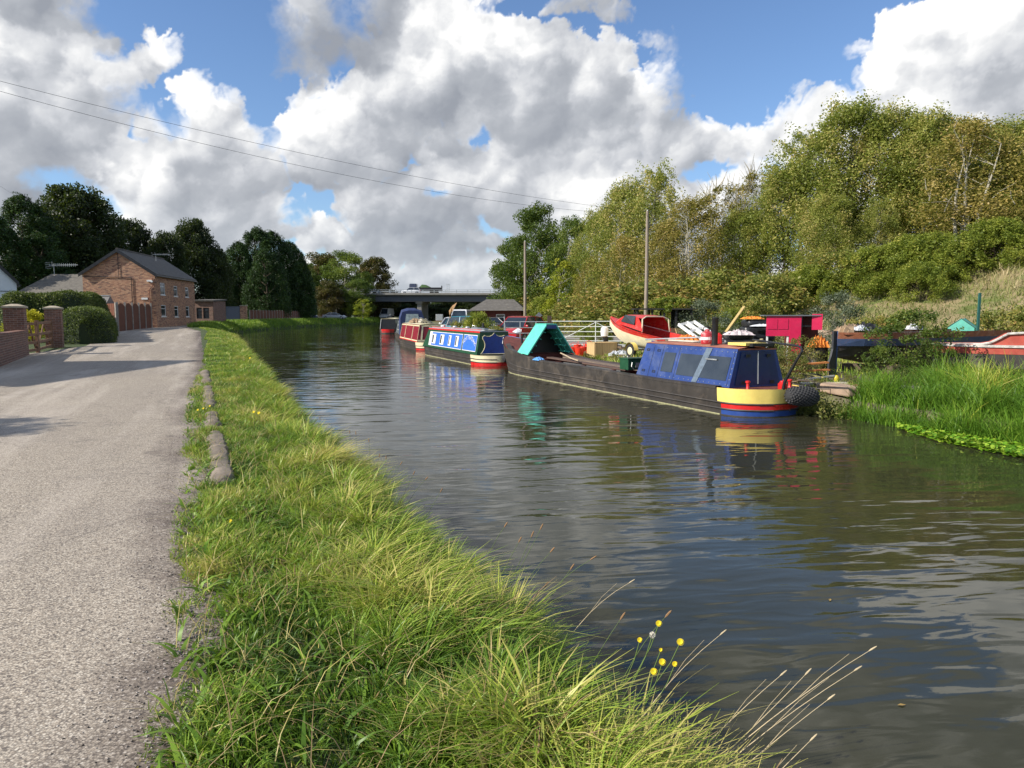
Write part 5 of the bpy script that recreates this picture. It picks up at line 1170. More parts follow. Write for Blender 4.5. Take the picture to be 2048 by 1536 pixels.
# ---- the long working boat (local +y side faces the camera / canal)
BOAT_DIR = Vector((-.388, .922, 0)); BOAT_RZ = math.atan2(.922, -.388)
bb = empty("working_boat", (6.03, 16.1, 0), BOAT_RZ, "long black open working narrowboat with blue cabin and yellow and red stern", "narrowboat")
LB = 15.7
ztb = lambda x: .60 + .03 * smooth01(3, 0, x) + .05 * smooth01(3, 8, x) + .26 * smooth01(10.5, 13.8, x) + .48 * smooth01(13.3, 15.9, x)
def bands_b(x, z):
    if x < .86 + .12 * max(0, 1 - ((z - .45) / .18) ** 2):
        if z > .45: return 1 if z < .70 else 0
        if z > .305: return 1
        if .165 < z < .28: return 2
        if .03 < z < .14: return 3
        return 0
    if z < .022 and x > .9: return 4
    if x > 14.9 and z > .5: return 3
    return 0
hwb, xsb = hull(bb, LB, 2.05, ztb, bands_b, bow_rake=.42, bow_len=3.4, open_=(4.9, 12.5))
mb = MB(); mb.box((8.7, 0, .08), (7.4, 1.75, .06)); mb.build("hold_floor", BROWNP, bb)
for s in (-1, 1): mb = MB(); mb.loft([[(x, s * (hwb(x, .3) - .12), .05), (x, s * (hwb(x, .6) - .03), ztb(x))] for x in np.arange(4.9, 12.5, .6)]); mb.build("inner_lining", BROWNP, bb, fix=False)
for s in (-1, 1):
    mb = MB(); mb.loft([[(x, s * hwb(x, .6) + s * .01, ztb(x) - .03), (x, s * hwb(x, .6) + s * .01, ztb(x) + .02), (x, s * (hwb(x, .6) - .16), ztb(x) + .03), (x, s * (hwb(x, .6) - .16), ztb(x) - .03)] for x in [1.0, 1.6, 3, 4.9, 6, 7.5, 9, 10.5, 12, 12.8, 13.6, 14.4]]); mb.build("gunwale", HULLB, bb, smooth=False)
MB().box((12.5, 0, .45), (.06, 1.7, .7)).build('bulkhead', BROWNP, bb); MB().box((4.92, 0, .4), (.05, 1.7, .4)).build('bulkhead', BROWNP, bb)
for x in (6.6, 8.5, 10.4, 11.4): mb = MB(); mb.box((x, 0, ztb(x) - .06), (.14, 1.86, .07)); mb.build("cross_beam", BROWNP, bb)
for k, (y, x0, x1) in enumerate(((.25, 6.0, 11.4), (-.1, 5.4, 10.8), (-.5, 7, 11.6))): mb = MB(); mb.box(((x0 + x1) / 2, y, .68 + .01 * k), (x1 - x0, .24, .045), ry=R(-.8 - k * .5)); mb.build("plank", wood("worn_plank_%d" % k, ((.10, .06, .045), (.16, .12, .09), (.07, .05, .045))[k], along='X'), bb)
mb = MB(); mb.box((8.2, -.25, .60), (3.8, 1.2, .05)); mb.build("hatch_board", paint("grey_tarpaulin", (.10, .10, .10), rough=.8), bb)
# cabin
zc = 1.50; z0c = lambda x: ztb(x) - .01
cb = cabin(bb, .80, 4.72, 1.62, 1.10, z0c, zc, NAVY, RUSTY, rake0=.04, rake1=.12)
Pb = lambda x, z, off: side_pt(1.62, 1.10, .60, zc, x, z, off, 1)
def cabin_win(a, b, c, d, rk, nm="cabin_window"):
    mb = MB(); side_panel(mb, Pb, a, b, c, d, .012, rk); f_ = mb.build(nm, GLASS2, bb); 
    return f_
GLASS2 = glass_dark("smoked_window", (.022, .025, .027), .12)
cabin_win(.98, 2.92, .76, 1.30, -.0); cabin_win(3.12, 3.62, .80, 1.30, 0)
mb = MB(); 
for x in (.9, 3.0, 3.72, 4.15): frame_panel(mb, Pb, x, x + .012, .64, 1.46, .006, .006)
mb.build("panel_seam", BLACKP, bb)
for x in (3.85, 4.35):
    for z in (.74, 1.3): mb = MB(); frame_panel(mb, Pb, x, x + .14, z, z + .06, .02, .012); mb.build("hinge", BLACKP, bb)
for x, z in [(.86 + .0 * k, .68 + .13 * k) for k in range(6)] + [(1 + .4 * k, 1.42) for k in range(9)] + [(1 + .4 * k, .68) for k in range(9)]:
    pass
rv = MB()
for k in range(7): p = Pb(.86, .67 + .125 * k, .008); rv.box(p, (.02, .01, .02))
for k in range(14): p = Pb(.95 + .2 * k, 1.42, .008); rv.box(p, (.018, .01, .018)); p = Pb(.95 + .2 * k, .68, .008); rv.box(p, (.018, .01, .018))
rv.build("rivets", GALV, bb)
mb = MB(); p = Pb(1.65, 1.22, .03); mb.box(p, (.42, .025, .03)); mb.build("handle", GALV, bb)
# soot/lime streak staining the cabin side below the chimney
mb = MB(); mb.add([Pb(1.95, 1.48, .016), Pb(1.72, 1.48, .016), Pb(2.02, .64, .016), Pb(2.22, .64, .016)], [(0, 1, 2, 3)]); mb.build("lime_streak", paint("lime_stain", (.11, .15, .20), rough=.7, var=.3, scale=12), bb)
# stern doors
DOORB = paint('stern_door_shade_blue', (.010, .026, .10), rough=.45, var=.15, dirt=(.03, .05, .10))  # boat blue darkened: the stern's shade is put into the door colour
for s in (-1, 1):
    mb = MB(); mb.add([(.785, s * .02, .66), (.785, s * .66, .66), (.812, s * .47, 1.44), (.812, s * .02, 1.44)], [(0, 1, 2, 3)]); dr = mb.build("stern_door", DOORB, bb)
    for z in (.72, 1.34): mb = MB(); mb.box((.775, s * (.42 - .12 * (z > 1)), z), (.01, .12, .07)); mb.build("hinge", BLACKP, dr)
mb = MB(); mb.tube([(.772, 0, .68), (.80, 0, 1.44)], .012, 5); mb.build("door_edge", GALV, bb)
mb = MB(); mb.box((1.12, .05, 1.60), (.62, .62, .06)); mb.build("slide_hatch", YELP, bb); mb = MB(); mb.box((.82, -.05, 1.585), (.24, .6, .07)); mb.build("hatch_step", BLACKP, bb)
for q, (x, y) in enumerate(((2.0, .30),)):
    mb = MB(); mb.lathe([(.10, 1.50), (.10, 1.56), (.075, 1.57), (.075, 2.16), (.082, 2.17), (.082, 2.22), (.06, 2.22)], (x, y, 0), 16); mb.build("chimney", BLACKP, bb, smooth=True)
# swan-neck tiller, bollards, fender
mb = MB(); mb.tube([(.02, -.05, .62), (-.02, -.05, .80), (-.12, -.05, .95), (-.32, -.05, 1.25), (-.50, -.05, 1.50), (-.46, -.05, 1.58), (-.35, -.05, 1.61), (.15, -.05, 1.64), (1.05, -.05, 1.70)], [.035, .035, .033, .03, .028, .028, .026, .024, .022], 8); mb.build("tiller", BLACKP, bb, smooth=True)
for x, y in ((.48, .55), (.30, -.35), (.42, -.62)):
    mb = MB(); mb.lathe([(.05, .6), (.035, .62), (.035, .74), (.055, .75), (.055, .79), (.02, .80)], (x, y, 0), 12); mb.build("bollard", REDP, bb, smooth=True)
mb = MB(); mb.lathe([(.09, .6), (.1, .63), (.1, .74), (.07, .76), (.05, .80), (.0, .80)], (.12, -.12, 0), 14); mb.build("rudder_post", REDP, bb, smooth=True)
mb = MB(); mb.lathe([(.05, 0), (.13, .06), (.17, .16), (.185, .30), (.18, .46), (.13, .58), (.04, .64)], (0, 0, 0), 18, 'X'); fen = mb.build("rope_fender", ROPE, bb, smooth=True); fen.location = (-.12, -.02, .50); fen.rotation_euler = (0, R(4), R(-98)); fen.scale = (1.25, 1.2, 1.15)
knots = MB()
for k in range(260):
    a = k * 2.399; u = (k + .5) / 260; x = .03 + .58 * u; r_ = float(np.interp(x, [0, .06, .16, .30, .46, .58, .64], [.05, .13, .17, .187, .182, .132, .05])); knots.box((x, r_ * math.cos(a), r_ * math.sin(a)), (.030, .026, .026), rx=a)
kn = knots.build("knots", paint("rope_knot", (.06, .06, .062), rough=.9), fen)
# triangular cratch shelter near the bow
def cratch(root, x0, x1):
    zb = ztb(12.2) + .02; pk = 1.92; yb = .98
    for s in (-1, 1):
        for k in range(2):
            xa = x0 + (x1 - x0) * k / 2 + .008; xb = x0 + (x1 - x0) * (k + 1) / 2 - .008
            mb = MB(); mb.add([(xa, s * yb, zb), (xb, s * yb, zb + .03), (xb, s * .20, pk), (xa, s * .20, pk), (xa, s * (yb - .05), zb), (xb, s * (yb - .05), zb + .03), (xb, s * .16, pk - .02), (xa, s * .16, pk - .02)], [(0, 1, 2, 3), (7, 6, 5, 4), (0, 4, 5, 1), (1, 5, 6, 2), (2, 6, 7, 3), (3, 7, 4, 0)]); mb.build("cratch_board", TURQ, root)
        for k in range(4):
            t_ = .1 + .22 * k; y = yb * (1 - t_) + .18 * t_; z = zb * (1 - t_) + pk * t_; mb = MB(); mb.box(((x0 + x1) / 2, s * (y - .13), z - .03), (x1 - x0 - .10, .02, .05), rx=s * R(-42)); mb.build("rafter", TURQ, root)
    mb = MB(); mb.box(((x0 + x1) / 2, 0, pk), (x1 - x0, .44, .04)); mb.build("ridge_board", TURQ, root)
    mb = MB(); mb.add([(x1, -yb, zb), (x1, yb, zb), (x1, .2, pk), (x1, -.2, pk)], [(0, 1, 2, 3)]); mb.build("back_board", BLACKP, root); mb = MB(); mb.box((x0 + .02, 0, pk - .09), (.03, .40, .14)); mb.build("name_board", NAVY, root)  # back board black: the shelter's inner shade is put into its colour
cratch(bb, 11.75, 12.75)
mb = MB(); mb.tube([(14.5, 0, ztb(14.5)), (14.5, 0, ztb(14.5) + .3)], .05, 8); mb.build("stem_post", BLACKP, bb)
def loose(name, loc, label, cat, mk, rz=0.0, group=None):
    r = empty(name, loc, rz, label, cat, group); mk(r); return r
def on_boat(x, y, z): return Vector((6.03, 16.1, 0)) + Matrix.Rotation(BOAT_RZ, 3, 'Z') @ Vector((x, y, z))
def mk_box(r):
    mb = MB(); mb.box((0, 0, .15), (.46, .75, .30)); mb.build("body", GRNP, r, bevel=.012); mb = MB(); mb.box((0, 0, .32), (.49, .78, .04)); mb.build("lid", GRNP, r); mb = MB(); mb.box((-.24, -.05, .14), (.01, .36, .14)); mb.build("plate", paint("faded_label", (.30, .30, .27)), r); mb = MB(); mb.tube([(-.25, .25, .22), (-.27, .28, .1), (-.26, .2, .03)], .012, 5); mb.build("chain", GALV, r)
p = on_boat(5.5, .35, .70); loose("tool_box", p, "dark green metal box on the working boat just ahead of the blue cabin", "box", mk_box, BOAT_RZ)
def cloth(r, col, sx, sy, h, name="cloth", seed=0):
    mb = MB(); N = 12; rings = []
    for i in range(N + 1):
        row = []
        for j in range(N + 1):
            a, b = i / N - .5, j / N - .5; q = max(0, 1 - (2 * a) ** 2) * max(0, 1 - (2 * b) ** 2); row.append((a * sx * (1 + .15 * math.sin(j * 1.9 + seed)), b * sy * (1 + .12 * math.sin(i * 2.3 + seed)), h * (q ** .5) * (.6 + .4 * math.sin(i * 1.7 + j * 1.1 + seed) * math.cos(j * 2.3 - i + seed)) + .005))
        rings.append(row)
    mb.loft(rings); mb.build(name, paint(name + "_%d" % int(seed * 10), col, rough=.8, var=.15), r, smooth=True, fix=False)
p = on_boat(10.9, .93, ztb(10.9)); loose("blue_rag", p, "crumpled light blue rag on the black boat's gunwale", "rag", lambda r: cloth(r, (.10, .30, .62), .5, .3, .14, "rag", 1.3), BOAT_RZ)
p = on_boat(2.55, .10, 1.55); 
def mk_can(r):
    mb = MB(); mb.lathe([(.15, 0), (.16, .02), (.16, .26), (.13, .30), (.06, .32), (.06, .36), (.03, .37)], n=18); mb.build("body", paint("red_can_paint", (.45, .03, .04), rough=.4, var=.15, dirt=(.6, .58, .55), dirt_amt=.8, scale=14), r, smooth=True); mb = MB(); mb.tube([(-.11, 0, .28), (-.09, 0, .42), (.09, 0, .42), (.11, 0, .28)], .014, 6); mb.build("handle", BLACKP, r, smooth=True); mb = MB(); mb.lathe([(.163, .10), (.163, .17)], n=18); mb.build("label_band", WHITE, r)
loose("water_can", p, "red and white painted can on the blue cabin roof beside the black chimney", "can", mk_can)
p = on_boat(2.28, -.05, 1.55); loose("red_jerrycan", p, "small bright red can tucked between painted can and chimney", "can", lambda r: (MB().box((0, 0, .12), (.13, .2, .24)).build("body", REDP, r, bevel=.03), MB().box((0, 0, .26), (.04, .1, .04)).build("handle", REDP, r)))
p = on_boat(3.4, .22, 1.56); loose("boat_pole", p, "long grey pole lying along the blue cabin's roof", "pole", lambda r: MB().tube([(-.9, -.1, .16), (1.6, .1, .02)], .022, 6).build("shaft", GALV, r), BOAT_RZ)
p = on_boat(3.3, -.1, 1.55); loose("roof_plank", p, "pale plank lying on the rusty cabin roof", "plank", lambda r: MB().box((0, 0, .03), (2.2, .16, .035)).build("board", paint("bleached_wood", (.6, .55, .46), rough=.9), r), BOAT_RZ)
p = on_boat(10.0, .2, .76); loose("bent_pole", p, "pale bent stick lying across the open hold", "stick", lambda r: MB().tube([(-1.3, .3, 0), (-.5, .2, .05), (.3, -.1, .06), (1.2, -.3, .12)], .025, 6).build("wood", paint("peeled_stick", (.42, .33, .22), rough=.9), r), BOAT_RZ)

# ---- blue and green boat with the shield-shaped panel
b2d = Vector((-.36, .933, 0)); B2_RZ = math.atan2(.933, -.36); B2_LOC = Vector((-.45, 32.1, 0))
b2 = empty("blue_narrowboat", B2_LOC, B2_RZ, "bright blue and green narrowboat with white framed windows and cream bow band", "narrowboat")
zt2 = lambda x: .46 + .03 * smooth01(9, 12, x)
hull(b2, 12.2, 2.0, zt2, lambda x, z: (5 if z > .165 else 2) if x < 1.55 else (4 if z < .022 else 0), bow_len=3.0, bow_rake=.4)
W2b, W2t, z2 = 1.72, 1.34, 1.52
cabin(b2, .95, 10.9, W2b, W2t, lambda x: zt2(x) - .01, z2, GRNP, GREYR, rake0=.05, rake1=.9)
P2 = lambda x, z, off: side_pt(W2b, W2t, .46, z2, x, z, off, 1)
mb = MB(); side_panel(mb, P2, 1.0, 10.1, z2 - .075, z2 - .005, .010); mb.build("roof_edge", REDP, b2)
def bordered(a, b, c, d, m_, off=.008, w_=.03, nm="side_panel"):
    mb = MB(); side_panel(mb, P2, a, b, c, d, off); pn = mb.build(nm, m_, b2); mb = MB(); frame_panel(mb, P2, a, b, c, d, w_, off + .006); mb.build("border", WHITE, pn); return pn
bordered(1.2, 3.25, .58, 1.34, BLU2); bordered(3.42, 9.6, .58, 1.34, BLU2)
for a, b in ((4.0, 4.55), (5.3, 5.75), (6.6, 7.35), (8.2, 8.95)):
    mb = MB(); side_panel(mb, P2, a, b, .70, 1.22, .018); wn_ = mb.build("window", GLASS, b2); mb = MB(); frame_panel(mb, P2, a, b, .70, 1.22, .05, .024); mb.build("frame", WHITE, wn_)
    mb = MB(); side_panel(mb, P2, a + .06, a + (b - a) * .62, .75, 1.17, .021); mb.build("curtain", paint("net_curtain", (.66, .64, .56), rough=.9), wn_)
mb = MB(); side_panel(mb, P2, 9.05, 9.55, .62, 1.32, .016); nt = mb.build("notice_board", WHITE, b2)
for k in range(5): mb = MB(); side_panel(mb, P2, 9.15, 9.45, .68 + .13 * k, .74 + .13 * k, .020); mb.build("notice", paint("notice_pink_%d" % k, (.62, .50, .52)), nt)
# arched lettering
def text_mesh(name, s, size, mat, parent, M):
    cu = bpy.data.curves.new(name, 'FONT'); cu.body = s; cu.size = size; cu.extrude = .002; cu.align_x = 'CENTER'; cu.align_y = 'CENTER'
    o = bpy.data.objects.new(name, cu); COL.objects.link(o); dg = bpy.context.evaluated_depsgraph_get(); me = bpy.data.meshes.new_from_object(o.evaluated_get(dg)); bpy.data.objects.remove(o)
    me.name = name; me.materials.clear(); me.materials.append(mat); me.transform(M); return me
word = "ROTTERDAM"; import bmesh as _bm
lm = _bm.new(); nl = len(word); tilt = math.atan2((W2b - W2t) / 2, z2 - .46)
for i, ch in enumerate(word):
    t_ = (i - (nl - 1) / 2) / ((nl - 1) / 2); cx = 2.32 - t_ * .88; czz = 1.20 - .26 * t_ * t_; rot = -t_ * R(30)
    p = P2(cx, czz, .022); Bm = Matrix.Translation(p) @ Matrix.Rotation(R(180), 4, 'Z') @ Matrix.Rotation(R(90) - tilt * -1 - 2 * tilt, 4, 'X') @ Matrix.Rotation(rot, 4, 'Z') @ Matrix.Scale(1.05, 4, (1, 0, 0))
    me = text_mesh("letter", ch, .27, WHITE, b2, Bm); lm.from_mesh(me)
me = bpy.data.meshes.new("lettering"); lm.to_mesh(me); me.materials.append(WHITE); lo = bpy.data.objects.new("lettering", me); COL.objects.link(lo); lo.parent = b2
# front bulkhead: shield panel
def shield(sc=1.0, n=None):
    pts = [(0, .98), (.10, .88), (.22, .82), (.36, .82), (.47, .86), (.56, .80), (.56, .70), (.50, .60), (.46, .48), (.47, .34), (.52, .22), (.60, .10), (.68, .03)]
    return [(y * sc, z) for y, z in pts]
sp = shield(); poly = [(y, z) for y, z in sp] + [(-y, z) for y, z in sp[::-1][:-1]]
kx = lambda z: .95 + .05 * (z / 1.06) - .012
mb = MB(); vs = [(kx(z), y, .47 + z) for y, z in poly]; mb.add(vs, [tuple(range(len(vs)))]); mb.build("shield_panel", paint("shield_blue", (.012, .05, .26), rough=.35), b2)
mb = MB(); bp = [(kx(z) - .006, y, .47 + z) for y, z in poly]; mb.tube(bp, .016, 5); mb.build("shield_border", CREAM, b2)
mb = MB(); mb.loft([[(kx(z0_) - .004, y, .47 + z0_) for y, z0_ in ((-.66 * q, zz), (.66 * q, zz))] for q, zz in ((.98, 1.05), (.6, 1.10))]); mb.build("header", GRNP, b2)
mb = MB(); mb.tube([(.90, -.42, 1.25), (.88, -.36, .95)], .018, 5); mb.build("window_rod", WHITE, b2); 
mb = MB(); mb.lathe([(.07, z2), (.07, z2 + .05), (.05, z2 + .06), (.05, z2 + .34), (.06, z2 + .35)], (3.0, -.15, 0), 14); mb.build("chimney", BLACKP, b2, smooth=True)
for x in (5.0, 7.2): mb = MB(); mb.lathe([(.08, z2 + .03), (.08, z2 + .07), (.13, z2 + .09), (.10, z2 + .14), (0, z2 + .16)], (x, 0, 0), 14); mb.build("mushroom_vent", GALV, b2, smooth=True)
for x, y in ((2.0, .2), (4.2, -.2)): mb = MB(); mb.box((x, y, z2 + .09), (1.0, .2, .07)); mb.build("roof_box", GREYP, b2)
mb = MB(); mb.tube([(1.2, .55, z2 + .06), (9.9, .55, z2 + .06)], .015, 5); mb.build("hand_rail", REDP, b2)
loose("tyre_fender", B2_LOC + Matrix.Rotation(B2_RZ, 3, 'Z') @ Vector((-.12, -.25, .36)), "grey rubber fender hanging on the blue narrowboat's cream end", "fender", lambda r: (MB().lathe([(.05, -.28), (.17, -.2), (.22, 0), (.17, .2), (.05, .28)], n=16, axis='Y').build("body", ROPE, r, smooth=True), MB().tube([(.0, -.2, .1), (.15, -.3, .28)], .014, 5).build("rope", ROPE, r)), B2_RZ)
# ---- maroon and cream boat
b3_RZ = math.atan2(.96, -.28); b3 = empty("maroon_narrowboat", (-4.95, 45.6, 0), b3_RZ, "maroon narrowboat with cream framed panels moored beyond the blue one", "narrowboat")
hull(b3, 11.0, 2.0, lambda x: .52, lambda x, z: 5 if (x < .9 and .165 < z) else (2 if x < .9 and z > .03 else 0), bow_len=3.0)
W3b, W3t, z3 = 1.75, 1.35, 1.62
cabin(b3, .9, 9.6, W3b, W3t, lambda x: .51, z3, MAROON, CREAM, rake0=.12, rake1=.7)
P3 = lambda x, z, off: side_pt(W3b, W3t, .51, z3, x, z, off, 1)
mb = MB(); [frame_panel(mb, P3, a, b, .56, 1.58, .07, .010) for a, b in ((.95, 3.4), (3.5, 6.8), (6.9, 9.2))]; mb.build("panel_border", CREAM, b3)
mb = MB(); side_panel(mb, P3, .9, 9.2, .50, .56, .012); mb.build("red_line", REDP, b3)
mb = MB()
for a, b, c, d in ((-.86, .86, .55, .66), (-.70, .70, 1.50, 1.61), (-.86, -.74, .6, 1.6), (.56, .68, .6, 1.6), (-.02, .1, .6, 1.6)):
    f0 = lambda y, z: (.885 + .12 * (z - .51) / 1.11, y * (1 - .22 * (z - .51) / 1.11), z); mb.add([f0(a, c), f0(b, c), f0(b, d), f0(a, d)], [(0, 1, 2, 3)])
mb.build("end_frame", CREAM, b3)
rz3 = Matrix.Rotation(b3_RZ, 3, 'Z')
for k, (x, y, z, lab, cl) in enumerate([(2.0, .1, z3 + .06, "grey solar panel tilted on the maroon boat's roof", "p"), (4.2, -.1, z3 + .06, "bundle of logs on the maroon boat's roof", "l"), (6.6, .1, z3 + .06, "brown heap of sacks farther along the maroon boat's roof", "s")]):
    L_ = Vector((-4.95, 45.6, 0)) + rz3 @ Vector((x, y, z))
    if cl == "p": loose("solar_panel", L_, lab, "solar panel", lambda r: (MB().box((0, 0, .20), (1.2, .8, .04), rx=R(25)).build("panel", GREYP, r), MB().box((0, -.2, .08), (1.0, .04, .16)).build("stand", GALV, r)), b3_RZ)
    elif cl == "l": loose("log_bundle", L_, lab, "logs", lambda r: [MB().tube([(-.5, yy, zz), (.5, yy + .03, zz)], .08, 8).build("log", BARK_P, r, smooth=True) for yy, zz in ((-.2, .08), (0, .08), (.2, .08), (-.1, .22), (.1, .22))], b3_RZ)
    else: loose("sack_heap", L_, lab, "sacks", lambda r: cloth(r, (.25, .17, .10), 1.6, .8, .4, "sack", 2.2), b3_RZ)
loose("bow_triangle_cover", B2_LOC + Matrix.Rotation(B2_RZ, 3, 'Z') @ Vector((10.75, 0, .47)), "grey canvas cover sloping down at the far end of the blue boat", "cover", lambda r: MB().add([(0, -.85, 0), (0, .85, 0), (-.75, .66, 1.02), (-.75, -.66, 1.02), (1.3, 0, .06)], [(0, 3, 4), (1, 4, 2), (2, 4, 3), (0, 1, 2, 3), (0, 4, 1)]).build("canvas", paint("grey_canvas", (.22, .21, .20), rough=.9), r), B2_RZ)
# ---- navy canopy boat and the far black ones
def simple_boat(loc, rz, L, hm, cm, rm, lab, endm=None, cz=1.6, wb=1.75, wt=1.35):
    r = empty("narrowboat", loc, rz, lab, "narrowboat"); hull(r, L, 2.0, lambda x: .55, hm, bow_len=2.8); cabin(r, .9, L - 2.2, wb, wt, lambda x: .54, cz, cm, rm, .08, .5)
    for k in range(4):
        a = 1.8 + k * (L - 5) / 4; P = lambda x, z, off: side_pt(wb, wt, .54, cz, x, z, off, 1); mb = MB(); side_panel(mb, P, a, a + .8, .85, 1.3, .015); wn_ = mb.build("window", GLASS, r); mb = MB(); frame_panel(mb, P, a, a + .8, .85, 1.3, .05, .02); mb.build("frame", WHITE, wn_)
    return r
b4 = simple_boat((-8.3, 60.5, 0), math.atan2(.97, -.2), 13, lambda x, z: 0, paint("slate_cabin", (.10, .12, .13)), GREYR, "dark narrowboat with navy canvas canopy behind the maroon one")
CANV = paint("navy_canvas", (.02, .035, .11), rough=.8, var=.2, bmp=.4)
mb = MB(); mb.loft([[(x, y * 1.0, .55 + h * z) for y, z in ((-.98, 0), (-.97, .7), (-.8, .93), (-.3, 1.0), (.3, 1.0), (.8, .93), (.97, .7), (.98, 0))] for x, h in ((-.1, 2.05), (.3, 2.2), (1.6, 2.25), (2.3, 2.1))], cap=False); n_ = len(mb.v); mb.add([mb.v[k] for k in range(8)], [tuple(range(8))]); mb.build("canopy", CANV, b4, smooth=False)
mb = MB(); mb.add([(-.13, -.6, 1.5), (-.13, .6, 1.5), (-.05 - .06, .5, 2.3), (-.11, -.5, 2.3)], [(0, 1, 2, 3)]); mb.build("canopy_window", paint("clear_vinyl", (.30, .36, .38), rough=.2, var=.4), b4)
b5 = simple_boat((-14.4, 84.2, 0), math.atan2(.98, -.1), 15, lambda x, z: 2 if (x < .35 and .165 < z) else 0, BLACKP, CREAM, "far black narrowboat with red stern band, leftmost moored boat", cz=1.75, wb=1.9, wt=1.6)
mb = MB(); mb.beam((.88, .93, .6), (.95, .80, 1.72), .05); mb.build("white_edge", WHITE, b5)
simple_boat((-12.2, 86, 0), math.atan2(.98, -.12), 12, lambda x, z: 0, paint("grey_green_cabin", (.18, .22, .19)), GREYR, "grey green narrowboat moored inside the far black one")
# ---------------------------------------------------------------- poles and wires
POLE = wood("pole_wood", (.27, .22, .17), var=.25)
def tpole(px, top, Y, lab, zt=None):
    q = D(px, top, Y); z0 = gz(q.x, Y); r = empty("telegraph_pole", (q.x, Y, z0), 0, lab, "pole", "wooden poles on the right bank"); h = q.z - z0
    mb = MB(); mb.tube([(0, 0, -.5), (.02, 0, h * .5), (0, 0, h)], [.15, .125, .10], 10); mb.build("shaft", POLE, r, smooth=True); mb = MB(); mb.lathe([(.05, h), (.04, h + .08)], n=8); mb.build("cap", GALV, r)
    for k in range(5): mb = MB(); mb.tube([(.1 * (-1) ** k, -.02, h * .45 + k * .55), (.24 * (-1) ** k, -.02, h * .45 + k * .55)], .012, 5); mb.build("step_iron", GALV, r)
    return q
tpole(1050, 483, 66, "shorter wooden pole beside the red car, farther from the viewer"); pt = tpole(1295, 422, 50, "taller wooden pole rising behind the red and white cruiser")
def wire(a, b, sag, lab, rad=.008):
    r = empty("overhead_wire", a, 0, lab, "cable", "overhead wires across the canal"); a = Vector(a); b = Vector(b); pts = [Vector((0, 0, 0)).lerp(b - a, t_) - Vector((0, 0, 4 * sag * t_ * (1 - t_))) for t_ in np.linspace(0, 1, 40)]; MB().tube(pts, rad, 4).build("strand", BLACKP, r)
A1 = D(-330, 75, 26); B1 = D(1293, 424, 50.0); wire(A1, B1, .75, "upper of two thin wires crossing the sky"); A2 = D(-330, 88, 25.5); B2 = D(1293, 430, 49.9); wire(A2, B2, 1.15, "lower of two thin wires crossing the sky")
wire(D(-60, 330, 60), D(50, 400, 90), .2, "short wire end at the far left above the conifers")
# ---------------------------------------------------------------- gates and railings
def tube_gate(p0, p1, z, h, rails, lab, mat, brace=True, posts=(0, 1), group="tubular gates between yard and car park"):
    p0 = Vector((*p0, 0)); p1 = Vector((*p1, 0)); u = p1 - p0; L = u.length; r = empty("tubular_gate", (p0.x, p0.y, z), math.atan2(u.y, u.x), lab, "gate", group)
    for k in range(rails): t_ = (k / (rails - 1)) ** 1.15; zz_ = .12 + (h - .12) * t_; MB().tube([(0, 0, zz_), (L, 0, zz_)], .022, 6).build("rail", mat, r)
    for x in [0, L] + ([L * .5] if brace else [L * .33, L * .66]): MB().tube([(x, 0, .05), (x, 0, h)], .024, 6).build("stile", mat, r)
    if brace: MB().tube([(0.1, 0, .15), (L * .5, 0, h - .05), (L - .1, 0, .15)], .018, 5).build("brace", mat, r)
    return r
GW = paint("white_gate_paint", (.70, .72, .66), rough=.5, var=.1)
tube_gate((2.05, 38), (6.6, 37.2), gz(3, 38) + .1, 1.32, 6, "long white tubular gate behind the red buckets", GW)
tube_gate((-.38, 36.2), (2.0, 36.0), gz(0, 36) + .05, 1.40, 6, "grey tubular railing in front of the red hatchback", GALV, brace=False)
loose("gate_post", (1.85, 35.9, gz(1.85, 35.9)), "short dark timber post at the railing's end above the turquoise boards", "post", lambda r: MB().box((0, 0, .8), (.2, .2, 1.7)).build("timber", wood("dark_post", (.07, .045, .035)), r))
q = D(1013, 640, 36.3); loose("leaning_rod", (q.x, 36.3, gz(q.x, 36)), "pale rod leaning over the left end of the grey railing", "rod", lambda r: MB().tube([(.05, 0, 0), (-.12, 0, 1.75)], .02, 6).build("shaft", GALV, r))
# hut, bird house, skip
q = D(1000, 640, 84)
r = empty("low_hut", (q.x, 84, gz(q.x, 84)), R(-6), "low dark hut with hipped tiled roof under the bridge's right end", "hut")
mb = MB(); wall_holes(mb, (-2.6, -2, 0), (1, 0, 0), (0, -1, 0), 5.2, 2.2, [(.6, 1.6, 0, 1.9), (2.4, 3.4, .6, 1.7)]); mb.box((0, .1, 1.1), (5.2, 4.0, 2.2)); mb.build("wall", BROWNP, r, fix=False); window(r, (-2.6, -2, 0), (1, 0, 0), (0, -1, 0), 2.4, 3.4, .6, 1.7, sill=False)
MB().add([(-3.3, -2.8, 2.1), (3.3, -2.8, 2.1), (3.3, 2.8, 2.1), (-3.3, 2.8, 2.1), (-1.6, 0, 3.4), (1.6, 0, 3.4)], [(0, 1, 5, 4), (2, 3, 4, 5), (3, 0, 4), (1, 2, 5), (0, 3, 2, 1)]).build("roof", TILE, r)
q = D(1078, 640, 60); r = empty("bird_house", (q.x, 60, gz(q.x, 60)), 0, "white bird house on a pale post right of the red car", "bird house"); MB().box((0, 0, .6), (.08, .08, 1.3)).build("post", WHITE, r); MB().box((0, 0, 1.4), (.32, .3, .34)).build("box", WHITE, r); MB().prism([(-.3, 1.55), (.3, 1.55), (0, 1.85)], -.22, .22, 'Y').build("roof", GREYP, r); MB().lathe([(.05, -.16), (.05, -.17)], (0, 0, 1.42), 10, 'Y').build("entrance", BLACKP, r)
q = D(1150, 640, 76); r = empty("black_skip", (q.x, 76, gz(q.x, 76)), R(-5), "black corrugated container at the foot of the trees", "skip")
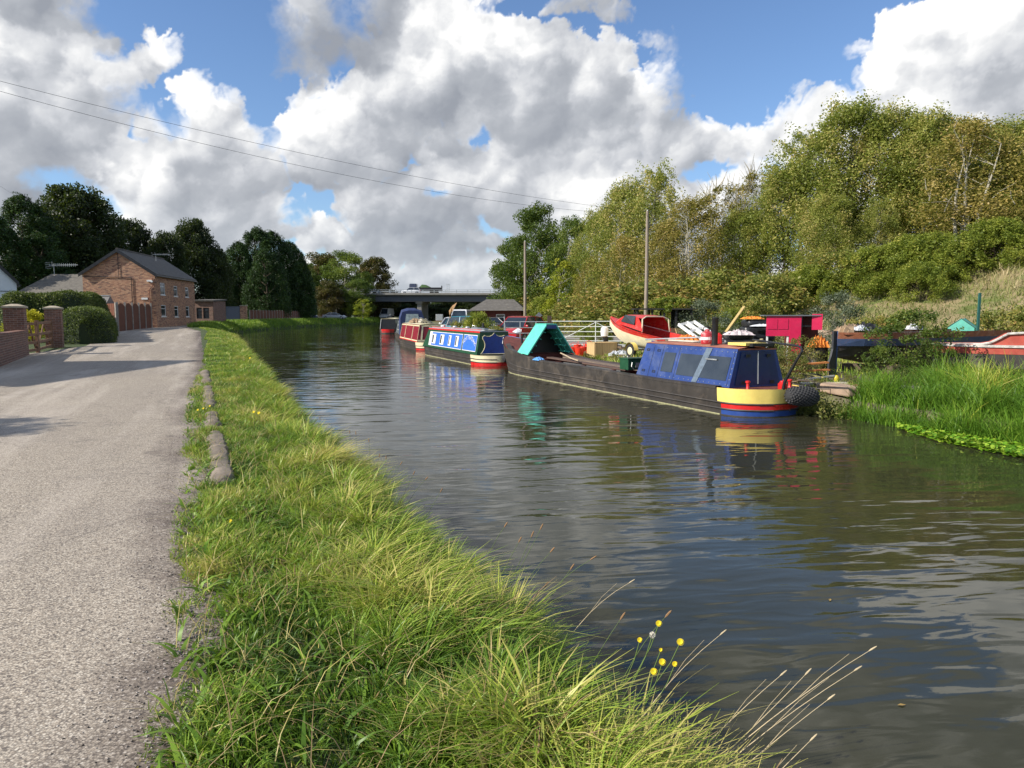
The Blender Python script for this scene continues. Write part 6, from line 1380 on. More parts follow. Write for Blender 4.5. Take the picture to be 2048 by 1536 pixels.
mb = MB(); mb.box((0, 0, .8), (3.7, 1.8, 1.5)); mb.build("body", BLACKP, r); mb = MB(); [mb.box((-1.2 + .34 * k, -.93, .8), (.12, .08, 1.4)) for k in range(9)]; mb.build("ribs", BLACKP, r); MB().box((-1.5, -.93, .9), (.4, .03, 1.2)).build("door", paint("slate_door", (.05, .06, .08)), r)
text_ = text_mesh("letter", "SKIP"[:0] or "8", .3, WHITE, r, Matrix.Translation((-1.45, -.96, 1.3)) @ Matrix.Rotation(R(90), 4, 'X')); lo = bpy.data.objects.new("stencil", text_); COL.objects.link(lo); lo.parent = r
q = D(905, 640, 50); loose("beach_flag", (q.x - .3, 50, gz(q.x, 50)), "pale orange leaf shaped flag on a leaning pole by the white car", "flag", lambda r: (MB().tube([(-.5, 0, 0), (.1, 0, 1.6), (.55, 0, 2.5)], .02, 5).build("pole", GALV, r), MB().prism([(.08, 1.6), (.62, 2.62), (.30, 2.40), (.06, 2.05), (.10, 1.75), (.20, 1.55)], -.02, .02, 'Y').build("cloth", paint("apricot_cloth", (.75, .45, .22), rough=.8), r)))
# ---------------------------------------------------------------- red buckets
def bucket(loc, s, lab, tilt=0, rz=0):
    r = empty("red_bucket", loc, rz, lab, "bucket", "red buckets by the timber crate", scale=s); r.rotation_euler = (tilt, 0, rz)
    MB().lathe([(.10, 0), (.11, .01), (.155, .30), (.168, .31), (.168, .33), (.148, .33), (.10, .03), (.0, .03)], n=18).build("pail", BUCK, r, smooth=True); MB().tube([(-.16, 0, .31), (-.11, .02, .42), (0, .03, .46), (.11, .02, .42), (.16, 0, .31)], .008, 5).build("handle", BUCK, r); return r
BUCK = paint("orange_red_plastic", (.75, .045, .02), rough=.35, var=.08)
for i, (px, Y, s, lab, tl) in enumerate([(1132, 30.6, 1.35, "red bucket nearest the turquoise boards", 0), (1144, 30.2, 1.3, "red bucket standing foremost, nearest the boat", 0), (1153, 31.4, 1.1, "red bucket just behind the foremost one", 0), (1160, 30.8, 1.1, "red bucket lying tipped toward the viewer", 1.2), (1163, 32.2, 1.2, "red bucket at the back centre of the group", 0), (1171, 31.6, 1.1, "red bucket right of the tipped one", 0), (1126, 32.0, 1.0, "red bucket half hidden at the left back", 0), (1140, 32.6, 1.1, "red bucket at the left rear of the group", 0), (1181, 32.8, .8, "small red bucket standing apart to the right", 0), (1168, 30.2, .9, "red bucket leaning beside the timber crate", .5)]):
    x = (px + 15 - 1024) / F * Y; bucket((x, Y, gz(x, Y) + (.14 if tl > 1 else 0)), s, lab, tl, i * .7)
PLY = wood("pale_ply", (.52, .36, .17), var=.15); PLYD = wood("brown_board", (.20, .10, .055), var=.3)
q = D(1206, 700, 29.6); r = empty("timber_crate", (q.x, 29.9, gz(q.x, 29.9)), R(22), "pale timber crate with dark end beside the red buckets", "crate")
for k in range(3): MB().box((-.34 + .34 * k, -.33, .30), (.33, .03, .58)).build("side_board", PLY, r)
MB().box((0, .33, .3), (1.02, .03, .58)).build("back_board", PLY, r); MB().box((.52, 0, .3), (.03, .66, .58)).build("end_board", PLYD, r); MB().box((-.52, 0, .3), (.03, .66, .58)).build("end_board", PLY, r); MB().box((0, 0, .60), (1.08, .7, .03)).build("lid", PLY, r)
# ---------------------------------------------------------------- red and white cruiser on its trailer
CR = paint("cruiser_red", (.58, .03, .025), rough=.3, var=.1, dirt=(.5, .25, .2), dirt_amt=.3); CW = paint("cruiser_cream", (.78, .72, .50), rough=.35, var=.06, dirt=(.5, .44, .3), dirt_amt=.3)
cu0 = Vector((6.3, 26.9, 0)); cu1 = Vector((4.15, 31.1, 0)); cd_ = (cu1 - cu0); CL_ = cd_.length; crz = math.atan2(cd_.y, cd_.x); gz0 = gz(5.2, 29)
cr_ = empty("cabin_cruiser", (cu0.x, cu0.y, gz0 + .16), crz, "small red and cream cabin cruiser on a trailer", "boat"); cr_.rotation_euler = (0, R(-4.5), crz)
def cz_top(x): return .62 + .42 * (x / CL_) ** 1.8
def cw_(x, q): 
    t_ = x / CL_; w_ = .84 * (1 - max(0, (t_ - .35) / .65) ** 2.3); return max(.02, w_ * (.30 + .70 * q ** .5) if q > 0 else .0)
rings_l = []; qs = [0, .12, .3, .55, .8, .88, 1.0]; xs_ = np.linspace(0, CL_, 16)
mb = MB(); rings = []
for x in xs_:
    zb_ = .02 + .65 * max(0, (x / CL_ - .55) / .45) ** 2.2; zt_ = cz_top(x)
    rings.append([(x, -cw_(x, q), zb_ + (zt_ - zb_) * q) for q in qs[::-1]] + [(x, cw_(x, q), zb_ + (zt_ - zb_) * q) for q in qs[1:]])
mb.loft(rings); nr = len(rings[0]); 
for fi, f in enumerate(mb.f): k = fi % (nr - 1); mb.m[fi] = 1 if k < 2 or k > nr - 4 else 0
mb.mi = 0; mb.add(rings[0], [tuple(range(nr))]); mb.build("hull", [CW, CR], cr_, smooth=True, fix=False)
MB().loft([[(x, -cw_(x, 1) + .02, cz_top(x) + .01), (x, 0, cz_top(x) + .05), (x, cw_(x, 1) - .02, cz_top(x) + .01)] for x in np.linspace(3.1, CL_ - .02, 6)]).build("foredeck", CR, cr_, smooth=True)
mb = MB()
for s in (-1, 1): mb.loft([[(x, s * cw_(x, 1), cz_top(x) + .01), (x, s * (cw_(x, 1) - .16), cz_top(x) + .015), (x, s * (cw_(x, .45) - .06), .40)] for x in np.linspace(.05, 3.15, 8)])
mb.add([(.05, -.5, .40), (3.1, -.45, .40), (3.1, .45, .40), (.05, .5, .40)], [(0, 1, 2, 3)]); mb.build("cockpit", CR, cr_, fix=False)
MB().box((1.0, 0, .42), (.35, 1.3, .06)).build("bench", PLYD, cr_)
zr_ = 1.27
mb = MB(); cab = [(1.75, .62, 1.0), (2.0, .60, zr_), (3.05, .50, zr_ - .04), (3.7, .36, .95)]
mb.loft([[(x, -w_, z - .02), (x, -w_ * .55, z + .06), (x, w_ * .55, z + .06), (x, w_, z - .02)] for x, w_, z in ((1.72, .62, zr_ - .02), (2.2, .60, zr_), (3.1, .50, zr_ - .06), (3.72, .34, 1.02))]); mb.build("cabin_roof", CR, cr_, smooth=True, fix=False)
for s in (-1, 1):
    mb = MB(); P = [(1.55, s * .70, .74), (3.75, s * .42, .90), (3.70, s * .34, 1.02), (3.1, s * .50, zr_ - .06), (2.2, s * .60, zr_ - .01), (1.95, s * .62, zr_ - .02), (1.62, s * .66, .95)]; mb.add(P, [tuple(range(7))]); sd = mb.build("cabin_side", CR, cr_)
    mb = MB(); o = s * .012; mb.add([(2.15, s * .645 + o, .95), (3.25, s * .50 + o, .99), (2.98, s * .50 + o, 1.27), (2.15, s * .59 + o, 1.30)], [(0, 1, 2, 3)]); mb.build("side_window", GLASS2, cr_)
mb = MB(); mb.add([(3.74, -.30, .98), (3.74, .30, .98), (3.12, .44, zr_ - .10), (3.12, -.44, zr_ - .10)], [(0, 1, 2, 3)]); 
for v in range(4): x, y, z = mb.v[v]; mb.v[v] = (x + .02, y, z + .02)
mb.build("windscreen", GLASS2, cr_)
MB().tube([(1.60, -.66, .72), (1.68, -.63, zr_ - .06), (1.75, -.4, zr_ + .03), (1.75, .4, zr_ + .03), (1.68, .63, zr_ - .06), (1.60, .66, .72)], .025, 6).build("door_frame", CW, cr_, smooth=True)
MB().box((.55, .84, .46), (.42, .01, .07)).build("name_strip", BLUP, cr_)
tr = empty("boat_trailer", (cu0.x, cu0.y, gz0), crz, "boat trailer with yellow mudguards under the red cruiser", "trailer")
for s in (-1, 1):
    MB().beam((.3, s * .45, .34), (CL_ + .6, s * .05, .42), .06).build("chassis_rail", GALV, tr)
    wl = MB().lathe([(.25, -.07), (.27, -.04), (.27, .04), (.25, .07)], (1.95, s * .86, .27), 20, 'Y').build("wheel", TYRE, tr, smooth=True); MB().lathe([(.03, .045), (.15, .05), (.16, .0)] if s < 0 else [(.16, 0), (.15, .05), (.03, .08)], (1.95, s * .86 + s * .02, .27), 16, 'Y').build("rim", CREAM, wl, smooth=True)
    mg = MB(); mg.loft([[(1.95 + .33 * math.cos(a), s * (.86 + d), .27 + .33 * math.sin(a)) for d in (-.10, .10)] for a in np.linspace(.1, math.pi - .1, 10)]); mg.build("mudguard", YELP if s > 0 else BLACKP, tr, smooth=True)
MB().beam((1.95, -.85, .3), (1.95, .85, .3), .06).build("axle", GALV, tr); MB().tube([(CL_ + .6, 0, .42), (CL_ + .6, .02, 0)], .03, 6).build("jockey_stand", BLACKP, tr)
om = cu1 + cd_.normalized() * -.1; r = empty("outboard_motor", (D(1209, 670, 30.6).x, 30.6, gz0 + .45), R(15), "white cowled outboard motor left of the cruiser's bow", "outboard motor")
MB().lathe([(.08, .28), (.15, .32), (.17, .5), (.15, .66), (.07, .72), (0, .73)], n=12).build("cowl", WHITE, r, smooth=True); MB().tube([(0, 0, .3), (.02, 0, -.05), (.02, 0, -.4)], .05, 8).build("leg", BLACKP, r); MB().box((.06, 0, .2), (.14, .22, .2)).build("bracket", BLACKP, r)
# ---------------------------------------------------------------- open black shelter
q = D(1325, 640, 34.5); r = empty("open_shelter", (q.x, 34.5, gz(q.x, 34.5)), R(-4), "open black timber shelter with flat roof behind the cruiser", "shelter"); BT = wood("black_timber", (.02, .02, .02), var=.4); h_ = D(1325, 618, 34).z - gz(q.x, 34.5)
for x in (-1.25, -.55, .0, .55, 1.25):
    for y in (-.55, .7): MB().box((x, y, h_ / 2), (.09, .09, h_)).build("post", BT, r)
MB().box((0, .05, h_), (2.8, 1.5, .06)).build("roof", BT, r); MB().box((.9, .72, h_ / 2), (.8, .04, h_)).build("back_wall", BT, r); MB().box((1.27, .1, h_ / 2), (.04, 1.2, h_)).build("side_wall", BT, r)
VINE = make_tree("creeper", BRIGHT, .7, 1.4, 0, 34, 90, .15, cr=(.16, .34), trunk_r=.02, multi=1, shape='dome', inner=.02); VINE["h0"] = .7; plant(VINE, q.x + .35, 34.4, .55, 0, "bright green creeper sprawling over the black shelter's roof", "creeper", z=gz(q.x, 34.5) + h_)
for k, (x, rzv, lab) in enumerate([(.5, 20, "brown board leaning inside the black shelter"), (.85, 30, "pale board leaning at the black shelter's right post")]):
    loose("leaning_board", (q.x + x, 33.2, gz(q.x + x, 33.2)), lab, "board", lambda rr, k=k: MB().box((0, .25, .52), (.5, .03, 1.15), rx=R(-26)).build("sheet", (PLYD, PLY)[k], rr), R(rzv))
# ---------------------------------------------------------------- heaps of salvage behind the blue cabin
for k, (x0, y0, x1, y1, Y, lab) in enumerate([(1366, 647, 1425, 690, 25.0, "white plastic window frame leaning on the salvage heap, left one of two"), (1380, 645, 1436, 682, 25.6, "white plastic window frame leaning on the salvage heap, right one of two")]):
    a = D(x0, y0, Y + 1.2); b = D(x1, y1, Y - .6); r = empty("window_frame", b, 0, lab, "window frame", "white frames on the salvage heap"); v = a - b
    up = Vector((0, 0, 1)); s_ = v.cross(Vector((.2, -1, .2))).normalized() * .17
    for o in (-1, 1): MB().beam(s_ * o, v + s_ * o, .07, .10).build("long_rail", WHITE, r)
    for t_ in (.02, .34, .66, .98): MB().beam(v * t_ - s_, v * t_ + s_, .06, .08).build("cross_rail", WHITE, r)
def heap(px, py, Y, label, col, sx, sy, h, seed, name="tarpaulin", cat="tarpaulin", z=None, rz=0):
    q = D(px, py, Y); loose(name, (q.x, Y, (gz(q.x, Y) if z is None else z)), label, cat, lambda r: cloth(r, col, sx, sy, h, "sheet", seed), rz)
heap(1385, 680, 25.2, "white plastic sheeting heaped under the white frames", (.72, .70, .62), 1.9, 1.4, .9, 1.0); heap(1375, 668, 24.8, "orange cloth lying on the white sheeting", (.75, .22, .03), .7, .5, .25, 2.0, z=1.40, name="orange_cloth", cat="cloth"); heap(1350, 690, 26, "cream board heap left of the white sheeting", (.55, .47, .36), .8, .9, .75, 3.1, "sacking", "sacking")
heap(1240, 706, 29.5, "clear plastic sheet crumpled under the cruiser's bow", (.42, .45, .50), 1.0, .9, .32, 4.1); heap(1215, 690, 31.5, "brown timber baulk heap behind the plastic sheet", (.24, .17, .11), 2.2, .7, .55, .4, "timber_heap", "timber")
PB_ = paint("black_plastic", (.016, .017, .019), rough=.35, var=.3, bmp=.6, scale=9)
SACKS = [(1498, .0, 0, 1.5), (1500, .0, 1, 1.45), (1502, .1, 2, 1.4), (1512, .2, 3, 1.05), (1515, .2, 4, 1.0), (1472, -.3, 0, 1.2), (1474, -.3, 1, 1.1), (1475, -.2, 2, .9)]
def sack_mesh(r, sx, sy, h):
    mb = MB(); rings = []
    for z, k in ((0, .90), (.15, 1.0), (.5, 1.04), (.85, 1.0), (1.0, .90)):
        rings.append([(sx / 2 * k * (abs(math.cos(a)) ** .35) * (1 if math.cos(a) > 0 else -1) * (1 + .02 * math.sin(7 * a)), sy / 2 * k * (abs(math.sin(a)) ** .35) * (1 if math.sin(a) > 0 else -1), z * h + .012 * math.sin(5 * a)) for a in np.linspace(0, 2 * math.pi, 25)[:-1]])
    mb.loft(rings, close=True, cap=True); mb.build("bale", PB_, r, smooth=True)
for i, (px, dy, lv, w_) in enumerate(SACKS):
    Y = 25.2 + dy; x = (px - 1024) / F * Y; base = gz(x, Y) + .35
    nm_ = ["bottom", "second", "third", "fourth", "top"][lv]
    r = empty("black_bale", (x, Y, base + lv * .245), R(-6 + 5 * (i % 3)), f"{nm_} black plastic bale of the {'tall stack beside the crimson cupboard' if i < 5 else 'shorter stack by the chimney'}", "bale", "stacked black plastic bales"); sack_mesh(r, w_, .9, .25)
x = (1480 - 1024) / F * 24.6; loose("pallet", (x + .25, 25.2, gz(x, 25)), "timber pallet stack under the black plastic bales", "pallet", lambda r: [MB().box((0, 0, z), (2.2, 1.1, .05)).build("deck", PLYD, r) for z in (.12, .30)] + [MB().box((xx, 0, .17), (.1, 1.0, .3)).build("block", PLYD, r) for xx in (-.9, 0, .9)])
heap(1505, 622, 25.2, "orange sheet on top of the tall stack of black bales", (.80, .25, .03), .7, .5, .12, 5.0, z=gz(8.2, 25.2) + .35 + 5 * .245, name="orange_sheet", cat="sheet")
heap(1478, 660, 24.6, "torn white and pink bag draped over the shorter bale stack", (.70, .60, .60), .9, .4, .22, 6.0, z=gz(7.7, 24.6) + .35 + 2.6 * .245, name="torn_bag", cat="bag"); heap(1530, 652, 24.7, "white cloth strip between bales and crimson cupboard", (.70, .72, .74), .9, .3, .10, 6.6, z=1.88, name="white_strip", cat="cloth")
x = (1503 - 1024) / F * 21; loose("orange_box", (x, 21, gz(x, 21)), "flat orange brown box on a trestle behind the cabin hatch", "box", lambda r: (MB().box((0, 0, .84), (.62, .4, .12)).build("box", paint("burnt_orange", (.42, .12, .03), rough=.7), r), MB().box((0, 0, .39), (.5, .35, .78)).build("trestle", PLYD, r)))
for k, (px, py, lab) in enumerate([(1458, 690, "pale plank sloping up behind the cabin roof"), (1466, 625, "yellow plank leaning on the shorter bale stack")]):
    q = D(px, py, 24.2 + k * 1.4); loose("loose_plank", (q.x, q.y, gz(q.x, q.y)), lab, "plank", lambda r, k=k: (MB().beam((-.3, 0, .3 if k == 0 else 1.0), (1.2, .3, .85) if k == 0 else (.45, .2, 2.0), .16, .03)).build("board", paint("straw_plank%d" % k, (.50, .42, .25) if k == 0 else (.42, .31, .12), rough=.8), r))
# ---------------------------------------------------------------- crimson cupboard
CRIM = paint("crimson_paint", (.58, .012, .075), rough=.4, var=.08, dirt=(.35, .03, .07), dirt_amt=.4)
Yc = 22.6; q = D(1533, 640, Yc); zb_ = gz(q.x, Yc); zt_ = D(1533, 632, Yc).z - zb_; wS = (1577 - 1533) / F * Yc
r = empty("crimson_cupboard", (q.x, Yc, zb_), R(-10), "crimson cupboard on white legs with one door swung open", "cupboard")
zl = D(1533, 672, Yc).z - zb_
MB().box((wS / 2, 0, (zt_ + zl) / 2), (wS, .04, zt_ - zl)).build("front_panel", CRIM, r)
for a, b in ((.06, .48), (.52, .94)):
    mb = MB(); mb.box((wS * (a + b) / 2, -.028, (zt_ + zl) / 2 + .06), (wS * (b - a), .012, (zt_ - zl) * .52)); mb.build("door_leaf", CRIM, r, bevel=.004)
MB().box((wS / 2 + .4, .3, zt_ + .015), (wS + 1.0, .75, .03)).build("top", GREYP, r)
for x in (.04, wS - .04): MB().box((x, .03, zl / 2), (.05, .05, zl)).build("leg", WHITE, r)
MB().box((wS + .17, .0, zt_ / 2 + .10), (.34, .05, zt_ - .2)).build("side_panel", CRIM, r); MB().box((wS + .48, .62, zt_ / 2 + .2), (1.0, .04, zt_ - .4)).build("back_panel", BROWNP, r)
MB().box((wS + .36, .3, (zt_ + zl) / 2 - .1), (.03, .6, zt_ - zl + .3)).build("inner_wall", BLACKP, r); MB().box((wS + .50, .3, (zt_ + zl) / 2), (.34, .5, .04)).build("shelf", BLACKP, r); MB().box((wS + .80, -.02, (zt_ + zl) / 2 + .13), (.30, .03, (zt_ - zl) * .78), rz=R(-12)).build("open_door", CRIM, r)
# ---------------------------------------------------------------- blue hull out of the water, with rudder
OLDB = paint("faded_hull_blue", (.045, .075, .16), rough=.6, var=.25, scale=3, dirt=(.30, .12, .05), dirt_amt=.5, bmp=.4); RUST = paint("rusted_band", (.30, .105, .05), rough=.9, var=.3, scale=5, dirt=(.45, .35, .28), dirt_amt=.5, bmp=.5); OXR = paint("faded_red_gunwale", (.42, .07, .045), rough=.6, var=.2, dirt=(.3, .15, .1)); WW = paint("peeling_white", (.55, .52, .48), rough=.85, var=.3, scale=10, dirt=(.1, .1, .1), dirt_amt=.8)
d0 = Vector((9.05, 20.3, 0)); d1 = Vector((15.6, 24.2, 0)); dd = d1 - d0; DL = dd.length; zg = gz(9.5, 20.5)
dh = empty("beached_hull", (d0.x, d0.y, zg), math.atan2(dd.y, dd.x), "old blue and black boat hull on the bank with a large black rudder", "boat")
mb = MB(); rings = []; zz = [(.18, .05), (.32, .35), (.62, .55), (.80, .74), (1.0, .80), (1.18, .82)]
for x in np.linspace(0, DL, 14):
    t_ = x / DL; k = min(1, .10 + 1.15 * (x / 2.2) ** .6) if x < 2.2 else 1; rings.append([(x - (.0 if j else -0) * 1, -w_ * (k ** (1.5 - j * .08)) * 1.15, z + .30 * (1 - min(1, x / 2.0)) * (1 if j < 3 else 0)) for j, (z, w_) in enumerate(zz)])
nr = len(zz); full = [[(x, -y, z) for x, y, z in reversed(rg)] + rg for rg in rings]; full = [[(x, y, z) for x, y, z in rg] for rg in full]
mb.loft(full); w_n = 2 * nr - 1
for fi in range(len(mb.f)):
    k = fi % w_n; mb.m[fi] = 1 if k in (0, w_n - 1) else (0 if k in (1, w_n - 2) else 2)
mb.mi = 0; mb.add(full[0], [tuple(range(2 * nr))]); mb.build("hull", [OLDB, RUST, HULLB], dh, smooth=False, fix=False)
kd = lambda x: .88 * min(1, .10 + 1.15 * (min(x, 2.2) / 2.2) ** .6) ** 1.1
MB().loft([[(x, -kd(x), 1.12), (x, kd(x), 1.12)] for x in np.linspace(.1, DL, 12)]).build("deck", HULLB, dh)
MB().prism([(-.28, .0), (.02, .0), (.04, .55), (-.01, 1.22), (-.13, 1.22), (-.13, .72), (-.20, .50), (-.28, .35)], -.03, .03, 'Y').build("rudder", paint("rudder_black", (.03, .032, .036), rough=.45, var=.25, bmp=.3), dh)
MB().tube([(.03, -.03, .0), (.03, -.03, 1.22)], .022, 6).build("rudder_stock", OLDB, dh)
for k in range(2): MB().box((1.6 + 3 * k, 0, .1), (.25, 1.6, .24)).build("chock", BARK, dh)
for k, (px, py, Y, lab, col, sx, sy, h, sd, z) in enumerate([(1702, 652, 21.8, "brown sack lying on the old blue hull", (.36, .25, .15), 1.1, .6, .35, 1.7, 1.14), (1728, 660, 22.3, "black plastic sheet on the old blue hull", (.03, .03, .035), 1.5, .7, .38, 2.9, 1.14), (1720, 666, 21.6, "white cloth bundle on the old blue hull", (.62, .64, .66), .5, .3, .2, 3.3, 1.22), (1830, 668, 24.0, "white plastic scraps behind the bramble", (.66, .66, .66), .8, .4, .25, 4.3, 1.2)]):
    q = D(px, py, Y); loose("deck_load", (q.x, Y, zg + z - .02), lab, "sheeting", lambda r, col=col, sx=sx, sy=sy, h=h, sd=sd: cloth(r, col, sx, sy, h, "sheet", sd), math.atan2(dd.y, dd.x))
q = D(1639, 680, 20.9); 
heap(1637, 690, 21.2, "orange netting bag heaped beside the blue hull's stern", (.72, .22, .03), .50, .4, .42, 7.7, "orange_bag", "bag", z=gz(9, 21.2) + .72); loose("oil_drum", ((1637 - 1024) / F * 21.25, 21.3, gz(9, 21.3)), "dark drum under the orange netting bag", "drum", lambda r: MB().lathe([(.26, 0), (.28, .02), (.28, .24), (.295, .26), (.28, .28), (.28, .50), (.295, .52), (.28, .54), (.28, .72), (.25, .74)], n=18).build("body", HULLB, r, smooth=True))
# second hull: faded red gunwale at the right edge
e0 = G(1890, 720, 1.0); e0 = Vector((11.6, 19.8, 0)); e0 = D(1885, 690, 19.2); e1 = D(2180, 650, 17.6)
d2 = Vector((e1.x - e0.x, e1.y - e0.y, 0)); L2 = d2.length; zg2 = gz(e0.x + 1, e0.y)
rh = empty("red_gunwale_boat", (e0.x, e0.y + .4, zg2), math.atan2(d2.y, d2.x), "old boat with faded red gunwale and peeling white rails at the right edge", "boat")
prof = [(0, .98), (1.0, 1.02), (1.35, 1.10), (1.55, 1.30), (2.3, 1.36), (L2, 1.44)]; zt_r = lambda x: float(np.interp(x, [p[0] for p in prof], [p[1] for p in prof]))
xs_ = np.linspace(0, L2, 18)
for s in (-1, 1):
    wv = lambda x: .75 * min(1, .35 + x / 1.5)
    MB().loft([[(x, s * wv(x) * .6, .12), (x, s * wv(x), .45), (x, s * wv(x), .80)] for x in xs_]).build("side", HULLB, rh, fix=False)
    MB().loft([[(x, s * wv(x) * 1.01, .80), (x, s * wv(x) * 1.01, .98)] for x in xs_]).build("red_band", OXR, rh, fix=False)
    MB().loft([[(x, s * wv(x) * 1.06, .97), (x, s * wv(x) * 1.06, 1.03), (x, s * wv(x) * .88, 1.03), (x, s * wv(x) * .88, .97)] for x in xs_], close=True, cap=True).build("rail", WW, rh)
    MB().loft([[(x, s * wv(x) * .95, 1.03), (x, s * wv(x) * .95, max(1.04, zt_r(x)))] for x in xs_]).build("coaming", OXR, rh, fix=False)
MB().tube([(x, -.02 - .73 * min(1, .35 + x / 1.5), zt_r(x) + .01) for x in xs_[5:]], .03, 6).build("top_rail", WW, rh); MB().loft([[(x, -.7 * min(1, .35 + x / 1.5), 1.0), (x, .7 * min(1, .35 + x / 1.5), 1.0)] for x in xs_]).build("deck", BROWNP, rh)
q = D(2020, 655, 18.6); mb = MB(); [mb.tube([(.04 * math.sin(k * 2), -.02 * k, .30), (.06 * math.cos(k * 1.7), -.06, .05), (.05 * math.sin(k), -.04, -.25)], .012, 5) for k in range(9)]
r = empty("rope_bundle", (q.x, 18.0, D(2020, 668, 18.0).z), 0, "grey rope bundle hanging over the red gunwale", "rope"); mb.build("strands", paint("old_rope", (.36, .33, .28), rough=.95), r)
# green shelter, post, wall
GSH = paint("green_plastic_sheet", (.10, .42, .33), rough=.5, var=.15, dirt=(.35, .5, .42), dirt_amt=.4)
q = D(1925, 660, 26.5); r = empty("green_shelter", (q.x, 26.5, gz(q.x, 26.5)), R(-38), "small green plastic covered shelter in front of the rubble wall", "shelter"); k = D(1925, 655, 26.5).z - gz(q.x, 26.5); hp = D(1925, 637, 26.5).z - gz(q.x, 26.5)
MB().prism([(-.42, 0), (.42, 0), (.42, k), (0, hp), (-.42, k)], -.55, .55, 'Y').build("cover", GSH, r)
mb = MB(); [mb.tube([(-.43, y, 0), (-.43, y, k), (0, y, hp + .01), (.43, y, k), (.43, y, 0)], .014, 5) for y in (-.56, .56)]; mb.build("frame", GRNP, r); MB().box((.1, -.565, .35), (.34, .01, .5)).build("flap", paint("dark_green_net", (.04, .18, .13)), r)
q = D(1955, 665, 25.2); loose("green_post", (q.x, 25.2, gz(q.x, 25.2)), "tall thin green post beside the green shelter", "post", lambda r: MB().box((0, 0, 1.2), (.07, .07, 2.45)).build("shaft", paint("teal_post", (.02, .10, .085)), r))
def boulders(name, label, cat, x0, x1, Yf, zf, n, s, mat):
    r = empty(name, ((x0 + x1) / 2, Yf((x0 + x1) / 2), 0), 0, label, cat); ox, oy = (x0 + x1) / 2, Yf((x0 + x1) / 2); mb = MB()
    for i in range(n):
        x = rng.uniform(x0, x1); y = Yf(x) + rng.uniform(-.15, .5); z = zf(x, y) + rng.uniform(0, .95) * .8; a = s * rng.uniform(.5, 1.3); ph = rng.uniform(0, 6.28)
        rings = [[(x - ox + a * rr * math.cos(t_ + ph) * (1 + .18 * math.sin(3 * t_ + i)), y - oy + .7 * a * rr * math.sin(t_ + ph), z + a * .55 * zz_ * (1 + .1 * math.sin(2 * t_ + i))) for t_ in np.linspace(0, 2 * math.pi, 9)[:-1]] for rr, zz_ in ((.4, -.9), (.95, -.5), (1.0, .2), (.7, .8), (.25, .98))]
        mb.loft(rings, close=True, cap=True)
    mb.build("stonework", mat, r, smooth=False); return r
RUB = paint("rubble_stone", (.38, .27, .19), rough=.95, var=.35, scale=1.6, dirt=(.16, .15, .10), dirt_amt=.5, bmp=.6)
boulders("rubble_wall", "tumbled rubble stone wall behind the green shelter", "wall", 15.5, 25, lambda x: float(np.interp(x, [15, 20, 26], [37.5, 34.5, 29.0])) , lambda x, y: gz(x, y) + .1, 420, .30, RUB)
q = G(1640, 795, .4); loose("coping_block", (7.75, 17.0, gz(7.8, 17.0) - .02), "weathered red brown stone coping block by the stern's mooring rope", "stone", lambda r: MB().box((0, 0, .10), (1.3, .5, .22), rz=R(100)).build("block", RUB, r, bevel=.04)); loose("bank_slab", (8.95, 16.15, .42), "pale stone slab showing among the reeds", "stone", lambda r: MB().box((0, 0, .12), (.9, .5, .3), rz=R(20)).build("block", CONC, r, bevel=.05))
# planks, pipes, float by the blue hull
for k, (px, Y, lab, col, a, b) in enumerate([(1625, 19.6, "orange board lying left of the black rudder", (.55, .20, .05), (-.7, 0, .42), (.5, .2, .50)), (1625, 19.3, "second orange board under the first one", (.50, .18, .05), (-.6, 0, .30), (.5, .1, .34)), (1615, 18.6, "grey pipe lying on the bank beside the tiller", (.40, .40, .40), (-.9, 0, .06), (.9, .4, .22)), (1622, 18.9, "yellow hose end on the bank by the rudder", (.62, .52, .18), (-.1, .1, .28), (.35, 0, .18))]):
    x = (px - 1024) / F * Y; loose("bank_scrap", (x, Y, gz(x, Y)), lab, "scrap", lambda r, k=k, col=col, a=a, b=b: (MB().beam(a, b, .16 if k < 2 else .05, .04)).build("length", paint("scrap%d" % k, col, rough=.8), r))
q = D(1674, 733, 19.0); loose("yellow_float", (q.x, 19.0, gz(q.x, 19) + .02), "yellow plastic float at the foot of the rudder", "float", lambda r: (MB().lathe([(.02, 0), (.06, .03), (.075, .10), (.055, .16), (.02, .19)], n=12).build("body", paint("float_yellow", (.60, .48, .03), rough=.4), r, smooth=True), MB().tube([(0, 0, .02), (.03, 0, -.14)], .02, 5).build("rope", CREAM, r)))
q = D(1722, 768, 16.6); loose("rusty_ball", (q.x, 16.8, gz(q.x, 16.8) + .12), "dull brown ball in the weeds behind the reeds", "ball", lambda r: MB().lathe([(.0, -.1), (.07, -.08), (.1, 0), (.07, .08), (0, .1)], n=12).build("ball", BROWNP, r, smooth=True))
a = on_boat(.3, -.6, .70); b = Vector((8.4, 17.3, .62)); r = empty("mooring_rope", a, 0, "thin mooring rope from the black boat's stern to the bank", "rope"); MB().tube([Vector((0, 0, 0)).lerp(b - a, t_) - Vector((0, 0, .12 * math.sin(math.pi * t_))) for t_ in np.linspace(0, 1, 10)], .012, 5).build("strand", paint("mooring_line", (.35, .30, .24)), r)
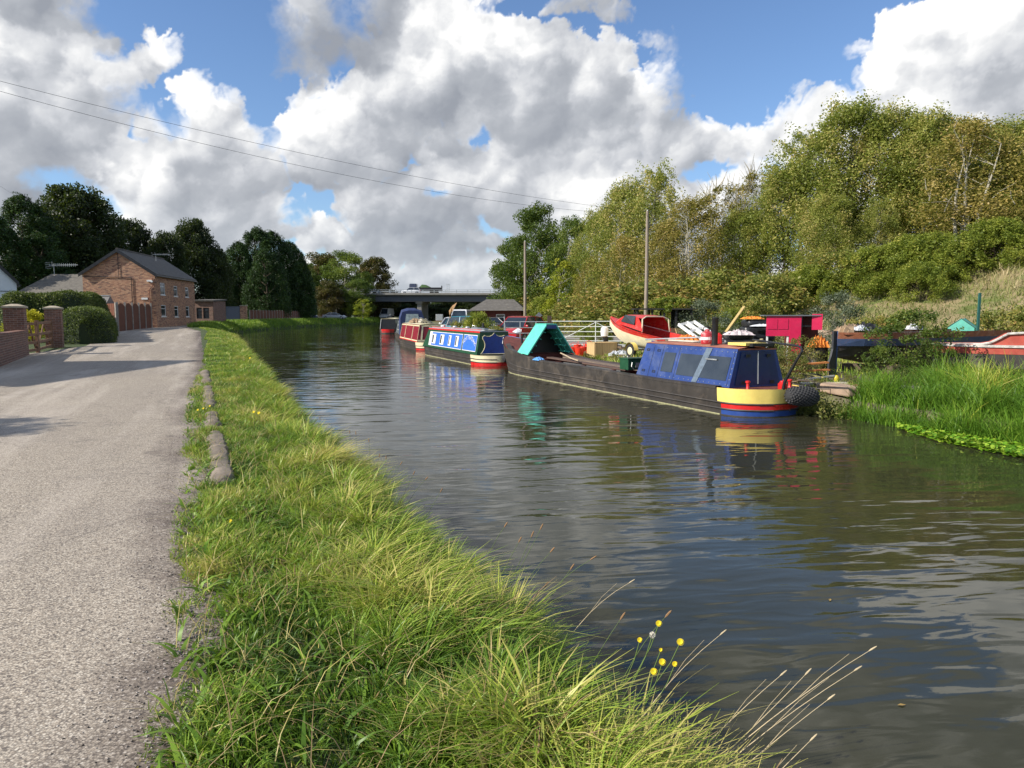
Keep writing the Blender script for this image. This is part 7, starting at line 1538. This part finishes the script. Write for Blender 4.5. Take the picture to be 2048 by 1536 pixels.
# ---------------------------------------------------------------- reeds, pennywort, bramble, weeds
REED = leafmat("reed_leaf", [(0, (.04, .10, .014)), (.35, (.12, .25, .025)), (.6, (.25, .40, .05)), (.8, (.50, .50, .08)), (1, (.70, .58, .15))], trans=.35, rough=.4)
n = 24000; y = rng.uniform(7.0, 16.7, n); d = np.where(rng.random(n) < .45, rng.uniform(-.45, .35, n), rng.uniform(.2, 2.1, n)) ; x = xr(y) + d; nn = pert(x, y, 1.1, 61)
px_ = 1024 + F * x / y; hh = np.clip(.50 + .45 * np.clip(d, 0, 1.2) / 1.2 + .55 * nn, .22, 1.3) * rng.uniform(.6, 1.1, n); hh *= np.interp(px_, [1600, 1700, 1850, 2048, 2500], [.45, .75, .9, 1.1, 1.2])
gapk = (nn > -.34) & (y < 16.4) & ~((px_ > 1722) & (px_ < 1795) & (d > .8)); a = rng.uniform(0, 6.28, n); yel = .42 * np.exp(-((px_ - 1985) / 60) ** 2) * (d > .7)
rd = blades("reeds", np.stack([x, y, np.maximum(height(x, y), -.04)], 1)[gapk], hh[gapk], (.019 * rng.uniform(.6, 1.3, n))[gapk], np.stack([np.cos(a), np.sin(a)], 1)[gapk], rng.uniform(.1, .95, n)[gapk], np.clip(.36 + .25 * nn + yel + rng.normal(0, .12, n), 0, 1)[gapk], REED, seg=4)
tag(rd, "tall green reeds along the right bank, yellow toward the edge", "reeds", kind="stuff")
LILY = leafmat("floating_leaf", [(0, (.06, .16, .012)), (.5, (.16, .34, .02)), (1, (.40, .52, .06))], trans=.25, rough=.35)
n = 10500; y = rng.uniform(9.5, 15.2, n); off = rng.uniform(0, 1, n) ** .8 * np.interp(y, [9.5, 13.0, 14.4, 15.2], [1.9, 1.35, .75, .15]); x = xr(y) - off + .15; rad = rng.uniform(.018, .042, n); t_ = np.linspace(0, 2 * np.pi, 9)[:-1]
tx = rng.normal(0, .35, n)[:, None]; ty = rng.normal(0, .35, n)[:, None]; cz_ = rng.uniform(.01, .10, n)[:, None]
vx = x[:, None] + rad[:, None] * np.cos(t_)[None]; vy = y[:, None] + rad[:, None] * np.sin(t_)[None]; vz = cz_ + rad[:, None] * (np.cos(t_)[None] * tx + np.sin(t_)[None] * ty); vz = np.maximum(vz, .006)
tag(np_mesh("floating_pennywort", np.stack([vx, vy, vz], -1).reshape(-1, 3), np.arange(n * 8).reshape(n, 8), LILY, rnd=rng.random(n), k=8), "mat of small round bright leaves floating at the reed edge", "water plants", kind="stuff")
BRAM = make_tree("bramble_bush", MIDG, 1.9, 1.5, .0, 60, 120, .075, cr=(.16, .42), trunk_r=.02, multi=4, shape='dome', inner=.02, gap=1.2); BRAM["h0"] = 1.9
for k, (px, top, Y, w_, lab) in enumerate([(1820, 618, 18.6, 1.0, "tall arching bramble in front of the old blue hull"), (1770, 690, 18.0, .9, "lower bramble at the left foot of the tall one"), (1870, 680, 18.4, .9, "bramble between the blue hull and the red gunwale"), (1840, 730, 17.2, 1.0, "bramble mound just behind the reeds")]):
    q = D(px, top, Y); plant(BRAM, q.x, Y, q.z - gz(q.x, Y), k * 1.3, lab, "bramble", "brambles on the right bank", wid=w_)
WEEDM = leafmat("dry_weed", [(0, (.05, .07, .015)), (.4, (.14, .16, .03)), (.75, (.30, .24, .09)), (1, (.38, .20, .08))], trans=.25)
WEED = make_tree("weed_clump", WEEDM, .9, .6, 0, 40, 90, .05, cr=(.1, .22), trunk_r=.008, multi=5, shape='dome', inner=.02, droop=-.5, aspect=.35); WEED["h0"] = .9
for k, (px, top, Y, lab) in enumerate([(1560, 690, 19.4, "rust tinged weeds behind the blue cabin's doors"), (1590, 700, 19.0, "rust tinged weeds between tiller and rudder"), (1610, 670, 21.2, "tall dry weeds in front of the crimson cupboard"), (1640, 770, 17.6, "low weeds beside the mooring rope"), (1700, 745, 18.2, "weeds under the blue hull's side"), (1605, 790, 16.9, "dark weeds overhanging the water by the fender"), (1640, 805, 16.55, "leafy weeds at the water's edge right of the stern"), (1618, 800, 16.7, "leafy weeds hanging behind the black rope fender"), (1662, 800, 16.2, "leafy weeds where the reeds begin"), (1590, 770, 17.4, "weeds on the bank between stern and stone block"), (1628, 778, 17.2, "weeds crowding over the stone coping block"), (1230, 712, 28.0, "weeds below the cruiser's trailer wheel"), (1175, 712, 28.6, "weeds in front of the timber crate"), (1520, 650, 26.5, "dry weeds behind the black bales")]):
    q = D(px, top, Y); plant(WEED, q.x, Y, max(.35, q.z - gz(q.x, Y)), k * .9, lab, "weeds", "weed clumps about the yard")
for k, (px, top, Y, p, lab) in enumerate([(925, 643, 46, PR2, "brown weed bush on the bank left of the red car"), (955, 628, 43, PS, "green weed bush on the bank in front of the teal roofed car"), (990, 655, 38.5, PR2, "low weed bush directly behind the blue narrowboat"), (978, 664, 37, PG, "grey green low bush behind the blue narrowboat's chimney"), (1170, 655, 44, PS, "green weeds seen through the white gate"), (1200, 650, 43, PS, "green weeds at the right end of the white gate"), (1730, 640, 29, PR2, "dry bush on the slope right of the willow bush"), (1790, 632, 32, PR2, "dry bush in front of the rubble wall's left end"), (2030, 620, 27, PR2, "thorny dry bush at the right edge above the red gunwale")]):
    q = D(px, top, Y); plant(p, q.x, Y, max(.5, q.z - gz(q.x, Y)), k * .8, lab, "bush", "rough bushes about the yard", wid=1.0)
# ---------------------------------------------------------------- flowers and seed stalks in the near verge
PET = paint("yellow_petal", (.85, .66, .01), rough=.6, var=.05, bmp=0); STM = paint("flower_stem", (.10, .16, .03), rough=.7, bmp=0); SEED = paint("seed_head", (.26, .15, .07), rough=.9, bmp=0); DRY = paint("dry_stalk", (.52, .42, .26), rough=.8, bmp=0); FLUF = paint("seed_fluff", (.70, .66, .56), rough=.95, bmp=0)
def flower(px, py, Y, lab, s=1.0, fluff=False):
    s *= .72
    q = D(px, py, Y); z0 = max(gz(q.x, Y), .1) - .03; h = max(.1, q.z - z0); r = empty("yellow_flower" if not fluff else "seed_clock", (q.x, Y, z0), 0, lab, "flower", "yellow flowers in the verge"); off_ = min(0.0, float(xl(Y)) - .06 - q.x) if Y < 20 and px > 1000 else 0.0; MB().tube([(off_, .02, (gz(q.x + off_, Y) - z0) if off_ else 0), (off_ * .55, 0, h * .5), (off_ * .12, 0, h * .85), (0, 0, h)], .0024, 5).build("stem", STM, r)
    mb = MB(); N = 18
    for ring, (rr, zz_) in enumerate(((.017, .0), (.012, .004))):
        for k in range(N): a = 2 * math.pi * (k + ring * .5) / N; c, s_ = math.cos(a), math.sin(a); w_ = .0021; T_ = lambda u_, v_, n_: (u_ - .35 * n_, v_ * .5 - .75 * n_, h + v_ * .80 + n_ * .5); mb.add([T_(0 - s_ * w_ * .5, c * w_ * .5, zz_), T_(c * rr * s - s_ * w_, s_ * rr * s + c * w_, zz_ + .004), T_(c * rr * s + s_ * w_, s_ * rr * s - c * w_, zz_ + .004)], [(0, 1, 2)])
    if fluff:
        mb = MB(); [mb.tube([(0, 0, h), (.016 * math.cos(k * 2.4) * math.sin(k), .016 * math.sin(k * 2.4) * math.sin(k), h + .016 * math.cos(k))], .0012, 3) for k in range(60)]
    mb.build("flower_head", FLUF if fluff else PET, r, fix=False)
for a in [(1318, 1247, 3.35, "yellow flower topmost of the near group over the water", 1.2), (1280, 1280, 3.35, "yellow flower at the left of the near group"), (1361, 1284, 3.3, "yellow flower farthest right of the near group", 1.4), (1325, 1324, 3.2, "yellow flower below the middle of the near group", 1.3), (1350, 1328, 3.2, "yellow flower right of the lower middle one"), (1308, 1343, 3.15, "lowest yellow flower of the near group", 1.3), (1322, 1300, 3.3, "small orange budding flower in the near group", .7), (463, 1076, 5.1, "single yellow flower low in the mid verge"), (508, 824, 9.2, "left flower of the pair in the middle of the verge", 1.4), (518, 826, 9.2, "right flower of the pair in the middle of the verge", 1.6), (396, 820, 9.0, "yellow flower at the lane edge, left one of three"), (407, 817, 9.1, "yellow flower at the lane edge, middle one of three"), (420, 812, 9.2, "yellow flower at the lane edge, right one of three"), (500, 716, 17, "yellow flower standing out against the dark water", 2.0)]: flower(*a)
flower(1305, 1270, 3.32, "pale fluffy seed head among the near yellow flowers", 1.0, True)
def stalk(px, py, Y, base, lab, dry=False, head=.05, bx=0):
    q = D(px, py, Y); b = D(base[0], base[1], Y + bx); bx_ = float(xl(Y)) - .05
    if b.x > bx_: b = Vector((bx_, Y, gz(bx_, Y) + .02))
    z0 = b.z; r = empty("seed_stalk", b, 0, lab, "grass stalk", "seed stalks over the water"); v = q - b
    sd_ = Vector((rng.uniform(-.05, .05), rng.uniform(-.05, .05), rng.uniform(.01, .09))) * v.length; pts = [v * u_ + sd_ * (4 * u_ * (1 - u_)) for u_ in np.linspace(0, 1, 9)]
    MB().tube(pts, list(np.linspace(.0026, .0012, 9)) if not dry else list(np.linspace(.0032, .0012, 9)), 5).build("stem", DRY if dry else STM, r); t_ = (pts[-1] - pts[-2]).normalized()
    if dry: MB().tube([pts[5], pts[5] + (pts[6] - pts[5]) + Vector((0, 0, .03)), pts[7] + Vector((.01, 0, .05))], [.0015, .001, .0006], 4).build('side_sprig', DRY, r)
    MB().tube([v, v + t_ * head * .3, v + t_ * head * .8, v + t_ * head], [.002, .0055, .005, .001] if not dry else [.002, .004, .003, .001], 6).build("seed_head", DRY if dry else SEED, r)
sp_ = [(1008, 1055, 5.0, (1020, 1140)), (1037, 1085, 4.9, (1030, 1150)), (1062, 1075, 4.8, (1050, 1165)), (1080, 1060, 4.8, (1058, 1165)), (1100, 1105, 4.7, (1090, 1200)), (1140, 1140, 4.5, (1115, 1210)), (1180, 1120, 4.4, (1120, 1215)), (1088, 1175, 4.5, (1092, 1210)), (758, 915, 7.8, (765, 975)), (772, 920, 7.7, (775, 985)), (800, 930, 7.6, (800, 990)), (738, 885, 8.2, (745, 950)), (712, 870, 8.8, (718, 930)), (826, 950, 7.2, (818, 1005)), (880, 985, 6.6, (862, 1050)), (850, 960, 7.0, (845, 1030)), (700, 868, 9.0, (706, 915)), (622, 822, 11, (626, 860)), (640, 840, 10.4, (640, 868)), (1330, 1235, 3.4, (1325, 1330)), (1240, 1240, 3.7, (1240, 1290))]
pos_ = ["first", "second", "third", "fourth", "fifth", "sixth", "seventh", "eighth", "ninth", "tenth", "eleventh", "twelfth", "thirteenth", "fourteenth", "fifteenth", "sixteenth", "seventeenth", "eighteenth", "nineteenth", "twentieth", "twenty first", "twenty second"]
order = sorted(range(len(sp_)), key=lambda i: -sp_[i][0])
for rank, i in enumerate(order): stalk(*sp_[i], f"upright brown headed stalk, {pos_[rank]} counted from the photo's right")
dr_ = [(1738, 1302, 2.95, (1490, 1440)), (1708, 1342, 2.9, (1500, 1470)), (1655, 1400, 2.85, (1490, 1455)), (1610, 1350, 2.95, (1480, 1440)), (1620, 1482, 2.7, (1530, 1510)), (1560, 1352, 3.0, (1465, 1425)), (1440, 1270, 3.25, (1290, 1320)), (1258, 1166, 4.0, (1190, 1220))]
order = sorted(range(len(dr_)), key=lambda i: -dr_[i][0])
for rank, i in enumerate(order): stalk(*dr_[i], f"dry pale leaning stalk, {pos_[rank]} counted from the photo's right", dry=True, head=.04)

LEAFM = paint("fallen_leaf", (.30, .20, .06), rough=.7, bmp=0)
for k, (px, py, lab) in enumerate([(1803, 1410, "small fallen leaf floating near the right bottom corner"), (1660, 1200, "small fallen leaf floating below the tree reflection"), (1905, 1120, "small fallen leaf floating at right in the bright reflection"), (1345, 1010, "small fallen leaf floating mid channel"), (1235, 905, "small fallen leaf floating below the black boat")]):
    q = G(px, py, .004); r = empty("floating_leaf", q, k * 1.1, lab, "leaf", "fallen leaves on the water"); MB().add([(-.025, 0, 0), (0, .012, .004), (.028, 0, .002), (0, -.012, .004)], [(0, 1, 2, 3)]).build("blade", LEAFM, r)

# ---------------------------------------------------------------- smaller litter of the yard
OFF = [(1588, 18.6, "short timber offcut on the bank beside the tiller", (.30, .20, .12), .55, .5), (1600, 19.4, "grey board lying behind the tiller's bend", (.34, .31, .27), .9, .2), (1632, 18.3, "dark plank lying at the foot of the rudder", (.12, .09, .07), .8, -.3), (1612, 20.2, "pale broken board below the orange netting bag", (.55, .46, .34), .7, .9), (1596, 20.8, "rusty sheet offcut in the dry weeds", (.32, .13, .06), .6, .3), (1650, 17.8, "thin pale batten on the bank nearest the reeds", (.50, .44, .34), 1.1, -.1), (1440, 24.0, "dark timber end between the white frames and the chimney", (.10, .08, .06), .8, .4), (1350, 27.5, "grey board lying beside the cruiser's stern", (.36, .34, .30), 1.0, .7), (1225, 28.6, "brown batten on the grass by the trailer wheel", (.25, .16, .09), .9, .1), (1300, 28.2, "orange brown board under the trailer", (.50, .22, .08), .8, -.2)]
for k, (px, Y, lab, col, L_, a) in enumerate(OFF):
    x = (px - 1024) / F * Y; MT = paint("offcut%d" % k, col, rough=.9, var=.25)
    loose("timber_offcut", (x, Y, gz(x, Y)), lab, "board", lambda r, L_=L_, MT=MT, k=k: MB().box((0, 0, .10 + .02 * (k % 3)), (L_, .14 + .03 * (k % 3), .035), ry=R(-6 + 5 * (k % 4)), rx=R(12 - 6 * (k % 3))).build("board", MT, r), a)
for k, (px, Y, z_, lab) in enumerate([(1452, 23.6, .0, "old tyre lying by the shorter bale stack"), (1620, 19.9, .0, "old tyre half sunk in the weeds by the rudder"), (1425, 25.0, .0, "old tyre below the right white frame")]):
    x = (px - 1024) / F * Y; loose("old_tyre", (x, Y, gz(x, Y) + .08), lab, "tyre", lambda r: MB().loft([[((.27 + .085 * math.cos(b_)) * math.cos(a_), (.27 + .085 * math.cos(b_)) * math.sin(a_), .085 * math.sin(b_)) for b_ in np.linspace(0, 2 * math.pi, 9)[:-1]] for a_ in np.linspace(0, 2 * math.pi, 22)], close=True).build("rubber", TYRE, r, smooth=True), 0, "old tyres in the yard")
